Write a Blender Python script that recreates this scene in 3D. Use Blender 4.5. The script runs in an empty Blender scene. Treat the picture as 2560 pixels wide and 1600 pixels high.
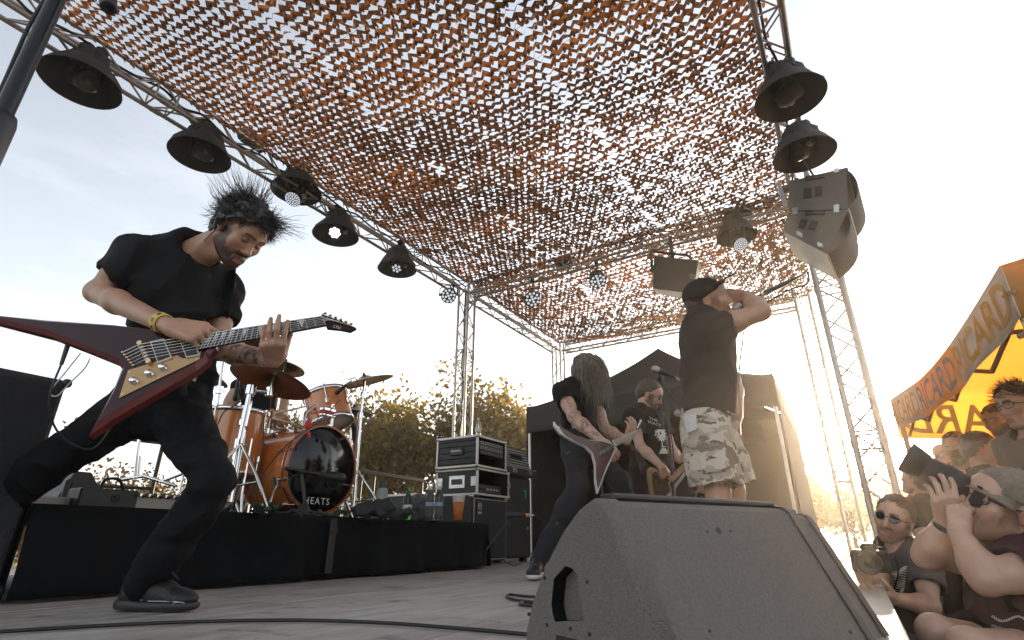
import bpy, bmesh, math, random
import numpy as np
from mathutils import Vector, Matrix, noise as mnoise
random.seed(7); RNG = np.random.default_rng(7)
scene = bpy.context.scene
COL = scene.collection
# ------------------------------------------------------------------ camera
FOC = 1335.0; CX, CY = 1280.0, 800.0
TILT = math.atan(550/1335.0); AZ = math.radians(31.1); HC = .22
cam_d = bpy.data.cameras.new('camera'); cam = bpy.data.objects.new('camera', cam_d); COL.objects.link(cam)
cam_d.sensor_width = 36; cam_d.lens = FOC/2560*36; cam_d.clip_start = .02; cam_d.clip_end = 3000
cam.location = (0, 0, HC); cam.rotation_euler = (math.pi/2+TILT, 0, AZ-math.pi/2)
scene.camera = cam
# ------------------------------------------------------------------ sky, sun, exposure
SUN_EL, SUN_AZ = math.radians(8.5), math.radians(-1.0)          # sun stands along the stage's long axis (+X)
w = bpy.data.worlds.new('World'); scene.world = w; w.use_nodes = True
nt = w.node_tree; nt.nodes.clear()
sky = nt.nodes.new('ShaderNodeTexSky'); sky.sky_type = 'NISHITA'; sky.sun_disc = False
sky.sun_elevation = SUN_EL; sky.sun_rotation = math.pi/2-SUN_AZ
sky.altitude = 50; sky.air_density = 1.0; sky.dust_density = 1.3; sky.ozone_density = 1.5
hs = nt.nodes.new('ShaderNodeHueSaturation'); hs.inputs['Saturation'].default_value = .36
tc = nt.nodes.new('ShaderNodeTexCoord')
mp = nt.nodes.new('ShaderNodeMapping'); mp.inputs['Scale'].default_value = (1.2, 2.2, 5.0); mp.inputs['Rotation'].default_value = (0, 0, .9)
nz = nt.nodes.new('ShaderNodeTexNoise'); nz.inputs['Scale'].default_value = 1.7; nz.inputs['Detail'].default_value = 7; nz.inputs['Roughness'].default_value = .58
rp = nt.nodes.new('ShaderNodeValToRGB'); rp.color_ramp.elements[0].position = .50; rp.color_ramp.elements[0].color = (0, 0, 0, 1)
rp.color_ramp.elements[1].position = .75; rp.color_ramp.elements[1].color = (.16, .16, .16, 1)
mx = nt.nodes.new('ShaderNodeMixRGB'); mx.inputs['Color2'].default_value = (4.5, 4.6, 4.7, 1)
bg = nt.nodes.new('ShaderNodeBackground'); bg.inputs['Strength'].default_value = .15
out = nt.nodes.new('ShaderNodeOutputWorld')
L = nt.links.new
L(sky.outputs[0], hs.inputs['Color']); L(tc.outputs['Generated'], mp.inputs[0]); L(mp.outputs[0], nz.inputs['Vector'])
L(nz.outputs['Fac'], rp.inputs[0]); L(rp.outputs[0], mx.inputs['Fac']); L(hs.outputs[0], mx.inputs['Color1'])
L(mx.outputs[0], bg.inputs['Color']); L(bg.outputs[0], out.inputs['Surface'])
sd = bpy.data.lights.new('sun', 'SUN'); sd.energy = 3.0; sd.angle = math.radians(.6); sd.color = (1, .80, .56)
sun = bpy.data.objects.new('sun', sd); COL.objects.link(sun); sun.location = (30, 0, 12)
sdir = Vector((math.cos(SUN_EL)*math.cos(SUN_AZ), math.cos(SUN_EL)*math.sin(SUN_AZ), math.sin(SUN_EL)))
sun.rotation_euler = sdir.to_track_quat('Z', 'Y').to_euler()
scene.view_settings.view_transform = 'Standard'; scene.view_settings.look = 'None'
scene.view_settings.gamma = 1; scene.view_settings.use_curve_mapping = False
scene.view_settings.exposure = 1.70
scene.cycles.max_bounces = 6; scene.cycles.transparent_max_bounces = 12
scene.cycles.use_denoising = True
# ------------------------------------------------------------------ geometry of the view: a pixel of the photograph and a distance give a point of the place
FV = np.array([math.cos(AZ), math.sin(AZ), 0.]); RV = np.array([math.sin(AZ), -math.cos(AZ), 0.]); UV = np.array([0, 0, 1.])
CAM = np.array([0, 0, HC])
def ray(x, y):
    u = (x-CX)/FOC; v = (CY-y)/FOC
    return u*RV+(math.cos(TILT)-v*math.sin(TILT))*FV+(math.sin(TILT)+v*math.cos(TILT))*UV
def atF(x, y, d): r = ray(x, y); return CAM+r*(d/(r@FV))
def atX(x, y, X): r = ray(x, y); return CAM+r*(X/r[0])
def atY(x, y, Y): r = ray(x, y); return CAM+r*(Y/r[1])
def atZ(x, y, Z): r = ray(x, y); return CAM+r*((Z-HC)/r[2])
def lf(lat, fw, z): return lat*RV+fw*FV+z*UV
K = 1.0583
CRv = RV; CUv = math.cos(TILT)*UV-math.sin(TILT)*FV; CFv = math.cos(TILT)*FV+math.sin(TILT)*UV
def dp(x, y, F_): return atF(x*K, y*K, F_)
def cdir(r, u, f): return unit(r*CRv+u*CUv+f*CFv)
def V(*a): return np.array(a, float)
def unit(a): a = np.asarray(a, float); return a/max(1e-9, np.linalg.norm(a))
def lerp(a, b, t): return np.asarray(a)*(1-t)+np.asarray(b)*t
# ------------------------------------------------------------------ materials
MATS = {}
def mat(name, col, rough=.6, metal=0., var=.12, nscale=8., bump=0., bscale=60., spec=.5, coat=0., emit=None, trans=None, alpha=None, stretch=None, attr=False, sheen=0.):
    m = bpy.data.materials.new(name); m.use_nodes = True; n = m.node_tree.nodes; l = m.node_tree.links.new
    b = n['Principled BSDF']; b.inputs['Roughness'].default_value = rough; b.inputs['Metallic'].default_value = metal
    b.inputs['Specular IOR Level'].default_value = spec
    if coat: b.inputs['Coat Weight'].default_value = coat; b.inputs['Coat Roughness'].default_value = .06
    if sheen: b.inputs['Sheen Weight'].default_value = sheen
    tcn = n.new('ShaderNodeTexCoord'); vec = tcn.outputs['Object']
    if stretch:
        mpn = n.new('ShaderNodeMapping'); mpn.inputs['Scale'].default_value = stretch; l(vec, mpn.inputs[0]); vec = mpn.outputs[0]
    nn = n.new('ShaderNodeTexNoise'); nn.inputs['Scale'].default_value = nscale; nn.inputs['Detail'].default_value = 5; l(vec, nn.inputs['Vector'])
    mixn = n.new('ShaderNodeMixRGB'); c = np.array(col[:3])
    mixn.inputs['Color1'].default_value = (*np.clip(c*(1-var*2), 0, 1), 1); mixn.inputs['Color2'].default_value = (*np.clip(c*(1+var*2), 0, 1), 1)
    l(nn.outputs['Fac'], mixn.inputs['Fac']); colout = mixn.outputs[0]
    if attr:
        an = n.new('ShaderNodeAttribute'); an.attribute_name = 'Col'
        mu = n.new('ShaderNodeMixRGB'); mu.blend_type = 'MULTIPLY'; mu.inputs['Fac'].default_value = 1
        l(colout, mu.inputs['Color1']); l(an.outputs['Color'], mu.inputs['Color2']); colout = mu.outputs[0]
    l(colout, b.inputs['Base Color'])
    mr = n.new('ShaderNodeMapRange'); mr.inputs['To Min'].default_value = max(.02, rough-.12); mr.inputs['To Max'].default_value = min(1, rough+.12)
    l(nn.outputs['Fac'], mr.inputs['Value']); l(mr.outputs[0], b.inputs['Roughness'])
    if bump:
        bn = n.new('ShaderNodeTexNoise'); bn.inputs['Scale'].default_value = bscale; bn.inputs['Detail'].default_value = 4; l(vec, bn.inputs['Vector'])
        bp = n.new('ShaderNodeBump'); bp.inputs['Strength'].default_value = bump; bp.inputs['Distance'].default_value = .01
        l(bn.outputs['Fac'], bp.inputs['Height']); l(bp.outputs[0], b.inputs['Normal'])
    if emit: b.inputs['Emission Color'].default_value = (*emit[:3], 1); b.inputs['Emission Strength'].default_value = emit[3]
    if trans is not None:
        tr = n.new('ShaderNodeBsdfTranslucent'); tm = n.new('ShaderNodeMixRGB'); tm.blend_type = 'MULTIPLY'; tm.inputs['Fac'].default_value = 1
        tm.inputs['Color2'].default_value = (*trans[:3], 1); l(colout, tm.inputs['Color1']); l(tm.outputs[0], tr.inputs['Color'])
        ms = n.new('ShaderNodeMixShader'); ms.inputs[0].default_value = trans[3]
        l(b.outputs[0], ms.inputs[1]); l(tr.outputs[0], ms.inputs[2]); l(ms.outputs[0], n['Material Output'].inputs['Surface'])
    if alpha is not None: b.inputs['Alpha'].default_value = alpha
    MATS[name] = m
    return m
def glass(name, col, rough=.03, ior=1.4):
    m = bpy.data.materials.new(name); m.use_nodes = True; b = m.node_tree.nodes['Principled BSDF']
    b.inputs['Base Color'].default_value = (*col, 1); b.inputs['Roughness'].default_value = rough
    b.inputs['Transmission Weight'].default_value = 1; b.inputs['IOR'].default_value = ior
    MATS[name] = m; return m
M = MATS
# ------------------------------------------------------------------ objects
def tag(o, label=None, cat=None, group=None, kind=None):
    if label: o['label'] = label
    if cat: o['category'] = cat
    if group: o['group'] = group
    if kind: o['kind'] = kind
    return o
def thing(name, loc, label, cat, group=None):
    o = bpy.data.objects.new(name, None); COL.objects.link(o); o.location = Vector([float(q) for q in loc]); o.empty_display_size = .1
    return tag(o, label, cat, group)
def base_of(o):
    b = np.zeros(3)
    while o is not None: b = b+np.array(o.location); o = o.parent
    return b
def link_mesh(name, verts, faces, material, parent=None, smooth=False, colors=None, loops=None):
    v = np.asarray(verts, float)
    if parent is not None and len(v): v = v-base_of(parent)
    me = bpy.data.meshes.new(name); me.from_pydata(v.tolist(), [], faces if isinstance(faces, list) else faces.tolist()); me.update()
    if smooth is True: me.polygons.foreach_set('use_smooth', np.ones(len(me.polygons), bool))
    if colors is not None:
        a = me.color_attributes.new('Col', 'FLOAT_COLOR', 'POINT'); c = np.ones((len(v), 4)); c[:, :3] = colors; a.data.foreach_set('color', c.ravel())
    if isinstance(material, (list, tuple)):
        for q in material: me.materials.append(M[q] if isinstance(q, str) else q)
    else: me.materials.append(M[material] if isinstance(material, str) else material)
    o = bpy.data.objects.new(name, me); COL.objects.link(o)
    if parent is not None: o.parent = parent
    return o
def frame_of(d, up=(0, 0, 1)):
    d = unit(d); up = np.asarray(up, float)
    if abs(d@unit(up)) > .97: up = np.array([1., 0, 0]) if abs(d[0]) < .9 else np.array([0, 1., 0])
    a = unit(np.cross(up, d)); b = np.cross(d, a)
    return a, b
class MB:
    def __init__(s): s.v = []; s.f = []; s.sm = []
    def add(s, v, f, smooth=False):
        o = len(s.v); s.v += [tuple(map(float, q)) for q in v]; s.f += [tuple(i+o for i in q) for q in f]; s.sm += [smooth]*len(f); return s
    def box(s, c, size, ax=None, bev=0.):
        c = np.asarray(c, float); h = np.asarray(size, float)/2; A = np.eye(3) if ax is None else np.asarray(ax, float)
        if bev <= 0:
            P = [c+A.T@(h*np.array(q)) for q in ((-1,-1,-1),(1,-1,-1),(1,1,-1),(-1,1,-1),(-1,-1,1),(1,-1,1),(1,1,1),(-1,1,1))]
            return s.add(P, [(0,3,2,1),(4,5,6,7),(0,1,5,4),(1,2,6,5),(2,3,7,6),(3,0,4,7)])
        b = min(bev, h.min()*.98); P = []; F = []
        idx = {}
        for i, (sx, sy, sz) in enumerate([(x, y, z) for x in (-1, 1) for y in (-1, 1) for z in (-1, 1)]):
            for k in range(3):
                hh = h-b; hh[k] = h[k]; idx[(sx, sy, sz, k)] = len(P); P.append(c+A.T@(hh*np.array((sx, sy, sz))))
        for k in range(3):
            i, j = [q for q in range(3) if q != k]
            for sg in (-1, 1):
                q = []
                for (a, d) in ((-1,-1),(1,-1),(1,1),(-1,1)):
                    t = [0, 0, 0]; t[k] = sg; t[i] = a; t[j] = d; q.append(idx[(*t, k)])
                F.append(tuple(q if (sg > 0) == (k != 1) else q[::-1]))
        for k in range(3):       # edges along k
            i, j = [q for q in range(3) if q != k]
            for a in (-1, 1):
                for d in (-1, 1):
                    t0 = [0, 0, 0]; t0[i] = a; t0[j] = d; t1 = list(t0); t0[k] = -1; t1[k] = 1
                    F.append((idx[(*t0, i)], idx[(*t1, i)], idx[(*t1, j)], idx[(*t0, j)]))
        for sx in (-1, 1):
            for sy in (-1, 1):
                for sz in (-1, 1): F.append(tuple(idx[(sx, sy, sz, k)] for k in range(3)))
        return s.add(P, F)
    def cyl(s, p0, p1, r0, r1=None, n=10, caps=True, smooth=True):
        r1 = r0 if r1 is None else r1; p0 = np.asarray(p0, float); p1 = np.asarray(p1, float); a, b = frame_of(p1-p0)
        P = []; F = []
        for p, r in ((p0, r0), (p1, r1)):
            for i in range(n):
                t = 2*math.pi*i/n; P.append(p+r*(math.cos(t)*a+math.sin(t)*b))
        s.add(P, [(i, (i+1) % n, n+(i+1) % n, n+i) for i in range(n)], smooth)
        if caps: s.add(P, [tuple(range(n))[::-1], tuple(range(n, 2*n))])
        return s
    def tube(s, path, r, n=6, caps=True, up=(0, 0, 1)):
        path = [np.asarray(p, float) for p in path]; m = len(path); P = []; rr = r if hasattr(r, '__len__') else [r]*m
        a = None
        for i, p in enumerate(path):
            d = unit(path[min(i+1, m-1)]-path[max(i-1, 0)])
            if a is None: a, b = frame_of(d, up)
            else: a = unit(a-d*(a@d)); b = np.cross(d, a)
            for k in range(n):
                t = 2*math.pi*k/n; P.append(p+rr[i]*(math.cos(t)*a+math.sin(t)*b))
        F = [(i*n+k, i*n+(k+1) % n, (i+1)*n+(k+1) % n, (i+1)*n+k) for i in range(m-1) for k in range(n)]
        s.add(P, F, True)
        if caps: s.add(P, [tuple(range(n))[::-1], tuple(range((m-1)*n, m*n))])
        return s
    def lathe(s, c, axis, prof, n=24, smooth=True, up=(0, 0, 1), arc=None):
        c = np.asarray(c, float); d = unit(axis); a, b = frame_of(d, up); P = []
        for (r, h) in prof:
            for k in range(n):
                t = 2*math.pi*k/n; P.append(c+d*h+max(r, 1e-5)*(math.cos(t)*a+math.sin(t)*b))
        m = len(prof); F = [(i*n+k, i*n+(k+1) % n, (i+1)*n+(k+1) % n, (i+1)*n+k) for i in range(m-1) for k in range(n)]
        return s.add(P, F, smooth)
    def prism(s, pts, off, smooth=False):
        """closed outline (list of 3D points) pushed along off"""
        pts = [np.asarray(p, float) for p in pts]; off = np.asarray(off, float); n = len(pts)
        P = pts+[p+off for p in pts]
        s.add(P, [tuple(range(n))[::-1], tuple(range(n, 2*n))])
        return s.add(P, [(i, (i+1) % n, n+(i+1) % n, n+i) for i in range(n)], smooth)
    def sphere(s, c, r, n=12, m=8, ax=None):
        c = np.asarray(c, float); r = np.asarray(r if hasattr(r, '__len__') else (r, r, r), float); A = np.eye(3) if ax is None else np.asarray(ax, float); P = []
        for i in range(m+1):
            th = math.pi*i/m
            for k in range(n):
                ph = 2*math.pi*k/n; P.append(c+A.T@(r*np.array([math.sin(th)*math.cos(ph), math.sin(th)*math.sin(ph), math.cos(th)])))
        return s.add(P, [(i*n+k, (i+1)*n+k, (i+1)*n+(k+1) % n, i*n+(k+1) % n) for i in range(m) for k in range(n)], True)
    def grid(s, fn, nu, nv, smooth=True):
        P = [fn(i/nu, j/nv) for i in range(nu+1) for j in range(nv+1)]
        return s.add(P, [(i*(nv+1)+j, (i+1)*(nv+1)+j, (i+1)*(nv+1)+j+1, i*(nv+1)+j+1) for i in range(nu) for j in range(nv)], smooth)
    def build(s, name, material, parent=None, colors=None, normals=False):
        o = link_mesh(name, s.v, s.f, material, parent, colors=colors)
        o.data.polygons.foreach_set('use_smooth', np.array(s.sm, bool))
        if normals:
            bm = bmesh.new(); bm.from_mesh(o.data); bmesh.ops.recalc_face_normals(bm, faces=bm.faces); bm.to_mesh(o.data); bm.free()
        return o
def solidify(o, t, offset=0.):
    m = o.modifiers.new('thickness', 'SOLIDIFY'); m.thickness = t; m.offset = offset; return o
def copy_tree(o, parent=None):
    c = o.copy(); COL.objects.link(c); c.parent = parent
    for ch in list(o.children): copy_tree(ch, c)
    return c
def smoothpath(pts, n=8):
    pts = [np.asarray(p, float) for p in pts]; o = []
    for i in range(len(pts)-1):
        p0, p1, p2, p3 = pts[max(i-1, 0)], pts[i], pts[i+1], pts[min(i+2, len(pts)-1)]
        for k in range(n):
            t = k/n; o.append(.5*((2*p1)+(-p0+p2)*t+(2*p0-5*p1+4*p2-p3)*t*t+(-p0+3*p1-3*p2+p3)*t**3))
    o.append(pts[-1]); return o
def text_part(name, s, size, origin, ax_x, ax_y, material, parent, extrude=.001, align='LEFT', shear=0., spacing=1.0, label=None):
    """raised lettering lying in the plane ax_x, ax_y"""
    cu = bpy.data.curves.new(name, 'FONT'); cu.body = s; cu.size = size; cu.extrude = extrude; cu.align_x = align; cu.align_y = 'CENTER'; cu.shear = shear; cu.space_character = spacing
    cu.resolution_u = 3
    o = bpy.data.objects.new(name, cu); COL.objects.link(o)
    dg = bpy.context.evaluated_depsgraph_get(); me = bpy.data.meshes.new_from_object(o.evaluated_get(dg))
    bpy.data.objects.remove(o); bpy.data.curves.remove(cu)
    x = unit(ax_x); y = unit(np.asarray(ax_y)-x*(np.asarray(ax_y)@x)); z = np.cross(x, y)
    n = len(me.vertices); co = np.zeros(n*3); me.vertices.foreach_get('co', co); co = co.reshape(-1, 3)
    W = np.asarray(origin, float)+co[:, :1]*x+co[:, 1:2]*y+co[:, 2:3]*z
    if parent is not None: W = W-base_of(parent)
    me.vertices.foreach_set('co', W.ravel()); me.update(); me.materials.clear(); me.materials.append(M[material])
    o = bpy.data.objects.new(name, me); COL.objects.link(o)
    if parent is not None: o.parent = parent
    return o
# ------------------------------------------------------------------ materials of the place
mat('wood_floor', (.34, .312, .285), .58, var=.34, nscale=2.6, bump=.35, bscale=24, stretch=(1, 7, 1))
mat('floor_edge', (.06, .055, .05), .8)
mat('alu', (.47, .43, .39), .42, .85, var=.12, nscale=14, bump=.05, bscale=60)
mat('black_metal', (.022, .022, .024), .45, .1, var=.25, nscale=20)
mat('black_plastic', (.018, .018, .02), .42, var=.2, nscale=25)
mat('black_cloth', (.0045, .0053, .0065), .95, var=.3, nscale=5, bump=.3, bscale=120, spec=.2)
mat('black_canvas', (.020, .019, .019), .75, var=.3, nscale=6, bump=.35, bscale=9)
mat('tent_black', (.040, .035, .032), .8, var=.2, nscale=3, bump=.15, bscale=5, trans=(1.2, .9, .7, .03))
mat('cable', (.01, .01, .011), .5, var=.1)
mat('net_cloth', (.088, .039, .019), .85, var=.55, nscale=1.3, trans=(3.0, 2.5, 1.8, .36))
mat('bark', (.09, .065, .05), .9, var=.3, nscale=6, bump=.5, bscale=20)
mat('leaf', (.125, .110, .034), .55, var=.45, nscale=1.3, trans=(2.6, 1.9, .9, .5))
mat('leaf_gold', (.20, .13, .045), .6, var=.35, nscale=2.4, trans=(2.0, 1.5, .8, .4))
mat('grass_ground', (.075, .07, .04), .95, var=.4, nscale=1.5, bump=.6, bscale=30)
mat('chrome', (.78, .77, .75), .13, 1.0, var=.05)
mat('steel', (.45, .45, .46), .3, 1.0, var=.1, nscale=20)
def scuffs(m):
    n = m.node_tree.nodes; l = m.node_tree.links.new; b = n['Principled BSDF']; src = b.inputs['Base Color'].links[0].from_socket
    tcn = n.new('ShaderNodeTexCoord'); gm = n.new('ShaderNodeNewGeometry'); out_ = src
    for sc_, st, lo, hi, col, fac in ((1.6, (1, 1, 1), .52, .68, (.10, .085, .07, 1), .55), (9, (1, 14, 1), .60, .72, (.52, .47, .42, 1), .5), (14, (11, 1, 1), .64, .74, (.50, .46, .40, 1), .4), (3.2, (1, 1, 1), .60, .66, (.05, .045, .04, 1), .5)):
        mpn = n.new('ShaderNodeMapping'); mpn.inputs['Scale'].default_value = st; l(gm.outputs['Position'], mpn.inputs[0]); nn = n.new('ShaderNodeTexNoise'); nn.inputs['Scale'].default_value = sc_; nn.inputs['Detail'].default_value = 8; nn.inputs['Roughness'].default_value = .65; l(mpn.outputs[0], nn.inputs['Vector'])
        r = n.new('ShaderNodeMapRange'); r.inputs['From Min'].default_value = lo; r.inputs['From Max'].default_value = hi; r.inputs['To Max'].default_value = fac; l(nn.outputs['Fac'], r.inputs['Value'])
        mx_ = n.new('ShaderNodeMixRGB'); mx_.inputs['Color2'].default_value = col; l(r.outputs[0], mx_.inputs['Fac']); l(out_, mx_.inputs['Color1']); out_ = mx_.outputs[0]
    l(out_, b.inputs['Base Color'])
scuffs(M['wood_floor'])
# ------------------------------------------------------------------ ground and stage
GZ = -.75
g = MB(); g.grid(lambda u, v: (-900+1800*u, -900+1800*v, GZ), 8, 8, False)
tag(g.build('ground', 'grass_ground'), kind='structure')
SX0, SX1, SY0, SY1 = -2.5, 11.5, -.06, 5.94
deck = tag(MB().box((4.5, 2.94, -.085), (13.94, 5.9, .10)).build('stage_floor', 'floor_edge'), kind='structure')
pan = None
for i in range(7):
    for j in range(6):
        c = (SX0+1+2*i, SY0+.5+j, -.018)
        if pan is None:
            pan = MB().box((0, 0, 0), (1.991, .991, .036), bev=.003).build('deck_panel', 'wood_floor', None); o = pan
        else: o = pan.copy(); COL.objects.link(o)
        o.parent = deck; o.location = (c[0], c[1], c[2]+random.uniform(-.0012, .0012)); o.rotation_euler.z = math.pi*random.randint(0, 1)
sk = MB()
for k in range(57):
    x = SX0+k*.25; sk.grid(lambda u, v, x=x: (x+.25*u, SY0-.012-.02*abs(math.sin((x+.25*u)*9)), GZ+.01+v*(-.14-GZ-.01)), 4, 1)
sk.build('front_skirt', 'black_cloth', deck)
# ------------------------------------------------------------------ truss
HT = 4.40; TS = .26; TR = .0235
def truss(name, p0, p1, label, up=(0, 0, 1), size=TS, r=TR, step=.30, rb=.0105, cat='truss', group=None, cableside=None, seed=0):
    p0 = np.asarray(p0, float); p1 = np.asarray(p1, float); d = unit(p1-p0); Ln = np.linalg.norm(p1-p0)
    a, b = frame_of(d, up); h = size/2-r
    t = thing(name, p0, label, cat, group)
    cs = [a*sx*h+b*sy*h for sx, sy in ((-1, -1), (1, -1), (1, 1), (-1, 1))]
    for c in cs:
        m = MB(); m.cyl(p0+c, p1+c, r, n=12)
        k = 2.0
        while k < Ln-.4:        # coupler collars where the lengths are pinned together
            m.cyl(p0+c+d*(k-.05), p0+c+d*(k+.05), r*1.22, n=12); k += 2.0
        m.build('chord', 'alu', t)
    br = MB(); n = max(2, int(Ln/step))
    for q in range(4):
        c0, c1 = cs[q], cs[(q+1) % 4]
        for i in range(n):
            s0, s1 = (i+.06)/n*Ln, (i+.94)/n*Ln
            A, B = (c0, c1) if (i+q) % 2 == 0 else (c1, c0)
            br.cyl(p0+A+d*s0, p0+B+d*s1, rb, n=6, caps=False)
        for i in range(int(Ln//2)+1):
            s = min(max(.06, i*2.0-.10), Ln-.06); br.cyl(p0+c0+d*s, p0+c1+d*s, rb, n=6, caps=False)
            s = min(i*2.0+.10, Ln-.06); br.cyl(p0+c0+d*s, p0+c1+d*s, rb, n=6, caps=False)
    br.build('bracing', 'alu', t)
    return t
BY = 5.40; FYT = -.22; MX = 7.32; EX = 11.12
zc = HT+TS/2
truss('lighting_truss', (-2.2, BY, zc), (MX-.15, BY, zc), 'long aluminium back truss carrying the row of hooded lights', group='aluminium truss of the stage roof')
truss('lighting_truss', (MX+.15, BY, zc), (EX-.15, BY, zc), 'short aluminium roof truss between the two back towers', group='aluminium truss of the stage roof')
truss('lighting_truss', (-2.2, FYT, zc), (MX-.15, FYT, zc), 'aluminium front truss with two hooded lights and the hung loudspeakers', group='aluminium truss of the stage roof')
truss('lighting_truss', (MX, BY-.15, zc), (MX, FYT+.15, zc), 'aluminium cross truss with the small black speaker hung under it', group='aluminium truss of the stage roof')
truss('lighting_truss', (EX, BY-.15, zc), (EX, .15, zc), 'farthest aluminium cross truss above the black tent', group='aluminium truss of the stage roof')
truss('truss_tower', (MX, BY, GZ), (MX, BY, zc+.13), 'aluminium truss tower behind the stacked amplifier cases', up=(0, 1, 0), cat='tower', group='aluminium truss towers')
truss('truss_tower', (EX, BY, GZ), (EX, BY, zc+.13), 'aluminium truss tower behind the long haired guitarist', up=(0, 1, 0), cat='tower', group='aluminium truss towers')
truss('truss_tower', (MX, -.30, GZ), (MX, -.30, zc+.13), 'nearer truss tower right of the sun, below the hung loudspeakers', up=(0, 1, 0), cat='tower', group='aluminium truss towers', size=.34, r=.031, rb=.0125)
truss('truss_tower', (EX, .05, GZ), (EX, .05, zc+.13), 'farther thinner truss tower left of the sun', up=(0, 1, 0), cat='tower', group='aluminium truss towers', size=.30, r=.028, rb=.0115)
# cable runs tied along the trusses
def cable(name, pts, r, label, cat='cable', group=None, n=6, parent=None, m='cable'):
    o = MB().tube(smoothpath(pts, n), r, 6).build(name, m, parent)
    return tag(o, label, cat, group) if parent is None else o
def wav(p0, p1, n, amp, seed):
    rn = random.Random(seed); p0 = np.asarray(p0, float); p1 = np.asarray(p1, float)
    return [lerp(p0, p1, i/n)+V(rn.uniform(-1, 1), rn.uniform(-1, 1), rn.uniform(-1, .4))*amp for i in range(n+1)]
cable('cable_run', wav((-2, BY-.08, zc+.02), (MX-.2, BY-.08, zc+.02), 44, .045, 3), .013, 'black power cable laid along the inside of the back truss')
cable('cable_run', wav((-2, FYT+.02, zc-.02), (MX-.3, FYT+.02, zc), 40, .04, 4), .013, 'black power cable laid inside the front truss')
cable('cable_run', wav((MX-.07, BY-.02, zc), (MX-.07, BY-.02, -.3), 22, .02, 5), .014, 'black cable running down the tower behind the amplifier cases')
cable('cable_run', wav((MX-.05, BY-.2, zc+.13), (MX-.05, .1, zc+.13), 26, .02, 6), .022, 'thick black cable loom along the top of the cross truss')
# ------------------------------------------------------------------ camouflage net: rows of zigzag cloth strip
def net_z(x, y):
    fx = (x+2)/(MX+2) if x < MX else (x-MX)/(EX-MX)
    sag = 4*fx*(1-fx)*.34 if x < MX else 4*max(0, fx)*(1-fx)*.26
    fy = min(max((y-FYT)/(BY-FYT), 0), 1); s2 = (4*fy*(1-fy))**.7
    rip = .05*math.sin(x*1.7+y*.8)*math.sin(y*2.1-x*.4)+.03*math.sin(x*3.9+1+y*1.3)
    return HT+TS+.03-s2*(sag*.8+.14)+rip*s2
def build_net():
    net = thing('camouflage_net', (4, 2.5, HT+TS), 'brown camouflage net stretched over the whole stage roof', 'net')
    PX, PY = .084, .093
    x = -2.0; row = 0; rn = random.Random(11)
    while x < EX+.05:
        m = MB(); y0, y1 = FYT+.02, BY-.10; n = int((y1-y0)/PY)
        off = (row % 2)*.5
        prev = None
        for i in range(n+1):
            y = y0+(i+off)*PY
            if y > y1+.06: break
            j = lambda s: rn.uniform(-s, s)
            seam = min(abs(y-1.62-.03*math.sin(x*2.3)), abs(y-3.42-.04*math.sin(x*1.9+1)))
            gap = seam < .055 and rn.random() < .42
            wd = .0300+.005*math.sin(x*.9+y*1.1)+j(.005)
            wd = .004 if gap else wd
            wd *= 1.0+.28*math.sin(x*.55+1.3)*math.sin(y*.9+.4)
            def pt(px, py, dz=0.): return (px, py, net_z(px, py)+dz)
            # a zigzag of a long piece along y and a short step along x
            a = (x+j(.011), y+j(.010)); b = (x+.042+j(.011), y+PY*.52+j(.010)); c = (x-.004, y+PY)
            q1, q2, q3 = j(.016), j(.016), j(.014)
            va = [pt(a[0]-wd, a[1], q1), pt(a[0]+wd, a[1]+.006, -q1)]
            vb = [pt(b[0]-wd, b[1]-.004, q2), pt(b[0]+wd, b[1]+.010, -q2)]
            if prev is not None:
                P = prev+va+vb
                m.add(P, [(0, 1, 3, 2), (2, 3, 5, 4)])
            prev = vb
            # the cut tongue that curls out of the opening
            if not gap:
                cl = rn.uniform(.2, 1.25); ln = PY*rn.uniform(.34, .60); w2 = wd*rn.uniform(.75, 1.15)
                sgn = 1 if rn.random() < .8 else -1
                o = np.array(pt(a[0]+wd*.6, a[1]+PY*.10, 0)); y_ = PY*rn.uniform(.28, .42)
                e1 = V(math.cos(cl*.6), 0, -sgn*math.sin(cl*.6))*ln*.6; e2 = V(math.cos(cl*1.5), rn.uniform(-.3, .3), -sgn*math.sin(cl*1.5))*ln*.5
                P = [o-V(0, y_/2, 0), o+V(0, y_/2, 0), o+e1-V(0, y_*.5, 0), o+e1+V(0, y_*.42, 0), o+e1+e2-V(0, y_*.30, 0), o+e1+e2+V(0, y_*.22, 0)]
                m.add(P, [(0, 1, 3, 2), (2, 3, 5, 4)])
        m.build('garnish_strip', 'net_cloth', net)
        x += PX+rn.uniform(-.004, .004); row += 1
    # the thin cord mesh that carries the strips
    cm = MB()
    for k in range(36):
        xx = -1.8+k*.36; cm.tube([(xx, y, net_z(xx, y)+.012) for y in np.linspace(FYT, BY-.1, 22)], .0016, 3, False)
    for k in range(15):
        yy = FYT+.1+k*.37; cm.tube([(x_, yy, net_z(x_, yy)+.012) for x_ in np.linspace(-2, EX, 50)], .0016, 3, False)
    cm.build('cord_mesh', 'cable', net)
    return net
build_net()
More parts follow.
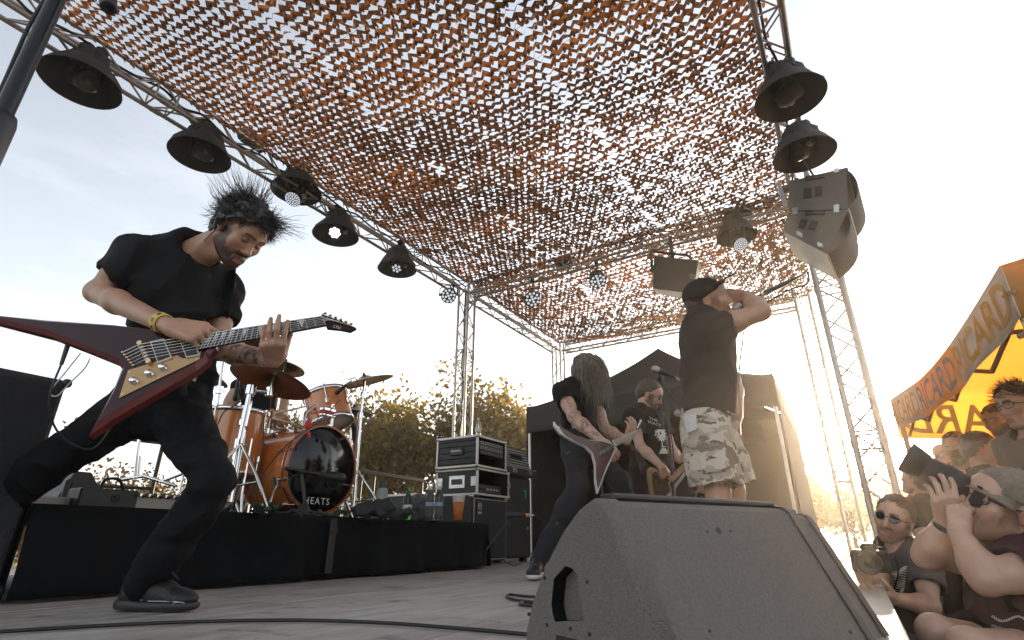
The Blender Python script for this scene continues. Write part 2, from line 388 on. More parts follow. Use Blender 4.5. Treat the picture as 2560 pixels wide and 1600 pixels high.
# ------------------------------------------------------------------ black gazebo on the far deck
def gazebo_black():
    x0, x1, y0, y1, ze, zv, zp = 7.50, 10.5, .56, 4.25, 2.20, 1.80, 3.36
    t = thing('gazebo', ((x0+x1)/2, (y0+y1)/2, 0), 'black pop up gazebo with pointed roof behind the singer', 'tent')
    pk = V((x0+x1)/2, (y0+y1)/2, zp)
    cor = [V(x0, y0, ze), V(x0, y1, ze), V(x1, y1, ze), V(x1, y0, ze)]
    def slope(A, B):
        def fn(u, v):
            e = lerp(A, B, u); p = lerp(e, pk, v); p[2] -= .34*v*(1-v)*2*(.6+.4*math.cos((u-.5)*2.4)); p[2] += .018*math.sin(u*23+v*7)*(1-v)
            return p
        return fn
    for q in range(4):
        A, B = cor[q], cor[(q+1) % 4]; solidify(MB().grid(slope(A, B), 16, 12).build('roof_panel', 'tent_black', t), .006)
        nrm = unit(np.cross(B-A, (0, 0, 1)))*.0
        solidify(MB().grid(lambda u, v: lerp(A, B, u)+V(0, 0, -(ze-zv)*v)+V(0, 0, .02*math.sin(u*math.pi*3)*v+.03*(1-v)) , 20, 3).build('valance', 'tent_black', t), .005)
    for q in (1, 2, 3):  # walls added so the inside of the tent stays dark
        A, B = cor[q], cor[(q+1) % 4]
        if q == 3: A, B = lerp(A, B, .0), lerp(A, B, .96)
        def fn(u, v):
            p = lerp(A, B, u); c = .03*math.sin(u*40+v*3)*v
            return p+V(c if q != 2 else c, c if q != 2 else 0, -.0-v*2.17)+V(.0, .0, 0)
        solidify(MB().grid(fn, 40, 6).build('side_wall', 'tent_black', t), .004)
    for c in cor:
        ins = (pk-c)*V(1, 1, 0); ins = unit(ins)*.05
        MB().box(c+ins+V(0, 0, -1.10), (.042, .042, 2.18), bev=.004).build('leg', 'alu', t)
    for q in (1, 2):
        A, B = cor[q]+(0, 0, -.1), cor[(q+1) % 4]+(0, 0, -.1); s = MB()
        n = 4
        for i in range(n):
            a, b = lerp(A, B, i/n), lerp(A, B, (i+1)/n); s.cyl(a+(0, 0, -.04), b+(0, 0, -.38), .012, n=4); s.cyl(a+(0, 0, -.38), b+(0, 0, -.04), .012, n=4)
        s.build('scissor_brace', 'black_metal', t)
gazebo_black()
# ------------------------------------------------------------------ trees
def tree(base, H, cw, ch, nleaf, ls, label, leafm='leaf', seed=0, trunk=.16, group='trees behind the stage', gaps=.35, lean=(0, 0)):
    rn = np.random.default_rng(seed); base = np.asarray(base, float)
    t = thing('tree', base, label, 'tree', group)
    top = base+V(lean[0], lean[1], H-ch*.55); m = MB()
    m.tube(smoothpath([base, lerp(base, top, .45)+V(.15, .1, 0)*trunk*3, top], 5), np.linspace(trunk, trunk*.25, 11).tolist(), 8)
    cc = base+V(lean[0], lean[1], H-ch/2); cl = []
    nb = 26
    for i in range(nb):
        d = unit(rn.normal(size=3)); d[2] = abs(d[2])*1.0-.35; d = unit(d); rr = rn.uniform(.45, 1.0)
        e = cc+d*V(cw/2, cw/2, ch/2)*rr; s = lerp(base, top, rn.uniform(.45, .98))
        m.tube(smoothpath([s, lerp(s, e, .5)+rn.normal(size=3)*.12*cw/4, e], 4), np.linspace(trunk*.30, trunk*.04, 9).tolist(), 5)
        for k in range(5):
            f = lerp(s, e, rn.uniform(.45, 1.08))+rn.normal(size=3)*V(cw, cw, ch)*.055; cl.append((f, rn.uniform(.07, .15)*cw))
            m.tube([lerp(s, e, .6), f], [trunk*.08, trunk*.03], 4)
    m.build('trunk', 'bark', t)
    n = nleaf; ci = rn.integers(0, len(cl), n); C = np.array([c[0] for c in cl]); Rr = np.array([c[1] for c in cl])
    p = C[ci]+rn.normal(size=(n, 3))*Rr[ci][:, None]*.55
    a = rn.normal(size=(n, 3)); a /= np.linalg.norm(a, axis=1)[:, None]; b = rn.normal(size=(n, 3)); b -= a*(a*b).sum(1)[:, None]; b /= np.linalg.norm(b, axis=1)[:, None]
    s = ls*rn.uniform(.6, 1.25, n)[:, None]; nn = np.cross(a, b)
    v = np.stack([p-a*s*.6, p+b*s*.42+nn*s*.12, p+a*s*.6, p-b*s*.42+nn*s*.12], 1).reshape(-1, 3)
    f = np.arange(4*n).reshape(-1, 4)
    o = link_mesh('crown', v, f, leafm, t)
    return t
tree(atF(1010, 1350, 17)*V(1, 1, 0)+V(0, 0, GZ), 6.1, 5.0, 5.0, 11000, .15, 'tree left of the back tower, its leaves thin against the sky', seed=1)
tree(atF(1185, 1350, 18)*V(1, 1, 0)+V(0, 0, GZ), 7.1, 5.0, 6.2, 12500, .15, 'tallest leafy tree, behind the truss tower and amplifier cases', seed=2)
tree(atF(1330, 1350, 20)*V(1, 1, 0)+V(0, 0, GZ), 5.9, 4.6, 5.2, 9500, .15, 'tree partly behind the black gazebo and long haired guitarist', seed=3)
tree(atF(548, 1350, 16)*V(1, 1, 0)+V(0, 0, GZ), 5.0, 1.6, 2.4, 1500, .13, 'small tree top behind the floor tom cymbal stand', seed=4, trunk=.09)
tree(atF(745, 1350, 17)*V(1, 1, 0)+V(0, 0, GZ), 5.2, 2.6, 2.8, 2600, .13, 'tree top behind the drummer and the rack tom', seed=5, trunk=.1)
tree(atF(300, 1350, 13)*V(1, 1, 0)+V(0, 0, GZ), 3.0, 3.6, 3.4, 6500, .09, 'golden bush seen between the front guitarist’s legs', 'leaf_gold', seed=6, trunk=.08)
tree(atF(455, 1350, 14)*V(1, 1, 0)+V(0, 0, GZ), 2.9, 3.0, 3.2, 5000, .09, 'golden bush behind the drum riser, right of the other', 'leaf_gold', seed=7, trunk=.08)
for i, (px, d, h, w_, lab) in enumerate(((930, 15, 2.6, 3.4, 'low bush behind the riser flask and handrail'), (1110, 15.5, 2.8, 3.8, 'low bush behind the flight cases'), (1290, 16, 2.6, 3.4, 'low bush right of the tall green taped cabinet'), (640, 14.5, 2.4, 3.0, 'low bush behind the drum kit'), (800, 15, 2.5, 3.0, 'low bush behind the broken cymbal stand'), (150, 13.5, 2.6, 2.6, 'golden bush at the far left behind the speaker cabinet'))):
    tree(atF(px, 1350, d)*V(1, 1, 0)+V(0, 0, GZ), h, w_, h*.95, 4200, .11, lab, 'leaf_gold' if px < 300 else 'leaf', seed=40+i, trunk=.06, group='bushes behind the stage')
for i, (px, d, h, cwid, lab) in enumerate(((2010, 24, 4.3, 2.8, 'sunlit tree just left of the low sun'), (2140, 27, 3.7, 4.4, 'hazy tree directly below the low sun'), (2270, 25, 3.7, 3.6, 'hazy tree between the truss tower and the crowd'), (2400, 26, 3.6, 4.0, 'hazy tree behind the standing crowd'))):
    tree(atF(px, 1350, d)*V(1, 1, 0)+V(0, 0, GZ), h, cwid, h*.85, 5200, .15, lab, seed=20+i, trunk=.14, group='trees by the sun')
# ------------------------------------------------------------------ organic surfaces: blended distance fields turned into one mesh
def vnoise(p, s, seed=0):
    q = p*s+seed*17.31; i = np.floor(q).astype(np.int64); f = q-i; u = f*f*(3-2*f)
    def h(a):
        n = (a[:, 0]*73856093) ^ (a[:, 1]*19349663) ^ (a[:, 2]*83492791) ^ (seed*2654435)
        n = (n ^ (n >> 13))*1274126177 & 0x7fffffff; n = (n ^ (n >> 16)) & 0xffff
        return n/65535.0
    r = 0
    for dx in (0, 1):
        for dy in (0, 1):
            for dz in (0, 1):
                w_ = (u[:, 0] if dx else 1-u[:, 0])*(u[:, 1] if dy else 1-u[:, 1])*(u[:, 2] if dz else 1-u[:, 2])
                r = r+w_*h(i+np.array([dx, dy, dz]))
    return r*2-1
def fbm(p, s, seed=0, o=3): return sum(vnoise(p, s*2**k, seed+k)*.5**k for k in range(o))
def cap(a, b, ra, rb=None, k=None, op='add'): return dict(t='cap', a=np.asarray(a, float), b=np.asarray(b, float), ra=ra, rb=ra if rb is None else rb, k=k, op=op)
def ell(c, r, A=None, k=None, op='add'): return dict(t='ell', c=np.asarray(c, float), r=np.asarray(r, float), A=np.eye(3) if A is None else np.asarray(A, float), k=k, op=op)
def ball(c, r, k=None, op='add'): return ell(c, (r, r, r), None, k, op)
def cut(p, n): return dict(t='cut', p=np.asarray(p, float), n=np.asarray(n, float), op='cut')
def pdist(d, P):
    if d['t'] == 'cap':
        ab = d['b']-d['a']; ap = P-d['a']; h = np.clip((ap@ab)/max(1e-9, ab@ab), 0, 1)
        return np.linalg.norm(ap-h[..., None]*ab, axis=-1)-(d['ra']*(1-h)+d['rb']*h)
    q = (P-d['c'])@d['A'].T; k0 = np.linalg.norm(q/d['r'], axis=-1); k1 = np.linalg.norm(q/d['r']**2, axis=-1)
    return k0*(k0-1)/np.maximum(k1, 1e-6)
def pbounds(d):
    if d['t'] == 'cap':
        r = max(d['ra'], d['rb']); return np.minimum(d['a'], d['b'])-r, np.maximum(d['a'], d['b'])+r
    e = np.sqrt(((d['A']*d['r'][:, None])**2).sum(0)); return d['c']-e, d['c']+e
def sdf_mesh(prims, vox, k=.02):
    adds = [d for d in prims if d['op'] == 'add']; B = [pbounds(d) for d in adds]
    lo = np.min([b[0] for b in B], 0)-vox*3; hi = np.max([b[1] for b in B], 0)+vox*3
    n = np.ceil((hi-lo)/vox).astype(int)+1
    Fd = np.full(n, .5, np.float32)
    ax = [lo[i]+np.arange(n[i])*vox for i in range(3)]
    for d in prims:
        if d['op'] == 'cut':
            pl = ((ax[0]-d['p'][0])*d['n'][0])[:, None, None]+((ax[1]-d['p'][1])*d['n'][1])[None, :, None]+((ax[2]-d['p'][2])*d['n'][2])[None, None, :]
            Fd = np.maximum(Fd, pl.astype(np.float32)); continue
        kk = k if d['k'] is None else d['k']; b0, b1 = pbounds(d); mg = kk+vox*3
        i0 = np.maximum(((b0-mg-lo)/vox).astype(int), 0); i1 = np.minimum(((b1+mg-lo)/vox).astype(int)+2, n)
        if (i1 <= i0).any(): continue
        sl = tuple(slice(a, b) for a, b in zip(i0, i1))
        G = np.stack(np.meshgrid(ax[0][sl[0]], ax[1][sl[1]], ax[2][sl[2]], indexing='ij'), -1)
        dv = pdist(d, G).astype(np.float32); cur = Fd[sl]
        if d['op'] == 'add':
            h = np.maximum(kk-np.abs(cur-dv), 0)/max(kk, 1e-6); Fd[sl] = np.minimum(cur, dv)-h*h*kk*.25
        else:
            dv = -dv; h = np.maximum(kk-np.abs(cur-dv), 0)/max(kk, 1e-6); Fd[sl] = np.maximum(cur, dv)+h*h*kk*.25
    s = Fd < 0
    c8 = [s[i:n[0]-1+i, j:n[1]-1+j, l:n[2]-1+l] for i in (0, 1) for j in (0, 1) for l in (0, 1)]
    any_ = np.logical_or.reduce(c8); all_ = np.logical_and.reduce(c8); mask = any_ & ~all_
    idx = np.argwhere(mask); vid = np.full(mask.shape, -1, np.int64); vid[mask] = np.arange(len(idx))
    acc = np.zeros((len(idx), 3)); cnt = np.zeros(len(idx))
    offs = [np.array(q) for q in [(i, j, l) for i in (0, 1) for j in (0, 1) for l in (0, 1)]]
    for a in range(8):
        for b in range(a+1, 8):
            df = offs[b]-offs[a]
            if np.abs(df).sum() != 1: continue
            ia, ib = idx+offs[a], idx+offs[b]; fa = Fd[ia[:, 0], ia[:, 1], ia[:, 2]]; fb = Fd[ib[:, 0], ib[:, 1], ib[:, 2]]
            cr = (fa < 0) != (fb < 0); t = np.where(cr, fa/np.where(cr, fa-fb, 1), 0)
            acc += np.where(cr[:, None], offs[a]+t[:, None]*df, 0); cnt += cr
    v = lo+(idx+acc/cnt[:, None])*vox
    faces = []
    for axis in range(3):
        sh = list(s.shape); sl0 = [slice(None)]*3; sl1 = [slice(None)]*3; sl0[axis] = slice(0, -1); sl1[axis] = slice(1, None)
        e0, e1 = s[tuple(sl0)], s[tuple(sl1)]; ch = np.argwhere(e0 != e1); u, w2 = [q for q in range(3) if q != axis]
        ok = (ch[:, u] > 0) & (ch[:, w2] > 0) & (ch[:, u] < s.shape[u]-1) & (ch[:, w2] < s.shape[w2]-1); ch = ch[ok]
        if not len(ch): continue
        flip = e0[ch[:, 0], ch[:, 1], ch[:, 2]]
        def at_(du, dw): q = ch.copy(); q[:, u] += du; q[:, w2] += dw; return vid[q[:, 0], q[:, 1], q[:, 2]]
        quad = np.stack([at_(-1, -1), at_(0, -1), at_(0, 0), at_(-1, 0)], 1)
        if axis == 1: flip = ~flip
        quad[~flip] = quad[~flip][:, ::-1]; faces.append(quad)
    f = np.concatenate(faces); f = f[(f >= 0).all(1)]
    return v, f
def vnormals(v, f):
    n = np.cross(v[f[:, 2]]-v[f[:, 0]], v[f[:, 3]]-v[f[:, 1]]); o = np.zeros_like(v)
    for k in range(4): np.add.at(o, f[:, k], n)
    return o/np.maximum(np.linalg.norm(o, axis=1), 1e-12)[:, None]
def relax(v, f, it=1, lam=.5):
    for _ in range(it):
        s = np.zeros_like(v); c = np.zeros(len(v))
        for k in range(4):
            np.add.at(s, f[:, k], v[f[:, (k+1) % 4]]); np.add.at(s, f[:, k], v[f[:, (k+3) % 4]]); np.add.at(c, f[:, k], 2)
        v = v*(1-lam)+lam*s/np.maximum(c, 1)[:, None]
    return v
def wrinkle(v, f, amp, scale, seed=0, stretch=None, fold=0., fscale=9.):
    n = vnormals(v, f); q = v if stretch is None else v*np.asarray(stretch)
    w_ = fbm(q, scale, seed, 3)
    d = amp*w_
    if fold:       # long creases: ridged warped noise
        r = 1-np.abs(fbm(q+.06*np.stack([fbm(q, 5, seed+7, 1)]*3, 1), fscale, seed+3, 2))*2.2; d = d+fold*(np.clip(r, -.3, 1)-.3)
    return v+n*d[:, None]
def merge(parts):
    vs, fs, cs, o = [], [], [], 0
    for v, f, c in parts: vs.append(v); fs.append(f+o); cs.append(np.broadcast_to(c, (len(v), 3))); o += len(v)
    return np.concatenate(vs), np.concatenate(fs), np.concatenate(cs)
# ------------------------------------------------------------------ hands, heads, feet
def rot(v, ax, a): return v*math.cos(a)+np.cross(ax, v)*math.sin(a)+ax*(ax@v)*(1-math.cos(a))
def hand(W, d, n, t, curls, thumb=(.6, .5, .3), s=1., spread=.06, tdir=None):
    """W wrist, d wrist to knuckles, n out of the palm, t towards the thumb side; curls: four triples of joint angles"""
    d = unit(d); n = unit(n-d*(n@d)); t = unit(t-d*(t@d)-n*(t@n)); P = []
    ks = [.031, .011, -.010, -.029]; kl = [.088, .092, .087, .078]
    Ls = [(.041, .026, .021), (.046, .029, .022), (.042, .027, .021), (.033, .021, .018)]
    for i in range(4):
        K = W+s*(d*kl[i]+t*ks[i]); P.append(cap(W+s*(d*.012+t*ks[i]*.55), K, .0165*s, .0125*s, k=.012*s))
        ax = np.cross(d, n); dd = unit(d+t*(1.5-i)*spread); a = 0; p = K
        for j in range(3):
            a = curls[i][j]; dd = unit(rot(dd, ax, a)); q = p+dd*Ls[i][j]*s; r0 = (.0098, .0090, .0080, .0068)[j]*s; r1 = (.0090, .0080, .0068)[j]*s
            if i == 3: r0 *= .88; r1 *= .88
            P.append(cap(p, q, r0, r1, k=.004*s)); p = q
    # thumb leaves the side of the palm near its base
    b = W+s*(d*.022+t*.026+n*.008); td = unit(d*math.cos(thumb[0])+t*math.sin(thumb[0])+n*.35)
    p = b
    for j, L_ in enumerate((.044, .034, .027)):
        if j: td = unit(td*math.cos(thumb[j])+unit(d*.55+n*.8-t*.5)*math.sin(thumb[j]))
        if tdir is not None: td = unit(np.asarray(tdir))
        q = p+td*L_*s; P.append(cap(p, q, (.0155, .0112, .0100)[j]*s, (.0115, .0100, .0078)[j]*s, k=(.014, .004, .004)[j]*s)); p = q
    return P
def head_prims(o):
    wj = o.get('jaw', 1.)
    P = [ell((-.014, 0, .036), (.099, .078, .086)), ell((.030, 0, -.028), (.066, .064*wj, .084), k=.03), ell((.05, 0, .045), (.05, .06, .05), k=.03)]
    for s in (-1, 1):
        P += [cap((-.004, s*.052*wj, -.052), (.066, s*.016, -.096), .021, .019, k=.03), ball((.060, s*.046, -.014), .023, k=.02),
              cap((.090, s*.010, .034), (.076, s*.046, .032), .0115, .010, k=.012)]
    P += [ball((.078, 0, -.097), .0205, k=.02)]
    P += [cap((.086, 0, .022), (.108, 0, -.024), .0085, .0115, k=.014), ball((.109, 0, -.029), .0122, k=.008)]
    for s in (-1, 1):
        P += [ball((.096, s*.0125, -.034), .0085, k=.006), ball((.0985, s*.031, .012), .0165, k=.014, op='sub'), ball((.0755, s*.0315, .011), .0145, k=.004)]
    P += [cap((.091, -.021, -.063), (.091, .021, -.063), .0078, k=.010), cap((.0965, -.010, -.061), (.0965, .010, -.061), .0066, k=.006),
          cap((.089, -.019, -.076), (.089, .019, -.076), .0085, k=.010)]
    P += [cap((.104, -.020, -.0685), (.104, .020, -.0685), .0050, k=.004, op='sub')]
    if o.get('mouth_open'): P += [ell((.098, 0, -.071), (.02, .017, .012), k=.004, op='sub')]
    for s in (-1, 1):
        P += [ell((-.006, s*.0795, .002), (.021, .0085, .034), np.array([[.97, 0, .22], [0, 1, 0], [-.22, 0, .97]]), k=.004),
              ell((-.001, s*.088, .003), (.010, .006, .017), None, k=.004, op='sub')]
    return P
def head_colors(p, o):
    """p in head space; a colour factor for skin, lips, beard, brows, eyes"""
    n = len(p); c = np.ones((n, 3)); x, y, z = p[:, 0], np.abs(p[:, 1]), p[:, 2]
    red = np.exp(-(((x-.10)/.03)**2+((z+.03)/.03)**2))*.12+np.exp(-(((x-.06)/.03)**2+((y-.045)/.02)**2+((z+.02)/.025)**2))*.10
    c[:, 1] -= red*.8; c[:, 2] -= red*.9
    lip = (x > .082) & (y < .024) & (z < -.056) & (z > -.084); c[lip] *= (.82, .66, .64)
    bd = o.get('beard', 0)
    if bd:
        m = np.clip((-.026-z+.010*fbm(p, 60, 5, 2))/.016, 0, 1)*np.clip((x+.018+.35*np.maximum(0, -z-.05))/.02, 0, 1)
        jaw = np.clip((y-.043)/.012, 0, 1)*np.clip((.03-z)/.03, 0, 1)*np.clip((x-.000)/.012, 0, 1)*np.clip((.058-x)/.012, 0, 1)
        cheek = (x > .052) & (z > -.062) & (y > .026); m = np.where(cheek, m*np.clip((-.030-z)/.03, .2, 1), m); m = np.maximum(m, jaw)
        m = np.where(z < -.112, m*.75, m); m = np.where(lip & (z > -.082), m*.15, m); m = np.clip(m*(1+.25*fbm(p, 150, 9, 2)), 0, 1)[:, None]*bd
        c = c*(1-m)+m*np.array(o.get('beard_col', (.075, .06, .055)))
    mo = o.get('moustache', bd)
    m = ((z < -.043) & (z > -.060) & (y < .032) & (x > .075))[:, None]*mo*.85; c = c*(1-m)+m*np.array(o.get('beard_col', (.075, .06, .055)))
    brow = np.clip(1-np.abs(z-(.0345+.004*np.sin(np.clip((y-.01)/.04, 0, 1)*3.1)))/.0065, 0, 1)*((y > .010) & (y < .050) & (x > .062))
    m = np.clip(brow*1.6, 0, 1)[:, None]*.9; c = c*(1-m)+m*np.array(o.get('brow_col', (.07, .055, .05)))
    eye = (((y-.0315)/.0155)**2+((z-.0105)/.0085)**2 < 1) & (x > .07)
    if o.get('eyes', 'closed') == 'open':
        c[eye] = (1.25, 1.35, 1.5); iris = ((y-.031)**2+(z-.0110)**2 < .0056**2) & (x > .07); c[iris] = (.10, .08, .07)
        lid = (np.abs(((y-.0315)/.0155)**2+((z-.0105)/.0085)**2-1) < .3) & (x > .07) & (z > .0105); c[lid] *= .3
    else:
        ln = eye & (z < .0065+.10*(y-.0315)**2/.0155); c[eye] *= (.80, .72, .70); c[ln] = (.10, .08, .07)
    ear = (y > .080); c[ear] *= (1.05, .88, .84)
    return np.clip(c, 0, 2)
def head_frame(fwd, up):
    f_ = unit(fwd); u_ = unit(np.asarray(up)-f_*(np.asarray(up)@f_)); return np.stack([f_, np.cross(u_, f_), u_])      # rows: forward, left, up
def make_head(o, vox=.004):
    v, f = sdf_mesh(head_prims(o), vox, .012); v = relax(v, f, 1, .35)
    return v, f, head_colors(v, o)
def foot_mesh(an, toe_dir, L_=.27, vox=.006, h=.0):
    """a low laced shoe: upper with toe cap, and a sole; returns upper and sole meshes"""
    x = unit(np.asarray(toe_dir, float)*V(1, 1, 0)); y = np.cross((0, 0, 1), x); z = V(0, 0, 1); b = np.asarray(an, float)*V(1, 1, 0)+V(0, 0, an[2]-.085)
    def q(a, s_, c): return b+x*a+y*s_+z*c
    up = [cap(q(-.045, 0, .045), q(-.038, 0, .105), .034, .030), cap(q(-.03, 0, .05), q(.02, 0, .085), .036, .038), cap(q(.02, 0, .072), q(.085, 0, .058), .034, .032, k=.02), cap(q(.05, 0, .045), q(.135, .003, .036), .036, .034, k=.025), ell(q(.150, .004, .036), (.050, .042, .026), np.stack([x, y, z]), k=.02),
          cap(q(.035, 0, .100), q(.105, 0, .066), .015, .013, k=.012), cut(b+V(0, 0, .014), (0, 0, -1)), cap(q(-.012, 0, .118), q(-.012, 0, .17), .030, .034, k=.004, op='sub')]
    so = [cap(q(-.055, 0, .016), q(.05, -.002, .014), .040, .038), cap(q(.05, -.002, .014), q(.165, .004, .013), .038, .040)]
    A = np.stack([x, y, z])
    so = [ell(q(-.038, 0, .018), (.056, .040, .034), A), ell(q(.055, 0, .016), (.10, .036, .022), A, k=.02), ell(q(.148, .004, .018), (.062, .043, .022), A, k=.02), cut(b+V(0, 0, .002), (0, 0, -1)), cut(q(-.05, 0, .034), unit(z+x*.03))]
    return sdf_mesh(up, vox, .02), sdf_mesh(so, vox, .015)
SKIN = dict(skin=(.42, .235, .155), skin_tan=(.36, .19, .12), skin_pale=(.50, .31, .225))
for k_, c_ in SKIN.items(): mat(k_, c_, .42, var=.17, nscale=15, bump=.16, bscale=190, attr=True, spec=.55)
mat('hair_black', (.012, .010, .010), .42, var=.4, nscale=30)
mat('hair_brown', (.055, .036, .026), .5, var=.4, nscale=30)
mat('hair_grey', (.15, .115, .09), .5, var=.4, nscale=30)
mat('tee_black', (.0095, .0095, .011), .78, var=.3, nscale=5, bump=.35, bscale=220, spec=.2)
mat('tee_brown', (.032, .027, .024), .92, var=.2, nscale=5, bump=.35, bscale=220, spec=.25)
mat('denim_black', (.0065, .007, .009), .82, var=.4, nscale=7, bump=.5, bscale=180, spec=.2)
mat('denim_blue', (.014, .016, .021), .9, var=.4, nscale=6, bump=.5, bscale=180)
mat('shoe_black', (.010, .010, .011), .55, var=.3, nscale=12, bump=.3, bscale=90)
mat('sole_black', (.026, .026, .028), .55, var=.3, nscale=20)
mat('lens_dark', (.01, .01, .011), .08, var=0., coat=.5)
mat('white_print', (.62, .61, .58), .8, var=.1)
def torso_prims(J, g=0., belly=1., chest=1.):
    up = unit(J['neck']-J['pelvis']); sd = J['shL']-J['shR']; sd = unit(sd-up*(sd@up)); fr = np.cross(sd, up); A = np.stack([sd, fr, up])
    L_ = np.linalg.norm(J['neck']-J['pelvis']); p = lambda t, f_=0.: lerp(J['pelvis'], J['neck'], t)+fr*f_
    mid = lerp(J['shL'], J['shR'], .5)
    P = [ell(lerp(p(.70), mid, .35)+fr*.01, (.158*chest+g, .108*chest+g, L_*.36+g), A), ell(p(.36, .012*belly), (.142*belly+g, .105*belly+g, L_*.34+g), A, k=.07), ell(p(.04), (.150+g, .112+g, .13+g), A, k=.07)]
    for k_ in ('shL', 'shR'): P += [cap(lerp(mid, J[k_], .35)+up*.0, J[k_], .078+g, .060+g, k=.05), cap(J['neck']-up*.005, lerp(J[k_], mid, .25)+up*.012, .042+g*.6, .044+g*.6, k=.05)]
    return P, A
def person(label, J, head, skin='skin', top=None, bottom=None, shoes=None, vox=.008, hv=.005, hands=None, arms=None, group=None, cat='person', tattoo=None, loc=None, belly=1., chest=1., neck_r=.056, arm_s=1.):
    root = thing('person', loc if loc is not None else (J['pelvis']*V(1, 1, 0)+V(0, 0, min(J['anL'][2], J['anR'][2])-.085)), label, cat, group)
    parts = []
    # head and neck
    hp = head['opts']; Fr = head_frame(head['fwd'], head['up']); hs = head.get('s', 1.); H0 = head['pos']
    v, f, c = make_head(hp, hv); parts.append((H0+(v*hs)@Fr, f, c))
    tw = lambda a: H0+(np.asarray(a)*hs)@Fr
    up = unit(J['neck']-J['pelvis'])
    np_ = [cap(tw((-.022, 0, -.030)), J['neck']-up*.01, neck_r, neck_r+.006), cap(tw((.03, 0, -.085)), J['neck']+up*.0, .030, .036, k=.03)]
    fr = np.cross(unit(J['shL']-J['shR']), up)
    for s_ in ('shL', 'shR'):
        np_ += [cap(J['neck']-up*.03, lerp(J['neck'], J[s_], .8)-up*.02, .05, .045, k=.05), cap(tw((-.035, (.055 if s_ == 'shL' else -.055), -.045)), J['neck']-up*.03+fr*.055+unit(J[s_]-J['neck'])*.02, .016, .014, k=.02)]
    np_ += [ell(J['neck']-up*.12+fr*.015, (.115, .062, .10), np.stack([unit(np.cross(up, fr)), fr, up]), k=.05)]
    v, f = sdf_mesh(np_, .007, .03); parts.append((v, f, (1, 1, 1)))
    tp, A = torso_prims(J, -.032, belly, chest); v, f = sdf_mesh(tp, .016, .05); parts.append((v, f, (1, 1, 1)))
    a_s = arm_s
    for sd in 'LR':
        s_, e_, w_ = J['sh'+sd], J['el'+sd], J['wr'+sd]; hd = (hands or {}).get(sd)
        ap = [cap(s_, lerp(s_, e_, .55), .050*a_s, .049*a_s), cap(lerp(s_, e_, .4), e_, .047*a_s, .038*a_s, k=.02), cap(e_, lerp(e_, w_, .32), .040*a_s, .045*a_s, k=.025), cap(lerp(e_, w_, .3), w_, .044*a_s, .0275*a_s, k=.02)]
        if hd: ap += hand(w_, **hd)
        v, f = sdf_mesh(ap, .0042 if hv < .0046 else .0055, .02); cc = np.ones((len(v), 3))
        if tattoo and sd in tattoo:
            t_, sc = tattoo[sd]; h_ = ((v-e_)@(w_-e_))/max(1e-6, (w_-e_)@(w_-e_)); m = (np.abs(fbm(v, sc, 3, 3)) < .13+.12*vnoise(v, sc*.4, 8)) & (h_ < .93); cc[m] = cc[m]*(1-t_)+t_*np.array((.16, .19, .22))
        parts.append((v, f, cc))
        if bottom is None or bottom.get('short') or bottom.get('bare'):
            hi, kn, an = J['hip'+sd], J['kn'+sd], J['an'+sd]
            lp = [cap(hi, kn, .085, .056), cap(kn, lerp(kn, an, .35), .054, .058, k=.03), cap(lerp(kn, an, .3), an, .056, .036, k=.03)]; v, f = sdf_mesh(lp, .010, .03); parts.append((v, f, (1, 1, 1)))
    v, f, c = merge(parts); link_mesh('body', v, f, skin, root, True, c)
    if top:
        g = top.get('g', .012); tp, A = torso_prims(J, g, belly, chest); hem = J['pelvis']-up*top.get('hem', .06)
        P = tp+[cut(hem, -unit(up+np.asarray(top.get('hemtilt', (0, 0, 0)))))]
        sl = top.get('sleeve', .58)
        if sl > 0:
            for sd in 'LR':
                s_, e_ = J['sh'+sd], J['el'+sd]; q = lerp(s_, e_, sl); P += [cap(s_, lerp(s_, e_, sl+.25), top.get('slr', .066)+g*.5, top.get('cuff', .066), k=.04)]
                if sl > .8: P += [cap(e_, lerp(e_, J['wr'+sd], .9), .055, .042, k=.03)]
        vs, fs = [], []
        bodyP = [d for d in P if d['op'] != 'cut']; cuts = [d for d in P if d['op'] == 'cut']
        nk = top.get('neck', .07); no = J['neck']+fr*top.get('nfw', .015)
        ops = [cap(no-up*top.get('nd', .012), no+up*.12+fr*.10, nk, nk*1.25, k=.008, op='sub')]
        for sd in 'LR':
            if 0 < sl <= .8:
                s_, e_ = J['sh'+sd], J['el'+sd]; q = lerp(s_, e_, sl); ax_ = unit(e_-s_)
                ops.append(cap(q+ax_*(.0+.075), q+ax_*.26, .115, .13, k=.004, op='sub')); ops.append(cap(lerp(s_, e_, sl-.06), e_, .052, .05, k=.003, op='sub'))
        v, f = sdf_mesh(bodyP+ops+cuts, top.get('vox', vox), .035); v = relax(v, f, 1, .4)
        v = wrinkle(v, f, top.get('amp', .006), top.get('ws', 7.), top.get('seed', 1), top.get('stretch'), top.get('fold', .006), top.get('fs', 8.))
        o = link_mesh('t_shirt' if sl > 0 else 'vest_top', v, f, top['mat'], root, True)
        if top.get('label'): o['label'] = top['label']
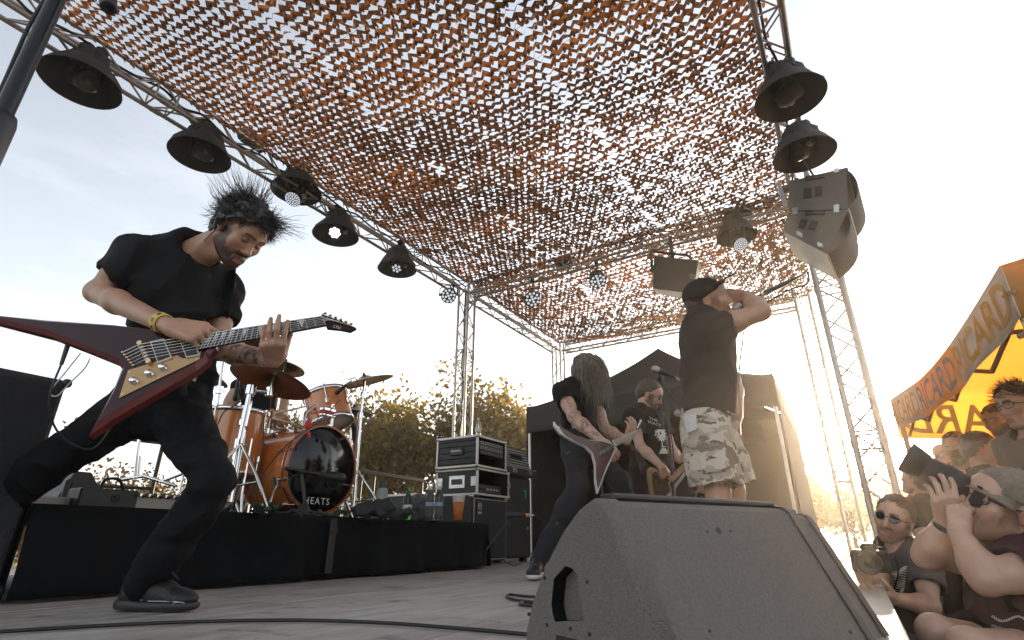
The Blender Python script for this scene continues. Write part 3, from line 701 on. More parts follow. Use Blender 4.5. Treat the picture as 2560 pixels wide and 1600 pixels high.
    if bottom and not bottom.get('bare'):
        sh = bottom.get('short'); g = bottom.get('g', 0.); P = [ell(J['pelvis']+up*.0, (.158+g, .122+g, .15), A)]; cuts = [cut(J['pelvis']+up*bottom.get('waist', .10), up)]
        ops = []
        for sd in 'LR':
            hi, kn, an = J['hip'+sd], J['kn'+sd], J['an'+sd]
            if sh:
                e = lerp(hi, kn, sh); P += [cap(hi, lerp(hi, kn, sh+.22), .098+g, .098+g*1.4, k=.04)]; ax_ = unit(kn-hi)
                ops += [cap(e+ax_*.13, e+ax_*.5, .15, .17, k=.004, op='sub'), cap(lerp(hi, kn, sh-.08), kn, .078, .066, k=.003, op='sub')]
            else:
                P += [cap(hi, kn, .094+g, .068+g, k=.05), cap(kn, lerp(kn, an, .35), .068+g, .064+g, k=.03), cap(lerp(kn, an, .3), lerp(kn, an, .97), .064+g, bottom.get('ankle', .056), k=.03)]
        v, f = sdf_mesh(P+ops+cuts, bottom.get('vox', vox), .03); v = relax(v, f, 1, .4)
        v = wrinkle(v, f, bottom.get('amp', .005), bottom.get('ws', 7.), bottom.get('seed', 2), bottom.get('stretch'), bottom.get('fold', .006), bottom.get('fs', 8.))
        link_mesh('shorts' if sh else 'trousers', v, f, bottom['mat'], root, True)
    if shoes:
        for sd in 'LR':
            if shoes.get('only') and sd not in shoes['only']: continue
            (v, f), (v2, f2) = foot_mesh(J['an'+sd], shoes['dir'+sd], vox=shoes.get('vox', .007)); s_ = link_mesh('shoe', v, f, shoes['mat'], root, True); link_mesh('sole', v2, f2, shoes['sole'], s_, True)
    root_d = dict(root=root, tw=tw, Fr=Fr, up=up, fr=fr, A=A)
    return root_d
def strands(paths, r0, r1=.0003, n=3):
    m = MB()
    for p in paths: m.tube(p, np.linspace(r0, r1, len(p)).tolist(), n, False)
    return m
def hair_shell(P, region, grow=.012, amp=.006, vox=.005, scale=40, seed=0, name='hair', material='hair_black', front=.055, low=-.03, hs=1.):
    """short hair: the grown skull kept only behind the hairline"""
    pr = [ell((-.016, 0, .040), (.100+grow, .078+grow, .088+grow)), ell((-.055, 0, -.01), (.055+grow*.6, .066+grow*.5, .07), k=.03)]
    v, f = sdf_mesh(pr, vox, .02)
    n = vnormals(v, f); v = v+n*(amp*fbm(v, scale, seed, 3))[:, None]
    x, y, z = v[:, 0], np.abs(v[:, 1]), v[:, 2]
    line = np.where(z > .075, front+.012, np.where(z > .03, front-.010-(.075-z)*.75, np.where(z > -.02, .006, -.028)))
    keep = (x < line+.008*fbm(v, 70, seed+3, 2)) & (z > low-.03*np.clip(-x/.08, 0, 1))
    fk = f[keep[f].all(1)]
    u = np.unique(fk); mp_ = np.full(len(v), -1); mp_[u] = np.arange(len(u))
    o = link_mesh(name, P['tw'](v[u]*1.0), mp_[fk], material, P['root'], True)
    return o
# ------------------------------------------------------------------ lamps on the trusses
mat('lens_white', (.30, .31, .34), .2, var=0, emit=(.86, .92, 1.0, .22))
mat('lens_hot', (.9, .9, 1.), .2, var=0, emit=(.80, .86, 1.0, 2.2))
mat('lens_off', (.10, .10, .11), .12, var=.1)
mat('canvas_in', (.012, .012, .014), .85, var=.3, nscale=8)
mat('hood_canvas', (.030, .027, .026), .68, var=.3, nscale=7, bump=.5, bscale=14)
LEDM = {}
def led_face(c, d, r, parent, mt, rings=((0, 1), (.42, 6), (.80, 12)), lr=.17):
    a, b = frame_of(d)
    for rr, n in rings:
        for k in range(n):
            t = 2*math.pi*k/n+rr; p = c+(math.cos(t)*a+math.sin(t)*b)*r*rr
            MB().lathe(p, d, [(0, .006), (r*lr*.7, .005), (r*lr, .001), (r*lr, -.004)], 10).build('led_lens', mt, parent)
def hooded(hang, rim, R, label, head_dir=None, lit=None, seed=0, tilt=(0, 0), drop=.0):
    """hang: point on the truss tube; rim: centre of the hood's rim"""
    rn = random.Random(seed); hang = np.asarray(hang, float); rim = np.asarray(rim, float)
    t = thing('stage_light', hang, label, 'stage light', 'rain-hooded stage lights')
    MB().box(hang+V(0, 0, .0), (.05, .07, .075), bev=.01).cyl(hang-V(0, 0, .02), hang-V(0, 0, .13), .012, n=8).build('clamp', 'black_metal', t)
    ax = unit(V(tilt[0], tilt[1], -1)); top = rim-ax*.40
    prof = [(.055, .0), (.10, .015), (.145, .09), (.165, .17), (R*.70, .235), (R*.86, .315), (R, .395), (R*1.015, .405), (R*1.0, .408)]
    n = 32; a, b = frame_of(ax); P = []
    for (r, h) in prof:
        for k in range(n):
            th = 2*math.pi*k/n; fl = 0 if h > .38 else .024*math.sin(5*th+seed+h*9)+.016*math.sin(9*th+seed*2-h*20)+.008*math.sin(14*th+h*31+seed)
            P.append(top+ax*(h+fl*.6)+(r+fl*(1 if h < .36 else .4))*(math.cos(th)*a+math.sin(th)*b))
    F_ = [(i*n+k, i*n+(k+1) % n, (i+1)*n+(k+1) % n, (i+1)*n+k) for i in range(len(prof)-1) for k in range(n)]+[tuple(range(n))]
    m = MB(); m.add(P, F_, True); o = m.build('hood', 'hood_canvas', t); solidify(o, .004, -1)
    # gathered ties of the hood at the truss
    kn = MB()
    for k in range(3): p = top+V(rn.uniform(-.09, .09), rn.uniform(-.09, .09), rn.uniform(.0, .05)); kn.sphere(p, (.06, .05, .045), 7, 5)
    kn.build('hood_tie', 'hood_canvas', t)
    base = top+ax*.10; MB().box(base, (.26, .22, .12), bev=.02).build('lamp_base', 'black_plastic', t)
    hd = unit(head_dir if head_dir is not None else (.2, -.5, -.7)); hc = rim-ax*.06+V(0, 0, drop)
    ya = unit(np.cross(hd, V(0, 0, 1)))
    for s in (-1, 1): MB().box((base+hc)/2+ya*s*.115, (.035, .03, np.linalg.norm(hc-base)+.06), np.stack([unit(np.cross(ya, V(0, 0, 1))), ya, V(0, 0, 1)]), bev=.008).build('yoke_arm', 'black_plastic', t)
    h_ = MB().lathe(hc, hd, [(0, -.13), (.055, -.125), (.075, -.10), (.085, -.03), (.095, .02), (.105, .075), (.10, .085), (.09, .080), (0, .080)], 20).build('head', 'black_plastic', t)
    fins = MB()
    for k in range(7): fins.lathe(hc+hd*(-.09+.014*k), hd, [(.078, 0), (.092, .001), (.092, .005), (.078, .006)], 18)
    fins.build('cooling_fin', 'black_plastic', h_); tag(h_.children[-1], kind='stuff')
    MB().cyl(hc-ya*.10, hc-ya*.15, .035, .03, n=12).build('pivot_knob', 'steel', h_)
    if lit == 'led': led_face(hc+hd*.084, hd, .098, h_, 'lens_white', ((0, 1), (.31, 6), (.60, 12), (.88, 18)), .112)
    elif lit == 'hot': led_face(hc+hd*.084, hd, .085, h_, 'lens_hot', ((0, 1), (.62, 7)), .26)
    elif lit == 'dim': led_face(hc+hd*.084, hd, .085, h_, 'lens_white', ((0, 1), (.62, 6)), .22)
    else: MB().lathe(hc+hd*.086, hd, [(0, .004), (.03, .003), (.034, 0)], 14).build('lens', 'lens_off', h_)
    return t
for i, (x, y, R, lab, hd, lit) in enumerate(((190, 197, .320, 'largest hooded stage light, leftmost on the back truss', cdir(.75, -.35, -.2), None), (472, 367, .308, 'second hooded stage light from the left on the back truss', cdir(.6, -.2, -.3), None),
        (700, 452, .31, 'hooded stage light with round cluster of white LEDs behind the guitarist’s hair', cdir(-.10, -.62, -.80), 'led'), (793, 556, .305, 'hooded stage light glaring brightest on the back truss', cdir(.05, -.35, -.95), 'hot'), (938, 636, .295, 'smallest hooded light on the back truss, next to the corner', cdir(.0, -.6, -.8), 'dim'))):
    rim = atY(x*K, y*K, BY-.06); hooded((rim[0], BY-.10, HT+.02), rim, R, lab, hd, lit, i, tilt=(0, 0), drop=-.14 if lit == 'led' else 0)
for i, (x, y, lab) in enumerate(((1866, 232, 'upper hooded stage light on the front truss'), (1900, 366, 'lower hooded stage light on the front truss, against the hung loudspeakers'))):
    rim = atZ(x*K, y*K, 4.02); hooded((rim[0], rim[1], HT+.0), rim, .305, lab, cdir(.55, .55, -.2) if i == 0 else cdir(-.8, -.2, -.2), None, 8+i)
rim = atX(1740*K, 560*K, MX-.02)
hooded((MX, rim[1], HT+.02), rim, .27, 'hooded stage light with lit LED cluster above the singer’s cap', cdir(.10, -.40, -.92), 'led', 12, drop=-.16)
def par(hang, c, hd, label, r=.105, lit='lens_white'):
    t = thing('stage_light', hang, label, 'stage light', 'small LED wash lights'); hang = np.asarray(hang, float); c = np.asarray(c, float); hd = unit(hd)
    MB().box(hang, (.05, .06, .08), bev=.01).cyl(hang, hang-V(0, 0, .12), .012, n=8).build('clamp', 'black_metal', t)
    s = unit(np.cross(hd, V(0, 0, 1))); tp = c+V(0, 0, .19)
    yk = MB().tube([c-s*(r+.025), c-s*(r+.03)+V(0, 0, .12), tp-s*.06, tp+s*.06, c+s*(r+.03)+V(0, 0, .12), c+s*(r+.025)], .009, 6); yk.tube([tp, hang-V(0, 0, .1)], .012, 6); yk.build('yoke', 'black_metal', t)
    h = MB().lathe(c, hd, [(0, -.10), (r*.8, -.10), (r*.95, -.08), (r, .06), (r*1.04, .08), (r*.98, .085), (r*.95, .07), (0, .07)], 22).build('head', 'black_plastic', t)
    MB().cyl(c+s*(r+.0), c+s*(r+.045), .022, n=10).build('pivot_knob', 'black_plastic', h)
    led_face(c+hd*.073, hd, r, h, lit, ((0, 1), (.0, 0), (.38, 4), (.78, 10)), .165)
p = atY(1060*K, 697*K, BY); par((p[0], BY-.1, HT+.02), p, cdir(.05, -.25, -.95), 'small LED wash light at the corner of the back truss', .13)
p = atX(1258*K, 705*K, MX); par((MX, p[1], HT+.02), p, cdir(.0, -.22, -.97), 'small LED wash light left on the cross truss', .13)
p = atX(1411*K, 658*K, MX); par((MX, p[1], HT+.02), p, cdir(.05, -.60, -.8), 'small LED wash light in the middle of the cross truss', .13)
for i, (x, y, lab) in enumerate(((598, 330, 'dark lamp tucked inside the back truss'), )):
    q = atY(x*K, y*K, BY); t = thing('floodlight', q, lab, 'floodlight'); MB().box(q, (.34, .16, .16), bev=.03).build('housing', 'black_metal', t); MB().box(q+V(0, -.02, -.10), (.28, .10, .03), bev=.01).build('glass', 'lens_off', t)
for i, (x, y, lab) in enumerate(((1331, 622, 'dark flood lamp in the left part of the cross truss'), (1752, 498, 'dark flood lamp in the right part of the cross truss'))):
    q = atX(x*K, y*K, MX); t = thing('floodlight', q, lab, 'floodlight', 'flood lamps in the cross truss'); MB().box(q, (.16, .30, .14), bev=.03).build('housing', 'black_metal', t); MB().box(q+V(-.01, -.02, -.09), (.10, .24, .03), bev=.01).build('glass', 'lens_off', t)
# ------------------------------------------------------------------ loudspeakers
mat('speaker_paint', (.11, .094, .08), .55, var=.14, nscale=9, bump=.18, bscale=260)
mat('grille', (.020, .019, .019), .7, var=.25, nscale=90, bump=.5, bscale=320)
mat('monitor_paint', (.165, .148, .135), .72, var=.22, nscale=160, bump=.75, bscale=300)
mat('trim_light', (.38, .35, .31), .5, var=.1)
def line_array():
    Xa, Xb = 5.62, 6.22
    A = lambda x, y: atX(1800+x/2.1, y/2.1, Xa)
    e = atX(2093, 702, Xb)-atX(2067, 636, Xa)
    t = thing('line_array', A(515, 880), 'two grey line array loudspeakers hung from the front truss', 'loudspeaker')
    cabs = [([(362, 952), (662, 880), (672, 1098), (360, 1106)], [(665, 882), (674, 1098)]), ([(360, 1112), (672, 1104), (560, 1333), (330, 1214)], [(674, 1104), (562, 1335)])]
    for ci, (poly, fr_) in enumerate(cabs):
        P = [A(*q) for q in poly]
        cb = MB().prism(P, e).build('cabinet', 'speaker_paint', t, normals=True)
        P0, P1 = A(*fr_[0]), A(*fr_[1]); out_ = unit(np.cross(P1-P0, e)); out_ = out_ if out_[1] < 0 else -out_
        gm = MB(); gm.grid(lambda u, v: lerp(P0, P1, .03+.94*u)+e*(.03+.94*v)+out_*(.006+.085*math.sin(math.pi*u)**.8), 8, 6); gm.build('grille', 'grille', cb)
        [MB().tube([q_, q_+e], .010, 6).build('edge_trim', 'trim_light', cb) for q_ in (P0, P1)]
        # ports, hinge plates and handles on the near side
        px = unit(e)*-.004
        def pl(q, s, nm, mt, th=.012): MB().prism([A(*k)-unit(e)*.004 for k in q], -unit(e)*th).build(nm, mt, cb, normals=True)
        def rq(cx, cy, w_, h_, sk=0): return [(cx-w_, cy-h_+sk), (cx+w_, cy-h_-sk), (cx+w_, cy+h_-sk), (cx-w_, cy+h_+sk)]
        if ci == 0:
            pl(rq(460, 1016, 20, 26, 2), 0, 'port', 'grille', .003); pl(rq(518, 1006, 19, 26, 2), 0, 'port', 'grille', .003)
            pl(rq(500, 932, 50, 10, 8), 0, 'rail_plate', 'black_metal'); pl(rq(612, 898, 13, 10, 2), 0, 'hinge_plate', 'steel'); pl(rq(402, 945, 12, 8, 2), 0, 'hinge_plate', 'steel')
        else:
            pl([(425, 1150), (463, 1155), (445, 1205), (408, 1198)], 0, 'port', 'grille', .003); pl([(480, 1158), (516, 1162), (498, 1212), (462, 1206)], 0, 'port', 'grille', .003)
            pl(rq(500, 1120, 52, 9, 3), 0, 'rail_plate', 'black_metal'); pl(rq(612, 1098, 14, 20, 2), 0, 'hinge_plate', 'steel'); pl(rq(395, 1112, 13, 18, 2), 0, 'hinge_plate', 'steel'); pl(rq(418, 1232, 15, 12, -6), 0, 'hinge_plate', 'steel'); pl(rq(526, 1288, 13, 10, -6), 0, 'hinge_plate', 'steel')
    # bumper frame and hoist
    b0, b1 = A(295, 950), A(660, 855)
    fb = MB().box((b0+b1)/2+e*.3, (.06, np.linalg.norm(b1-b0)*1.0, .07), np.stack([V(1, 0, 0), unit(b1-b0), unit(np.cross(V(1, 0, 0), unit(b1-b0)))]), bev=.006)
    fb.box((b0+b1)/2+e*.8, (.05, np.linalg.norm(b1-b0), .06), np.stack([V(1, 0, 0), unit(b1-b0), unit(np.cross(V(1, 0, 0), unit(b1-b0)))]), bev=.006); fb.build('flying_frame', 'speaker_paint', t)
    q0, q1 = A(305, 955), A(345, 1085); MB().box((q0+q1)/2, (.02, .045, np.linalg.norm(q1-q0)), np.stack([V(1, 0, 0), np.cross(unit(q1-q0), V(1, 0, 0)), unit(q1-q0)]), bev=.004).build('rear_link', 'steel', t)
    for s in (.3, .7): c = lerp(b0, b1, .55)+e*s; MB().cyl(c, V(c[0], FYT, HT+.05), .012, n=8).build('hoist_chain', 'steel', t)
    text_part('logo_lettering', 'L', .05, A(660, 1372)+e*.82, unit(e), V(0, 0, 1), 'white_print', t, .002)
line_array()
def hung_speaker():
    X = MX-.28; A = lambda x, y, dx=0: atX(1050+x/2.547, 450+y/2.547, X+dx)
    t = thing('loudspeaker', A(1620, 500), 'small black box loudspeaker hung under the cross truss', 'loudspeaker')
    P = [A(1490, 485), A(1773, 510), A(1738, 724), A(1482, 690)]; off = V(.36, .04, .06)
    cb = MB().prism(P, off).build('cabinet', 'speaker_paint', t, normals=True)
    c = sum(P)/4; MB().prism([lerp(p, c, .035)-V(.004, 0, 0) for p in P], V(-.012, 0, 0)).build('grille', 'grille', t, normals=True)
    lp = A(1735, 618)-V(.018, 0, 0); a = unit(P[1]-P[0]); b = V(0, 0, 1)
    lg = MB()
    for q0, q1 in (((-1, -1), (1, -1)), ((1, -1), (1, 1)), ((1, 1), (-1, 1)), ((-1, 1), (-1, -1)), ((-.6, -.7), (.4, .8))): lg.cyl(lp+(a*q0[0]+b*q0[1])*.03, lp+(a*q1[0]+b*q1[1])*.03, .004, n=5)
    lg.build('square_emblem', 'trim_light', t)
    MB().tube([A(1495, 590), A(1478, 560), A(1470, 470), A(1478, 455), A(1700, 480), A(1735, 500)], .02, 6).build('mounting_bracket', 'black_metal', t)
    MB().cyl(A(1490, 575), A(1490, 575)+V(-.03, 0, 0), .05, n=14).build('pivot_knob', 'black_plastic', t)
    h = A(1590, 455); MB().box((h+V(MX, h[1], HT))/2, (.05, .05, abs(HT-h[2])+.1), bev=.01).build('clamp', 'black_metal', t)
hung_speaker()
# stage monitor in the foreground
def wedge(name, B1, dside, dw, W, prof, label, detail=True):
    t = thing('stage_monitor', B1, label, 'stage monitor', 'floor monitors at the stage edge'); S = lambda p, z, w_: B1+dside*p+dw*w_+V(0, 0, z)
    n = len(prof)
    m = MB()
    # cabinet with rounded side cheeks standing 8 mm proud of the panels
    inner = [S(p, z, .030) for p, z in prof]
    m.prism(inner, dw*(W-.060)); body = m.build('cabinet', 'monitor_paint', t, normals=True)
    for w0, sg in ((0, 1), (W, -1)):
        ou = []; cen = np.mean(np.array(prof), 0)
        for p, z in prof: ou.append((p+(p-cen[0])*.022, max(0, z+(z-cen[1])*.03)))
        L0 = [S(p, z, w0+sg*.036) for p, z in ou]; L1 = [S(p, z, w0+sg*.012) for p, z in ou]; L2 = [S(cen[0]+(p-cen[0])*.965, max(0., cen[1]+(z-cen[1])*.955), w0+sg*.002) for p, z in ou]; L3 = [S(cen[0]+(p-cen[0])*.93, max(0.002, cen[1]+(z-cen[1])*.92), w0) for p, z in ou]
        c = MB(); c.add(L0+L1+L2+L3, [(k*n+i, k*n+(i+1) % n, (k+1)*n+(i+1) % n, (k+1)*n+i) for k in range(3) for i in range(n)], True)
        if sg == 1 and detail:
            # cheek with a handle hole: fan around the hole outline
            hc = (.262, .112); hole = []
            for k in range(n):
                a = math.atan2(prof[k][1]-hc[1], prof[k][0]-hc[0]); r = .062
                hz = hc[1]+r*1.0*math.sin(a); hp = hc[0]+r*.85*math.cos(a)
                hz = max(hz, hc[1]-.036); hole.append((hp, hz))
            H0 = [S(p, z, w0) for p, z in hole]; H1 = [S(p, z, w0+.13) for p, z in hole]
            c.add(L3+H0, [(i, (i+1) % n, n+(i+1) % n, n+i) for i in range(n)])
            hr = MB(); hr.add(H0+H1, [(i, (i+1) % n, n+(i+1) % n, n+i) for i in range(n)]); hr.add(H1, [tuple(range(n))]); hr.build('handle_recess', 'black_cloth', t)  # near-black lining: the shade inside the hole is put into the colour
            H2 = [(.225, .055), (.300, .055), (.305, .008), (.235, .008)]
            MB().prism([S(p, z, w0-.001) for p, z in H2], dw*.004).build('connector_recess', 'black_plastic', t, normals=True)
            for q in ((.335, .150), (.200, .150), (.330, .068), (.255, .070), (.200, .068), (.29, .250), (.18, .04), (.395, .08), (.375, .17)): MB().cyl(S(q[0], q[1], w0-.002), S(q[0], q[1], w0+.004), .0035, n=8).build('screw', 'black_plastic', t)
        else: c.add(L3, [tuple(range(n))])
        o = c.build('cheek', 'monitor_paint', t, normals=True)
    pa, pb = None, None
    k = max(range(n), key=lambda i: prof[i][1]); p0, z0 = prof[k]; p1, z1 = prof[k+1]
    # grille on the musician's side
    up_ = V(0, 0, 1)
    g0, g1 = [q for q in prof if q[0] == max(x for x, _ in prof[k:])][0], prof[k+1]
    MB().prism([S(prof[k+1][0]+.006, prof[k+1][1]+.004, .04), S(prof[k+1][0]+.006, prof[k+1][1]+.004, W-.04), S(prof[-2][0]+.012, prof[-2][1], W-.04), S(prof[-2][0]+.012, prof[-2][1], .04)], V(0, 0, .006)).build('grille', 'grille', t, normals=True)
    MB().box(S(prof[k][0], prof[k][1], W/2)+V(0, 0, .0075), (W-.076, .040, .013), np.stack([dw, dside, up_]), bev=.004).build('top_strip', 'black_plastic', t)
    if detail:
        nb = unit(np.cross(dw, S(prof[1][0], prof[1][1], 0)-S(prof[0][0], prof[0][1], 0))); nb = nb if nb@(B1-CAM) < 0 else -nb
        for w_, f_, r_ in ((.27, .86, .007), (.235, .85, .003), (.305, .855, .003), (.33, .12, .004), (.5, .2, .004), (.12, .3, .003), (.55, .9, .003)):
            q = lerp(S(prof[0][0], prof[0][1], w_), S(prof[1][0], prof[1][1], w_), f_); MB().cyl(q-nb*.002, q+nb*.0012, r_, n=10).build('screw', 'black_plastic', t)
    return t
ds = unit(-.52*RV+.854*FV); dwv = unit(.854*RV+.52*FV)
prof = [(0, 0), (.135, .276), (.150, .287), (.180, .289), (.215, .275), (.270, .235), (.335, .170), (.385, .100), (.408, .050), (.410, .0)]
wedge('stage_monitor', lf(.24, .90, 0), ds, dwv, .574, prof, 'big grey stage monitor wedge filling the lower right foreground')
wedge('stage_monitor', lf(.60, 1.32, 0), unit(-.52*RV+.854*FV), unit(.854*RV+.52*FV), .40, prof, 'second stage monitor, its edge showing behind the right end of the big one', False)
# ------------------------------------------------------------------ drum riser
RX0, RX1, RY0, RY1, RZ = .925, 4.15, 2.76, 4.95, .35
riser = thing('drum_riser', ((RX0+RX1)/2, RY0, 0), 'low drum riser draped in black cloth', 'riser')
MB().box(((RX0+RX1)/2, (RY0+RY1)/2, RZ-.02), (RX1-RX0, RY1-RY0, .04), bev=.006).build('platform', 'black_cloth', riser)
def skirt(A, B, seed):
    A = V(*A); B = V(*B); nrm = unit(np.cross(B-A, (0, 0, 1))); L_ = np.linalg.norm(B-A)
    def fn(u, v):
        s = u*L_; f1 = .012*math.sin(s*7+seed)+.009*math.sin(s*17.3+seed*2)+.006*math.sin(s*31+1.3*seed); b_ = .015+.05*(1-v)
        return lerp(A, B, u)+nrm*((b_*.6+f1*(1-v)*1.5+.010*math.sin(s*3.1+v*5)) if seed != 2 else .004)+V(0, 0, .014+v*(RZ-.010))
    return MB().grid(fn, int(L_*40), 8)
for i, (A, B) in enumerate((((RX0, RY0), (RX1, RY0)), ((RX1, RY0), (RX1, RY1)), ((RX0, RY1), (RX0, RY0)))):
    solidify(skirt((*A, 0), (*B, 0), i).build('skirt', 'black_cloth', riser), .004)
st = MB(); xs = 1.98+.42; st.box((xs, RY0-.055, .19), (.05, .006, .30), bev=.002); st.box((xs, RY0-.06, .27), (.06, .012, .03), bev=.003); st.build('strap', 'black_plastic', riser)
blk = tag(MB().box((1.30, RY0-.22, .022), (.09, .05, .042), bev=.003).build('wood_block', mat('pale_wood', (.42, .30, .19), .7, var=.2, nscale=9, stretch=(1, 8, 1))), 'small pale wood block on the stage floor under the riser skirt', 'block')
# ------------------------------------------------------------------ drums
mat('drum_lacquer', (.52, .16, .036), .22, var=.22, nscale=3.2, coat=.7, stretch=(5, 5, .7))
mat('drum_hoop', (.40, .115, .03), .28, var=.15, coat=.5)
mat('drum_head_black', (.006, .006, .007), .12, var=.2, nscale=3)
mat('drum_head_white', (.62, .61, .58), .5, var=.06)
mat('bronze', (.42, .27, .14), .30, 1.0, var=.30, nscale=9, bump=.12, bscale=60)
mat('bronze_dark', (.22, .14, .085), .36, 1.0, var=.35, nscale=7, bump=.25, bscale=45)
mat('tape_red', (.55, .03, .04), .6); mat('orange_ring', (.85, .22, .04), .5); mat('stick_wood', (.50, .33, .18), .5, var=.15, nscale=20)
def shell(t, c, ax, r, d, hoopm, lugs=8, head0='drum_head_white', head1='drum_head_white', hoop_r=1.05, hoop_w=.024, hoop0='chrome'):
    """drum along ax from c (front or top head) for depth d"""
    ax = unit(ax); a, b = frame_of(ax)
    MB().lathe(c, ax, [(r, .008), (r, d-.008)], 48).build('shell', 'drum_lacquer', t)
    for s, hm in ((0, head0), (d, head1)):
        sg = 1 if s == 0 else -1
        MB().lathe(c+ax*s, ax, [(0, sg*.004), (r*.985, sg*.004), (r*1.0, sg*.010)], 48).build('drum_head', hm, t)
        MB().lathe(c+ax*s, ax, [(r*1.0, -sg*.006), (r*hoop_r, -sg*.006), (r*hoop_r, sg*hoop_w), (r*1.005, sg*hoop_w)], 48).build('hoop', hoopm, t)
    for k in range(lugs):
        an = 2*math.pi*(k+.5)/lugs; n = math.cos(an)*a+math.sin(an)*b; tg = np.cross(ax, n)
        for s in (.24, .76) if d > .3 else (.5,):
            p = c+ax*d*s+n*(r+.012); lg = MB().box(p, (.022, .05, .026), np.stack([tg, ax, n]), bev=.007).build('lug', 'chrome', t)
            e = c+(ax*(d+.004) if s > .5 else -ax*.004)+n*(r+.014)
            MB().cyl(p, e, .0045, n=6).build('tension_rod', 'chrome', lg)
            MB().box(e+ax*(.004 if s <= .5 else -.004), (.02, .022, .016), np.stack([tg, ax, n]), bev=.004).build('claw', 'chrome', lg)
def badge(t, p, n, up):
    x = np.cross(up, n); MB().box(p, (.040, .048, .003), np.stack([x, up, n]), bev=.001).build('badge', 'chrome', t); MB().box(p+n*.0022, (.030, .037, .001), np.stack([x, up, n])).build('badge_inset', 'black_plastic', t)
# bass drum
bc = V(2.58, 3.08, .675); br_ = .285
bd = thing('bass_drum', bc-V(0, 0, br_), 'orange lacquered bass drum with a glossy black front head', 'drum')
shell(bd, bc, V(0, 1, 0), br_, .46, 'drum_hoop', 10, 'drum_head_black', 'drum_head_white', 1.045, .038)
MB().lathe(bc, V(0, 1, 0), [(br_*1.05, .040), (br_*1.055, .044), (br_*1.0, .050)], 48).build('rim_ring', 'chrome', bd)
text_part('head_lettering', 'HEATS', .062, bc+V(-.02, -.004, -.215), V(1, 0, 0), V(0, 0, 1), 'white_print', bd, .0008, 'CENTER', spacing=1.25)
pc = bc+V(.10, -.003, -.07); MB().lathe(pc, V(0, -1, 0), [(.062, .0), (.062, .003), (.058, .004), (.056, .0)], 32).build('port_ring', 'black_plastic', bd); MB().lathe(pc, V(0, -1, 0), [(0, .001), (.058, .001)], 32).build('port_hole', 'black_cloth', bd)
text_part('ring_lettering', 'HEATS', .017, pc+V(0, -.001, .078), V(1, 0, 0), V(0, 0, 1), 'white_print', bd, .0006, 'CENTER', spacing=1.2)
for s in (-1, 1):
    f0 = bc+V(s*br_*.93, .10, -br_*.36); MB().cyl(f0, f0+V(s*.10, -.06, -(f0[2]-RZ)), .009, n=8).cyl(f0+V(s*.02, 0, .03), f0-V(0, 0, .03), .022, n=10).build('spur', 'chrome', bd)
MB().tube([bc+V(-.12, .12, br_), bc+V(-.10, .14, br_+.10), bc+V(0.02, .16, br_+.2)], .014, 8).build('tom_post', 'chrome', bd)
# rack tom, floor tom, snare
rc = V(2.70, 3.26, 1.235); ra = unit(V(.10, -.34, -.93))
rt = thing('rack_tom', rc, 'orange rack tom tilted above the bass drum', 'drum'); shell(rt, rc+V(0, .05, .02), ra, .160, .25, 'chrome', 6)
n_ = unit(V(-.2, -.95, .3)); n_ = unit(n_-ra*(n_@ra)); badge(rt, rc+V(0, .05, .02)+ra*.11+unit(V(.45, -.85, .3)-ra*(V(.45, -.85, .3)@ra))*.163, unit(V(.45, -.85, .3)-ra*(V(.45, -.85, .3)@ra)), -ra)
tb = rc+ra*.17+unit(V(-.8, -.55, 0)-ra*(V(-.8, -.55, 0)@ra))*.15
MB().box(tb, (.12, .05, .035), bev=.01).box(tb+V(0, 0, -.04), (.12, .045, .02), bev=.006).build('tom_bracket', 'chrome', rt); MB().box(tb+V(0, -.004, -.022), (.122, .046, .016)).build('tape', 'tape_red', rt)
MB().cyl(tb+V(.04, 0, .05), tb+V(.06, .0, -.26), .013, n=10).build('tom_arm', 'chrome', rt)
fc = V(2.14, 3.50, 1.03)
ft = thing('floor_tom', V(fc[0], fc[1], RZ), 'tall orange floor tom left of the bass drum', 'drum'); shell(ft, fc, V(0, 0, -1), .205, .42, 'chrome', 8)
badge(ft, fc+V(-.055, -.199, -.20), unit(V(-.26, -.96, 0)), V(0, 0, 1))
for k in range(3):
    an = 2*math.pi*k/3+.5; q = fc+V(math.cos(an), math.sin(an), 0)*.235; MB().tube([q+V(0, 0, -.2), q+V(0, 0, -.55), V(q[0]+math.cos(an)*.03, q[1]+math.sin(an)*.03, RZ+.012)], .0075, 8).build('leg', 'chrome', ft)
sc_ = V(2.62, 3.78, 1.0)
sn = thing('snare_drum', sc_, 'chrome snare drum behind the bass drum', 'drum'); 
MB().lathe(sc_, V(0, 0, -1), [(.175, 0), (.175, .15)], 40).build('shell', 'chrome', sn); MB().lathe(sc_, V(0, 0, 1), [(0, .0), (.175, .0)], 40).build('drum_head', 'drum_head_white', sn)
for z in (0, -.14): MB().lathe(sc_+V(0, 0, z), V(0, 0, 1), [(.176, -.01), (.188, -.01), (.188, .012), (.178, .014)], 40).build('hoop', 'chrome', sn)
for k in range(8): an = k*math.pi/4; MB().box(sc_+V(math.cos(an)*.184, math.sin(an)*.184, -.07), (.02, .02, .06), bev=.006).build('lug', 'chrome', sn)
MB().cyl(sc_-V(0, 0, .15), V(sc_[0], sc_[1], RZ+.12), .012, n=8).tube([V(sc_[0]-.2, sc_[1], RZ+.01), V(sc_[0], sc_[1], RZ+.2), V(sc_[0]+.2, sc_[1], RZ+.01)], .01, 6).build('stand', 'chrome', sn)
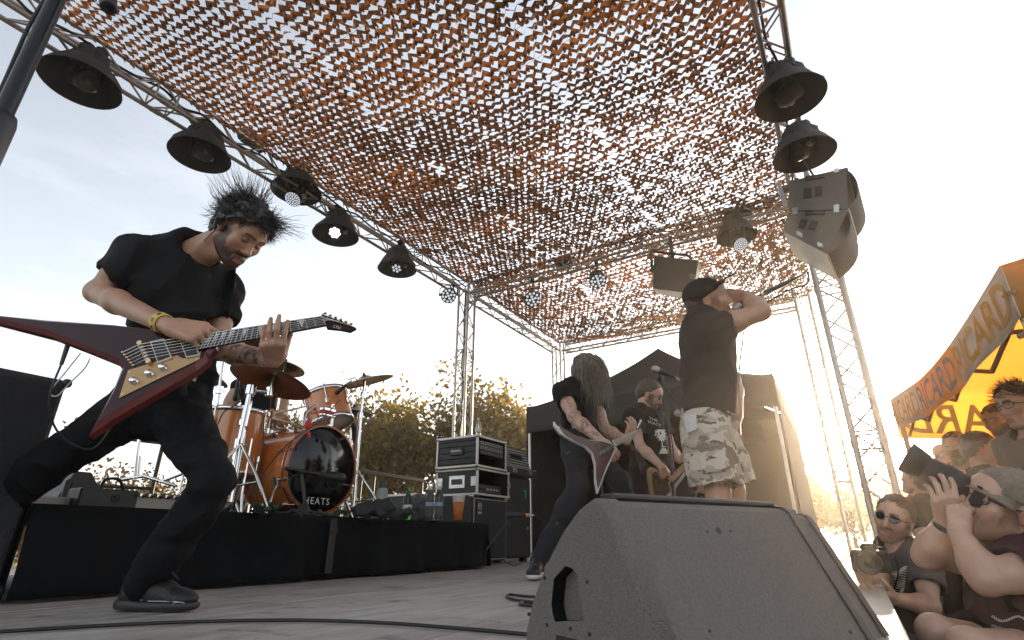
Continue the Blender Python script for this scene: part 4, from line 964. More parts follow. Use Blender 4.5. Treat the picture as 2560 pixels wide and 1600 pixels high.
def cymbal(c, n, r, label, material='bronze', stand=None, name='cymbal', bite=False):
    t = thing('cymbal', c, label, 'cymbal', 'cymbals of the drum kit'); n = unit(n); c = np.asarray(c, float)
    prof = [(.006, .020), (.03, .019), (.05, .010), (.06, .0), (r*.6, -.012), (r*.85, -.022), (r*.995, -.032), (r, -.034), (r*.99, -.035), (r*.6, -.014), (.06, -.0022), (.03, .016), (.006, .018)]
    m = MB().lathe(c, n, prof, 56)
    if bite:
        a, b = frame_of(n); vs = []
        for p in m.v:
            q = np.array(p)-c; an = math.atan2(q@b, q@a); rr = math.hypot(q@a, q@b)
            k = math.exp(-((an-bite)/.28)**2)*.16*max(0, rr/r-.5); vs.append(tuple(np.array(p)-unit(q-n*(q@n)+1e-9)*k*r))
        m.v = vs
    m.build('plate', material, t)
    lt = MB()
    for k in range(5): lt.lathe(c, n, [(r*(.4+.12*k), -.0085-.0055*k), (r*(.405+.12*k), -.0075-.0055*k), (r*(.41+.12*k), -.0085-.0055*k)], 56)
    MB().lathe(c+n*.018, n, [(.0, .03), (.008, .03), (.010, .012), (.018, .010), (.018, 0), (0, 0)], 12).build('wing_nut', 'black_plastic', t)
    return t
def stand(pts, feet, label, r=.0105, spread=.30, cl=()):
    pts = [np.asarray(p, float) for p in pts]; t = thing('cymbal_stand', V(pts[-1][0], pts[-1][1], feet), label, 'stand', 'chrome hardware stands')
    for i in range(len(pts)-1): MB().cyl(pts[i], pts[i+1], r*(.75+.25*i), n=10).build('tube', 'chrome', t)
    for p in pts[1:-1]: MB().cyl(p-V(0, 0, .025), p+V(0, 0, .025), r*1.9, n=12).box(p+V(.02, 0, 0), (.04, .015, .02), bev=.004).build('clamp', 'chrome', t)
    b = pts[-1]
    for k in range(3):
        an = 2*math.pi*k/3+.9; e = V(b[0]+math.cos(an)*spread, b[1]+math.sin(an)*spread, feet+.015); lg = MB()
        lg.tube([b+V(0, 0, .30), lerp(b+V(0, 0, .30), e, .55)+V(0, 0, .02), e], .0085, 6); lg.tube([b+V(0, 0, .08), lerp(b+V(0, 0, .30), e, .6)], .006, 6); o = lg.build('leg', 'chrome', t)
        MB().sphere(e, (.018, .018, .014), 8, 6).build('rubber_foot', 'black_plastic', o)
    return t
c1 = atF(683, 943, 3.05); n1 = unit(CUv*.80+CRv*.18+CFv*.52); cymbal(c1, n1, .235, 'large dark crash cymbal in front of the drummer’s face', 'bronze_dark')
sb = atF(578, 1240, 2.92); stand([c1+n1*.03, c1-V(0, 0, .09), atF(628, 975, 2.98), atF(600, 1110, 2.94), V(sb[0], sb[1], RZ+.05)], RZ, 'thick chrome stand with red tape before the floor tom', .0145, .22)
tp_ = atF(612, 1066, 2.955); tag(MB().cyl(tp_, tp_-V(0, 0, .022), .0175, n=12).build('tape_band', 'tape_red'), 'band of red tape round the thick chrome stand', 'tape')
c2_ = atF(712, 912, 4.1); cymbal(c2_, unit(CUv*.85+CRv*.1+CFv*.5), .165, 'golden cymbal just above the large crash cymbal', 'bronze')
stand([c2_, c2_-V(0, 0, .5), V(c2_[0], c2_[1], RZ+.05)], RZ, 'chrome cymbal stand hidden behind the bass drum', .011, .22)
c3 = atF(912, 946, 4.18); cymbal(c3, unit(CUv*.95-CRv*.26+CFv*.17), .225, 'crash cymbal with a broken edge, right of the drums', 'bronze', bite=-.6)
sb3 = atF(888, 1235, 4.15); stand([c3+V(0, 0, .02), c3-V(0, 0, .14), atF(901, 1040, 4.17), V(sb3[0], sb3[1], RZ+.05)], RZ, 'chrome stand right of the bass drum under the broken cymbal', .0115, .25)
c4 = atF(884, 1024, 4.75); cymbal(c4, unit(CUv*.9+CRv*.05+CFv*.35), .175, 'small dark hi-hat cymbal behind the rack tom', 'bronze_dark'); stand([c4, c4-V(0, 0, .3), V(c4[0], c4[1], RZ+.05)], RZ, 'chrome hi-hat stand behind the rack tom', .011, .22)
s5 = atF(557, 903, 3.6); b5 = atF(520, 1240, 3.5); stand([s5, atF(548, 975, 3.58), V(b5[0], b5[1], RZ+.05)], RZ, 'bare chrome stand without a cymbal beside the guitarist’s hip', .012, .24)
c6 = atF(512, 927, 3.7); cymbal(c6, unit(CUv*.8+CRv*.3+CFv*.5), .19, 'cymbal mostly hidden behind the front guitarist’s waist', 'bronze_dark')
c7 = atF(645, 858, 3.75); cymbal(c7, unit(CUv*.85+CRv*.1+CFv*.5), .19, 'brown cymbal behind the guitarist’s tattooed forearm', 'bronze_dark')
# ------------------------------------------------------------------ microphones
mat('mic_grille', (.42, .42, .42), .42, .9, var=.3, nscale=160, bump=.4, bscale=500)
def mic(p, d, label, ring=None, s=1., ball_=True, group='microphones', parent=None):
    """p: grille end, d: direction from grille to tail"""
    d = unit(d); t = thing('microphone', p, label, 'microphone', group) if parent is None else parent
    MB().lathe(p, d, [(0, -.002*s), (.012*s, .001*s), (.021*s, .012*s), (.0245*s, .026*s), (.0235*s, .040*s), (.020*s, .050*s)], 16).build('grille', 'mic_grille' if ball_ else 'black_metal', t)
    MB().lathe(p+d*.048*s, d, [(.0205*s, 0), (.019*s, .012*s), (.0165*s, .05*s), (.0115*s, .115*s), (.0110*s, .125*s), (0, .125*s)], 14).build('handle', 'black_plastic', t)
    if ring: MB().cyl(p+d*.150*s, p+d*.172*s, .0135*s, n=14).build('colour_ring', ring, t)
    MB().cyl(p+d*.172*s, p+d*.215*s, .0095*s, .006*s, n=12).build('cable_plug', 'steel', t)
    return t
mic(atF(686, 968, 3.35), cdir(-.12, -.98, .05), 'drum microphone with an orange ring hanging over the floor tom', 'orange_ring', .92, False)
mic(atF(588, 1003, 3.3), cdir(.10, 1, .1), 'black clip-on microphone at the floor tom rim', None, .8, False)
mic(atF(838, 985, 3.85), cdir(.75, .62, 0), 'clip-on microphone with an orange ring at the rack tom rim', 'orange_ring', .75, False)
mic(atF(884, 1058, 4.1), cdir(0, -1, .1), 'black microphone hanging behind the rack tom', 'tape_red', .9, False)
mic(atF(864, 1196, 3.62), cdir(-.97, .18, -.1), 'bass drum microphone on a low boom before the black drum head', None, 1.25, False)
k0 = atF(762, 1262, 3.5); k1 = atF(754, 1180, 3.55); k2 = atF(820, 1190, 3.6)
ks = thing('microphone_stand', V(k0[0], k0[1], RZ), 'low boom stand for the bass drum microphone', 'stand')
MB().lathe(V(k0[0], k0[1], RZ), (0, 0, 1), [(.13, 0), (.13, .012), (.05, .022), (.032, .05), (.014, .085), (0, .086)], 20).build('round_base', 'black_metal', ks); MB().cyl(V(k0[0], k0[1], RZ+.08), k1, .010, n=8).build('tube', 'black_metal', ks); MB().cyl(atF(712, 1170, 3.5), k2, .008, n=8).cyl(atF(712, 1170, 3.5), atF(732, 1174, 3.52), .013, n=10).build('boom', 'black_metal', ks); MB().sphere(k1, .02).build('clutch', 'black_plastic', ks)
for i, (pts, lab) in enumerate((([atF(598, 990, 3.3), atF(606, 958, 3.28), atF(612, 990, 3.28), atF(590, 1012, 3.28), atF(560, 1030, 3.27), atF(545, 1060, 3.25)], 'thin microphone cable looping over the floor tom'),
        ([atF(660, 1040, 3.3), atF(655, 1120, 3.1), atF(640, 1190, 3.0), atF(622, 1240, 2.95)], 'black microphone cable hanging in front of the bass drum'),
        ([atF(850, 1000, 3.8), atF(790, 1060, 3.5), atF(720, 1110, 3.2), atF(660, 1180, 3.05), atF(625, 1245, 2.95)], 'long black cable slung from the rack tom to the riser'),
        ([atF(872, 985, 3.85), atF(895, 965, 3.85), atF(888, 945, 3.85), atF(870, 950, 3.85)], 'looped cable of the clip-on microphone at the rack tom'),
        ([atF(742, 1185, 3.5), atF(722, 1200, 3.42), atF(730, 1235, 3.4), atF(752, 1262, 3.38)], 'cable looping under the bass drum microphone stand'))):
    cable('microphone_cable', pts, .004, lab, group='drum microphone cables')
# stand foot bars and odds on the riser front
for i, (q, lab) in enumerate((((atF(700, 1253, 3.05), atF(770, 1235, 3.3), atF(860, 1280, 3.1)), 'tangle of black cable lying before the bass drum'), ((atF(640, 1255, 3.0), atF(700, 1262, 3.05), atF(780, 1270, 3.05), atF(880, 1284, 3.1)), 'black cable along the front edge of the riser'))):
    pts = [V(p[0], p[1], RZ+.012) for p in q]; cable('riser_cable', wav(pts[0], pts[-1], 14, .02, i), .008, lab)
rd = thing('red_kick_pad', atF(770, 1068, 3.5), 'small red egg-shaped marker on the bass drum hoop', 'marker'); MB().sphere(atF(770, 1062, 3.5), (.026, .02, .034)).build('egg', 'tape_red', rd); MB().cyl(atF(772, 1080, 3.5), atF(773, 1094, 3.5), .01, n=8).build('stem', 'tape_red', rd)
gt = thing('green_cloth', atF(650, 1250, 2.95), 'crumpled green cloth on the riser edge', 'cloth'); mat('cloth_green', (.03, .10, .07), .9, var=.3)
p0 = atF(640, 1256, 2.93); v, f = None, None
MB().grid(lambda u, w_: V(p0[0], p0[1], RZ+.006)+RV*(-.03+.12*u)+FV*(.10*w_)+V(0, 0, .03*abs(math.sin(5*u+3*w_))+.02*math.sin(7*w_+2)**2), 12, 8).build('fold', 'cloth_green', gt)
# things at the riser's left end
mat('case_grey', (.36, .33, .29), .5, var=.1); mat('white_case', (.50, .47, .43), .6, var=.08)
q = atF(270, 1249, 2.52); t = thing('power_box', V(q[0], q[1], RZ), 'black power box with a round emblem on the riser edge', 'box')
MB().box(V(q[0], q[1]+.05, RZ+.042), (.235, .12, .080), bev=.006).build('case', 'black_metal', t); MB().lathe(V(q[0]+.025, q[1]-.012, RZ+.045), (0, -1, 0), [(.016, 0), (.019, .0), (.019, .002), (.016, .002)], 20).cyl(V(q[0]+.012, q[1]-.013, RZ+.033), V(q[0]+.038, q[1]-.013, RZ+.058), .0022, n=5).cyl(V(q[0]+.038, q[1]-.013, RZ+.033), V(q[0]+.012, q[1]-.013, RZ+.058), .0022, n=5).build('round_emblem', 'black_plastic', t)
cable('power_lead', [V(q[0]-.02, q[1]+.05, RZ+.08), V(q[0]-.01, q[1]+.05, RZ+.125), V(q[0]+.05, q[1]+.06, RZ+.13), V(q[0]+.09, q[1]+.08, RZ+.08)], .007, None, parent=t)
q = atF(398, 1254, 2.72); t = thing('effects_unit', V(q[0], q[1], RZ), 'silver edged pedal case with a row of black knobs', 'case')
MB().box(V(q[0], q[1]+.06, RZ+.028), (.29, .15, .054), bev=.004).build('case', 'case_grey', t); MB().box(V(q[0], q[1]+.06, RZ+.066), (.295, .155, .020), bev=.004).build('lid', 'chrome', t)
for k in range(7): MB().cyl(V(q[0]-.115+.038*k, q[1]-.018, RZ+.064), V(q[0]-.115+.038*k, q[1]-.034, RZ+.064), .0085, n=10).build('knob', 'black_plastic', t)
q = atF(160, 1247, 2.45); t = tag(MB().box(V(q[0], q[1]+.08, RZ+.022), (.24, .2, .04), bev=.006).build('flat_case', 'white_case'), 'flat pale case at the left end of the riser', 'case')
q = atF(222, 1222, 2.75); t = thing('small_monitor', V(q[0], q[1], RZ), 'small dark wedge monitor behind the power box', 'stage monitor')
MB().prism([V(q[0]-.10, q[1]+.1, RZ), V(q[0]-.04, q[1]+.1, RZ+.19), V(q[0]+.03, q[1]+.1, RZ+.19), V(q[0]+.16, q[1]+.1, RZ+.02), V(q[0]+.16, q[1]+.1, RZ)], V(0, .3, 0)).build('cabinet', 'black_metal', t, normals=True); MB().box(V(q[0]-.06, q[1]+.08, RZ+.08), (.03, .03, .14), bev=.01).build('handle', 'black_plastic', t)
hw = thing('folded_stand', atF(370, 1222, 2.9), 'folded chrome stand legs lying on the riser', 'stand', 'chrome hardware stands'); 
for k, (a, b) in enumerate((((300, 1200), (360, 1190)), ((360, 1190), (440, 1215)), ((345, 1195), (350, 1140)), ((400, 1205), (455, 1185)), ((352, 1060), (336, 1200)))): MB().cyl(atF(*a, 3.0), atF(*b, 3.0), .009, n=8).build('tube', 'chrome', hw)
# right end of the riser: flask, bag, bottles, beer
mat('flask_paint', (.23, .27, .22), .4, var=.08); mat('bag_black', (.016, .016, .017), .7, var=.3, nscale=6, bump=.4, bscale=14); mat('bag_grey', (.06, .065, .065), .75, var=.25, nscale=8, bump=.5, bscale=20)
glass('bottle_green', (.05, .30, .08)); glass('clear_plastic', (.95, .97, .98), .02, 1.2); mat('beer', (.60, .26, .07), .1, var=.05, trans=(1.3, 1.1, .9, .6)); mat('cup_plastic', (.75, .72, .70), .3, var=.03, trans=(1, 1, 1, .5)); mat('label_paper', (.62, .60, .52), .6); mat('label_blue', (.22, .30, .42), .5)
def on_riser(x, F_=None, y=1300): p = atF(x, y, F_); return V(p[0], p[1], RZ)
b = on_riser(951, 3.75, 1290); t = thing('drinking_flask', b, 'frosted green drinking flask with a black lid on the riser', 'flask'); MB().lathe(b, (0, 0, 1), [(0, .002), (.036, .002), (.038, .01), (.038, .15), (.034, .178), (.023, .195)], 20).build('flask_body', 'flask_paint', t); MB().lathe(b, (0, 0, 1), [(.025, .193), (.025, .232), (.020, .238), (0, .238)], 18).build('lid', 'black_plastic', t)
b = on_riser(1016, 4.0); t = thing('beer_bottle', b, 'green glass beer bottle on the riser', 'bottle'); MB().lathe(b, (0, 0, 1), [(0, .002), (.029, .002), (.0305, .01), (.0305, .125), (.026, .15), (.0145, .178), (.013, .215), (.0145, .218), (.0145, .226), (.0, .226)], 20).build('glass', 'bottle_green', t); MB().lathe(b, (0, 0, 1), [(.0312, .03), (.0312, .10)], 20).build('label', 'label_paper', t)
for x, lab in ((1073, 'left one of the two clear water bottles on the riser'), (1095, 'right one of the two clear water bottles, beside the beer cup')):
    b = on_riser(x, 4.05); t = thing('water_bottle', b, lab, 'bottle', 'clear plastic water bottles')
    pr = [(0, .002), (.030, .002)]
    for k in range(9): pr += [(.0325, .012+.015*k), (.030, .019+.015*k)]
    pr += [(.032, .15), (.028, .175), (.014, .198), (.0135, .21), (0, .21)]
    MB().lathe(b, (0, 0, 1), pr, 20).build('bottle_body', 'clear_plastic', t); MB().cyl(b+V(0, 0, .206), b+V(0, 0, .226), .0145, n=14).build('cap', 'cup_plastic', t); MB().lathe(b+V(0, 0, .243), RV*.2+FV, [(.012, -.002), (.018, -.002), (.018, .002), (.012, .002)], 16).build('cap_ring', 'cup_plastic', t)
    MB().lathe(b, (0, 0, 1), [(.0328, .095), (.0328, .120)], 20).build('label', 'label_blue', t)
b = on_riser(1145, 4.05); t = thing('beer_cup', b, 'plastic cup of amber beer at the right end of the riser', 'cup'); MB().lathe(b, (0, 0, 1), [(0, .001), (.0285, .001), (.0410, .122), (0, .122)], 24).build('beer', 'beer', t); MB().lathe(b, (0, 0, 1), [(.0412, .1225), (.0455, .165), (.0465, .166), (.0445, .160), (.0402, .1225)], 24).build('cup', 'cup_plastic', t)
def blob(name, prims, vox, material, label, cat, amp=.01, sc=14, seed=1, fold=.0):
    v, f = sdf_mesh(prims, vox, .04); v = wrinkle(v, f, amp, sc, seed, None, fold, 12); return tag(link_mesh(name, v, f, material, None, True), label, cat)
b = on_riser(905, 3.6, 1290); blob('gear_bag', [cap(b+RV*-.02+V(0, 0, .05), b+RV*.16+V(0, 0, .055), .05, .055), cap(b+RV*.12+V(0, 0, .03), b+RV*.30+V(0, 0, .03), .035, .03), cut(b+V(0, 0, .002), (0, 0, -1))], .008, 'bag_black', 'open black gear bag slumped on the riser', 'bag', .014, 16, 2, .014)
b = on_riser(1050, 4.3, 1290); blob('backpack', [cap(b+RV*-.10+V(0, 0, .06), b+RV*.10+V(0, 0, .08), .06, .07), cap(b+RV*-.02+V(0, 0, .13), b+RV*.08+V(0, 0, .15), .05, .05), cut(b+V(0, 0, .002), (0, 0, -1))], .01, 'bag_grey', 'grey rucksack behind the water bottles', 'bag', .014, 12, 4, .012)
# ------------------------------------------------------------------ backline amplifiers
mat('tolex', (.014, .014, .015), .62, var=.25, nscale=40, bump=.5, bscale=160)
mat('cab_grille', (.016, .017, .021), .8, var=.35, nscale=120, bump=.8, bscale=230)
mat('case_board', (.012, .012, .013), .5, var=.2, nscale=20, bump=.15, bscale=120)
mat('green_tape', (.02, .45, .26), .6); mat('amp_knob', (.55, .52, .48), .35, .6)
def box_at(nm, lo, hi, m, t, bev=.006): lo = V(*lo); hi = V(*hi); return MB().box((lo+hi)/2, hi-lo, bev=bev).build(nm, m, t)
t = thing('guitar_cabinet', (.50, 2.95, 0), 'black guitar speaker cabinet at the left edge behind the guitarist', 'speaker cabinet')
cx0, cx1, cy, ch = .17, .912, 2.74, .85
box_at('cabinet', (cx0, cy+.02, .03), (cx1, cy+.38, ch), 'tolex', t, .018); box_at('grille', (cx0+.03, cy+.004, .06), (cx1-.03, cy+.022, ch-.035), 'cab_grille', t, .003)
for x in (cx0, cx1):
    for z in (.045, ch-.012): MB().sphere((x, cy+.03, z), (.02, .02, .02), 8, 6).build('corner', 'black_plastic', t)
for x in (cx0+.08, cx1-.08): MB().cyl((x, cy+.08, .03), (x, cy+.12, .03), .028, n=12).build('castor', 'black_plastic', t)
MB().box((cx1+.004, cy+.2, .5), (.01, .16, .09), bev=.004).build('side_handle', 'black_plastic', t)
# bass cabinet
bx0, bx1, by0, by1, bz = 4.36, 4.97, 3.05, 3.56, .61
t = thing('bass_cabinet', ((bx0+bx1)/2, by0, 0), 'black bass cabinet with a square emblem and silver piping', 'speaker cabinet')
box_at('cabinet', (bx0, by0+.02, .03), (bx1, by1, bz), 'tolex', t, .016); box_at('grille', (bx0+.03, by0+.002, .06), (bx1-.03, by0+.022, bz-.03), 'cab_grille', t, .003)
pp = MB().tube([(bx0+.022, by0+.012, bz-.022), (bx1-.022, by0+.012, bz-.022), (bx1-.022, by0+.012, .05), (bx0+.022, by0+.012, .05), (bx0+.022, by0+.012, bz-.022)], .005, 6); pp.build('piping', 'trim_light', t)
em = box_at('emblem', (bx0+.05, by0-.006, bz-.17), (bx0+.135, by0+.004, bz-.05), 'black_plastic', t, .002)
for r_ in (.012, .021, .030): MB().lathe((bx0+.0925, by0-.008, bz-.095), (0, -1, 0), [(r_, 0), (r_+.004, 0), (r_+.004, .0015), (r_, .0015)], 24).build('emblem_ring', 'trim_light', em)
MB().box((bx0+.0925, by0-.007, bz-.15), (.062, .002, .014)).build('emblem_bar', 'trim_light', em)
for x in (bx0, bx1): MB().sphere((x, by0+.03, bz-.005), (.024, .024, .02), 8, 6).build('corner', 'steel', t)
# flight case and rack case on top
def flight(nm, x0, x1, y0, y1, z0, z1, label, lab2=None, rails='alu'):
    t = thing(nm, ((x0+x1)/2, y0, z0), label, 'flight case', 'flight cases on the bass cabinet'); th = .012
    box_at('panel', (x0, y0, z0), (x0+th, y1, z1), 'case_board', t, .001); box_at('panel', (x1-th, y0, z0), (x1, y1, z1), 'case_board', t, .001)
    box_at('panel', (x0+th, y0, z0), (x1-th, y1, z0+th), 'case_board', t, .001); box_at('panel', (x0+th, y0, z1-th), (x1-th, y1, z1), 'case_board', t, .001); box_at('panel', (x0+th, y1-th, z0+th), (x1-th, y1, z1-th), 'case_board', t, .001)
    e = .011
    for x in (x0, x1):
        for z in (z0, z1): MB().box((x, (y0+y1)/2, z), (.024, y1-y0+.01, .024), bev=.003).build('edge_rail', rails, t)
        for y in (y0, y1): MB().box((x, y, (z0+z1)/2), (.022, .022, z1-z0-.022), bev=.003).build('edge_rail', rails, t)
    for z in (z0, z1):
        for y in (y0, y1): MB().box(((x0+x1)/2, y, z), (x1-x0-.022, .022, .022), bev=.003).build('edge_rail', rails, t)
    for x in (x0, x1):
        for y in (y0, y1):
            for z in (z0, z1): MB().sphere((x, y, z), (.021, .021, .021), 8, 6).build('ball_corner', 'steel', t)
    return t
fx0, fx1, fy0, fy1 = 4.42, 4.99, 3.06, 3.55
t = flight('flight_case', fx0, fx1, fy0, fy1, .63, .865, 'aluminium edged flight case with a recessed handle, lower of the two')
MB().box((fx0-.004, 3.30, .75), (.006, .19, .12), bev=.002).build('handle_plate', 'steel', t); MB().box((fx0-.010, 3.30, .75), (.014, .13, .05), bev=.006).build('handle', 'black_plastic', t)
for y in (3.10, 3.51): MB().box((fx0-.004, y, .75), (.008, .06, .09), bev=.002).build('latch', 'steel', t)
box_at('amplifier', (fx0+.03, fy0+.06, .65), (fx1-.03, fy1-.03, .735), 'black_metal', t); 
for k in range(7): MB().cyl((fx0+.08+.06*k, fy0+.06, .69), (fx0+.08+.06*k, fy0+.045, .69), .011, n=10).build('knob', 'amp_knob' if k > 2 else 'black_plastic', t)
MB().box((fx1+.0, fy0-.012, .75), (.05, .01, .06), bev=.003).build('latch', 'steel', t)
t = flight('rack_case', 4.38, 4.90, 3.04, 3.53, .89, 1.175, 'black rack case full of knobbed units on top of the flight case')
for z in (.92, .97, 1.03, 1.09, 1.14): MB().box((4.373, 3.285, z), (.012, .44, .012), bev=.004).build('rib', 'black_plastic', t)
MB().box((4.370, 3.285, 1.035), (.02, .16, .07), bev=.006).build('handle_recess', 'black_plastic', t); MB().box((4.358, 3.285, 1.04), (.012, .12, .022), bev=.004).build('handle', 'trim_light', t)
for k, z in enumerate((1.075, 1.120)):
    u = box_at('rack_unit', (4.41, 3.055, z-.021), (4.88, 3.30, z+.021), 'black_metal', t, .002)
    for j in range(11):
        for zz in (-.009, .010): MB().cyl((4.455+.039*j, 3.055, z+zz), (4.455+.039*j, 3.043, z+zz), .0058, n=8).build('knob', 'amp_knob', u)
u = box_at('rack_unit', (4.41, 3.055, 1.012), (4.88, 3.30, 1.05), 'black_metal', t, .002); MB().cyl((4.45, 3.055, 1.03), (4.45, 3.04, 1.03), .015, n=12).build('dial', 'black_plastic', u)
b = V(4.56, 3.16, 1.19); wb = thing('water_bottle', b, 'clear water bottle standing on the rack case', 'bottle', 'clear plastic water bottles'); MB().lathe(b, (0, 0, 1), [(0, .002), (.03, .002), (.032, .01), (.030, .05), (.032, .06), (.030, .1), (.031, .12), (.014, .17), (.013, .19), (0, .19)], 18).build('bottle_body', 'clear_plastic', wb); MB().cyl(b+V(0, 0, .188), b+V(0, 0, .205), .0145, n=12).build('cap', 'white_print', wb); MB().lathe(b, (0, 0, 1), [(.0325, .06), (.0325, .1)], 18).build('label', 'label_paper', wb)
t = flight('flight_case', 4.18, 4.34, 3.62, 4.0, .50, .63, 'low aluminium edged case behind the grey rucksack')
# tall black cabinet with green tape, amp head on it
t = thing('speaker_cabinet', (5.33, 3.2, 0), 'tall black cabinet marked with green tape corners', 'speaker cabinet')
box_at('cabinet', (5.02, 3.16, .04), (5.66, 3.62, .88), 'tolex', t, .02)
for sx, x in ((1, 5.13), (-1, 5.53)):
    MB().box((x+sx*.018, 3.156, .735), (.036, .003, .016)).build('green_tape', 'green_tape', t); MB().box((x-sx*.0+0, 3.156, .70), (.015, .0032, .085)).build('green_tape', 'green_tape', t)
pl_ = MB().box((5.40, 3.156, .50), (.20, .004, .09), bev=.001).build('name_plate', 'black_metal', t); text_part('plate_lettering', 'BASSLINE\nSYSTEM', .026, (5.40, 3.1535, .512), (1, 0, 0), (0, 0, 1), 'grille', t, .0005, 'CENTER')
MB().lathe((5.57, 3.158, .34), (0, -1, 0), [(.012, 0), (.018, .0), (.018, .006), (.012, .006)], 14).build('socket', 'steel', t)
for x in (5.08, 5.6): MB().cyl((x, 3.2, .02), (x, 3.28, .02), .022, n=10).build('castor', 'black_plastic', t)
t = thing('mixer_case', (5.33, 3.2, .89), 'open black case carrying the amplifier head', 'case'); box_at('tray', (4.98, 3.10, .885), (5.68, 3.55, .965), 'case_board', t, .006); MB().tube([(4.98, 3.10, .965), (5.68, 3.10, .965)], .008, 6).build('edge_rail', 'steel', t); MB().box((5.2, 3.095, .93), (.08, .012, .05), bev=.003).build('latch', 'steel', t); MB().box((5.55, 3.095, .93), (.06, .012, .05), bev=.003).build('latch', 'steel', t)
t = thing('amplifier_head', (5.33, 3.2, .97), 'amplifier head with dense rows of small knobs', 'amplifier')
A0 = V(5.04, 3.13, .97); MB().prism([(5.04, 3.14, .97), (5.62, 3.14, .97), (5.62, 3.20, 1.20), (5.04, 3.20, 1.20)], V(0, .24, 0)).build('case', 'black_metal', t, normals=True)
nrm = unit(np.cross(V(1, 0, 0), V(0, .06, .23))); nrm = nrm if nrm[1] < 0 else -nrm
knobs = MB().cyl((0, 0, 0), (0, -.012, .003), .0075, .006, n=8).build('knob', 'amp_knob', None); first = True
for r_ in range(7):
    for c_ in range(16):
        if r_ in (3, 4) and 3 < c_ < 12: continue
        p = V(5.075+.034*c_, 3.14+.06*(.10+.125*r_), .97+.23*(.10+.125*r_)); o = knobs if first else knobs.copy()
        if not first: COL.objects.link(o)
        first = False; o.parent = t; o.location = Vector(p-np.array(t.location))
MB().box((5.33, 3.163, 1.09), (.28, .006, .045), np.stack([V(1, 0, 0), nrm, np.cross(V(1, 0, 0), nrm)]), bev=.002).build('display', 'lens_dark', t)
# floor pedals, small mic and lead before the tall cabinet
q = atZ(1305, 1396, .02); t = thing('pedal_unit', q, 'grey foot pedal unit on the floor before the tall cabinet', 'pedal'); box_at('case', (q[0]-.12, q[1]+.02, .004), (q[0]+.14, q[1]+.17, .05), 'case_grey', t, .006)
for k in range(6): MB().cyl((q[0]-.09+.04*k, q[1]+.06, .05), (q[0]-.09+.04*k, q[1]+.06, .062), .011, n=10).build('switch', 'steel', t)
p = atF(1266, 1287, 5.0); mic(p-CRv*.0, cdir(1, .02, -.1), 'instrument microphone with an orange ring before the bass cabinet', 'orange_ring', 1.15, False)
s0 = atZ(1240, 1395, 0); t = thing('microphone_stand', V(s0[0], s0[1], 0), 'short black boom stand before the bass cabinet', 'stand'); j0 = atF(1220, 1370, 5.0); MB().cyl(atF(1215, 1375, 4.95), p+V(.04, -.02, -.03), .009, n=8).build('boom', 'black_metal', t); MB().lathe(V(s0[0], s0[1], .0), (0, 0, 1), [(.11, 0), (.11, .02), (.04, .03), (.012, .06)], 18).cyl(V(s0[0], s0[1], .05), lerp(atF(1215, 1375, 4.95), p, .3), .01, n=8).build('round_base', 'black_metal', t)
cable('microphone_cable', [p+CRv*.24, p+CRv*.33-V(0, 0, .06), p+CRv*.30-V(0, 0, .22), p+CRv*.10-V(0, 0, .40), p-CRv*.03-V(0, 0, .36)], .005, 'lead hanging from the bass cabinet microphone')
for i, (pts, r_, lab) in enumerate((([(0, 1492), (120, 1485), (260, 1477), (480, 1468), (700, 1465), (900, 1471), (1080, 1484), (1240, 1498), (1320, 1508)], .0052, 'long black cable lying across the front of the stage floor'),
        ([(1270, 1410), (1235, 1408), (1205, 1404), (1198, 1410), (1225, 1418), (1290, 1424)], .0055, 'loop of black cable beside the big monitor wedge'),
        ([(1275, 1424), (1240, 1422), (1228, 1427), (1250, 1431), (1290, 1432)], .0055, 'smaller cable loop nearest the big monitor wedge'))):
    cable('floor_cable', [atZ(x*K, y*K, r_+.001) for x, y in pts], r_, lab, group='cables on the stage floor')
t = thing('floor_marking_tape', atZ(20, 1525, 0), 'thin pale tape line on the floor in front of the riser', 'tape')
mat('tape_pale', (.45, .42, .36), .7, var=.4, nscale=30)
a = atZ(-40, 1535, .003); b = atZ(300, 1504, .003); ribbon_p = MB().box((a+b)/2, (np.linalg.norm((b-a)[:2]), .008, .0012), np.stack([unit((b-a)*V(1, 1, 0)), np.cross(V(0, 0, 1), unit((b-a)*V(1, 1, 0))), V(0, 0, 1)])).build('strip', 'tape_pale', t)
# ------------------------------------------------------------------ railings at the back of the deck
mat('rail_black', (.02, .02, .022), .5, .2)
def rail(pts, lab, posts, posth):
    t = thing('railing', pts[0], lab, 'railing', 'railings behind the stage'); MB().box((pts[0]+pts[1])/2, (np.linalg.norm(pts[1]-pts[0]), .045, .05), np.stack([unit(pts[1]-pts[0]), unit(np.cross(V(0, 0, 1), pts[1]-pts[0])), np.cross(unit(pts[1]-pts[0]), unit(np.cross(V(0, 0, 1), pts[1]-pts[0])))]), bev=.006).build('handrail', 'rail_black', t)
    for u in posts: p = lerp(pts[0], pts[1], u); MB().cyl(p, V(p[0], p[1], p[2]-posth), .021, n=10).build('post', 'rail_black', t)
    p0, p1 = pts[0]-V(0, 0, posth*.5), pts[1]-V(0, 0, posth*.5); MB().cyl(p0, p1, .016, n=8).build('mid_rail', 'rail_black', t)
rail([atY(905, 1178, 5.85), atY(1062, 1203, 5.85)], 'black handrail behind the right of the drum riser', (.0, .18, .95), 1.1)
rail([atY(180, 1078, 5.85), atY(420, 1107, 5.85)], 'black handrail seen between the front guitarist’s legs', (.05, .95), .9)
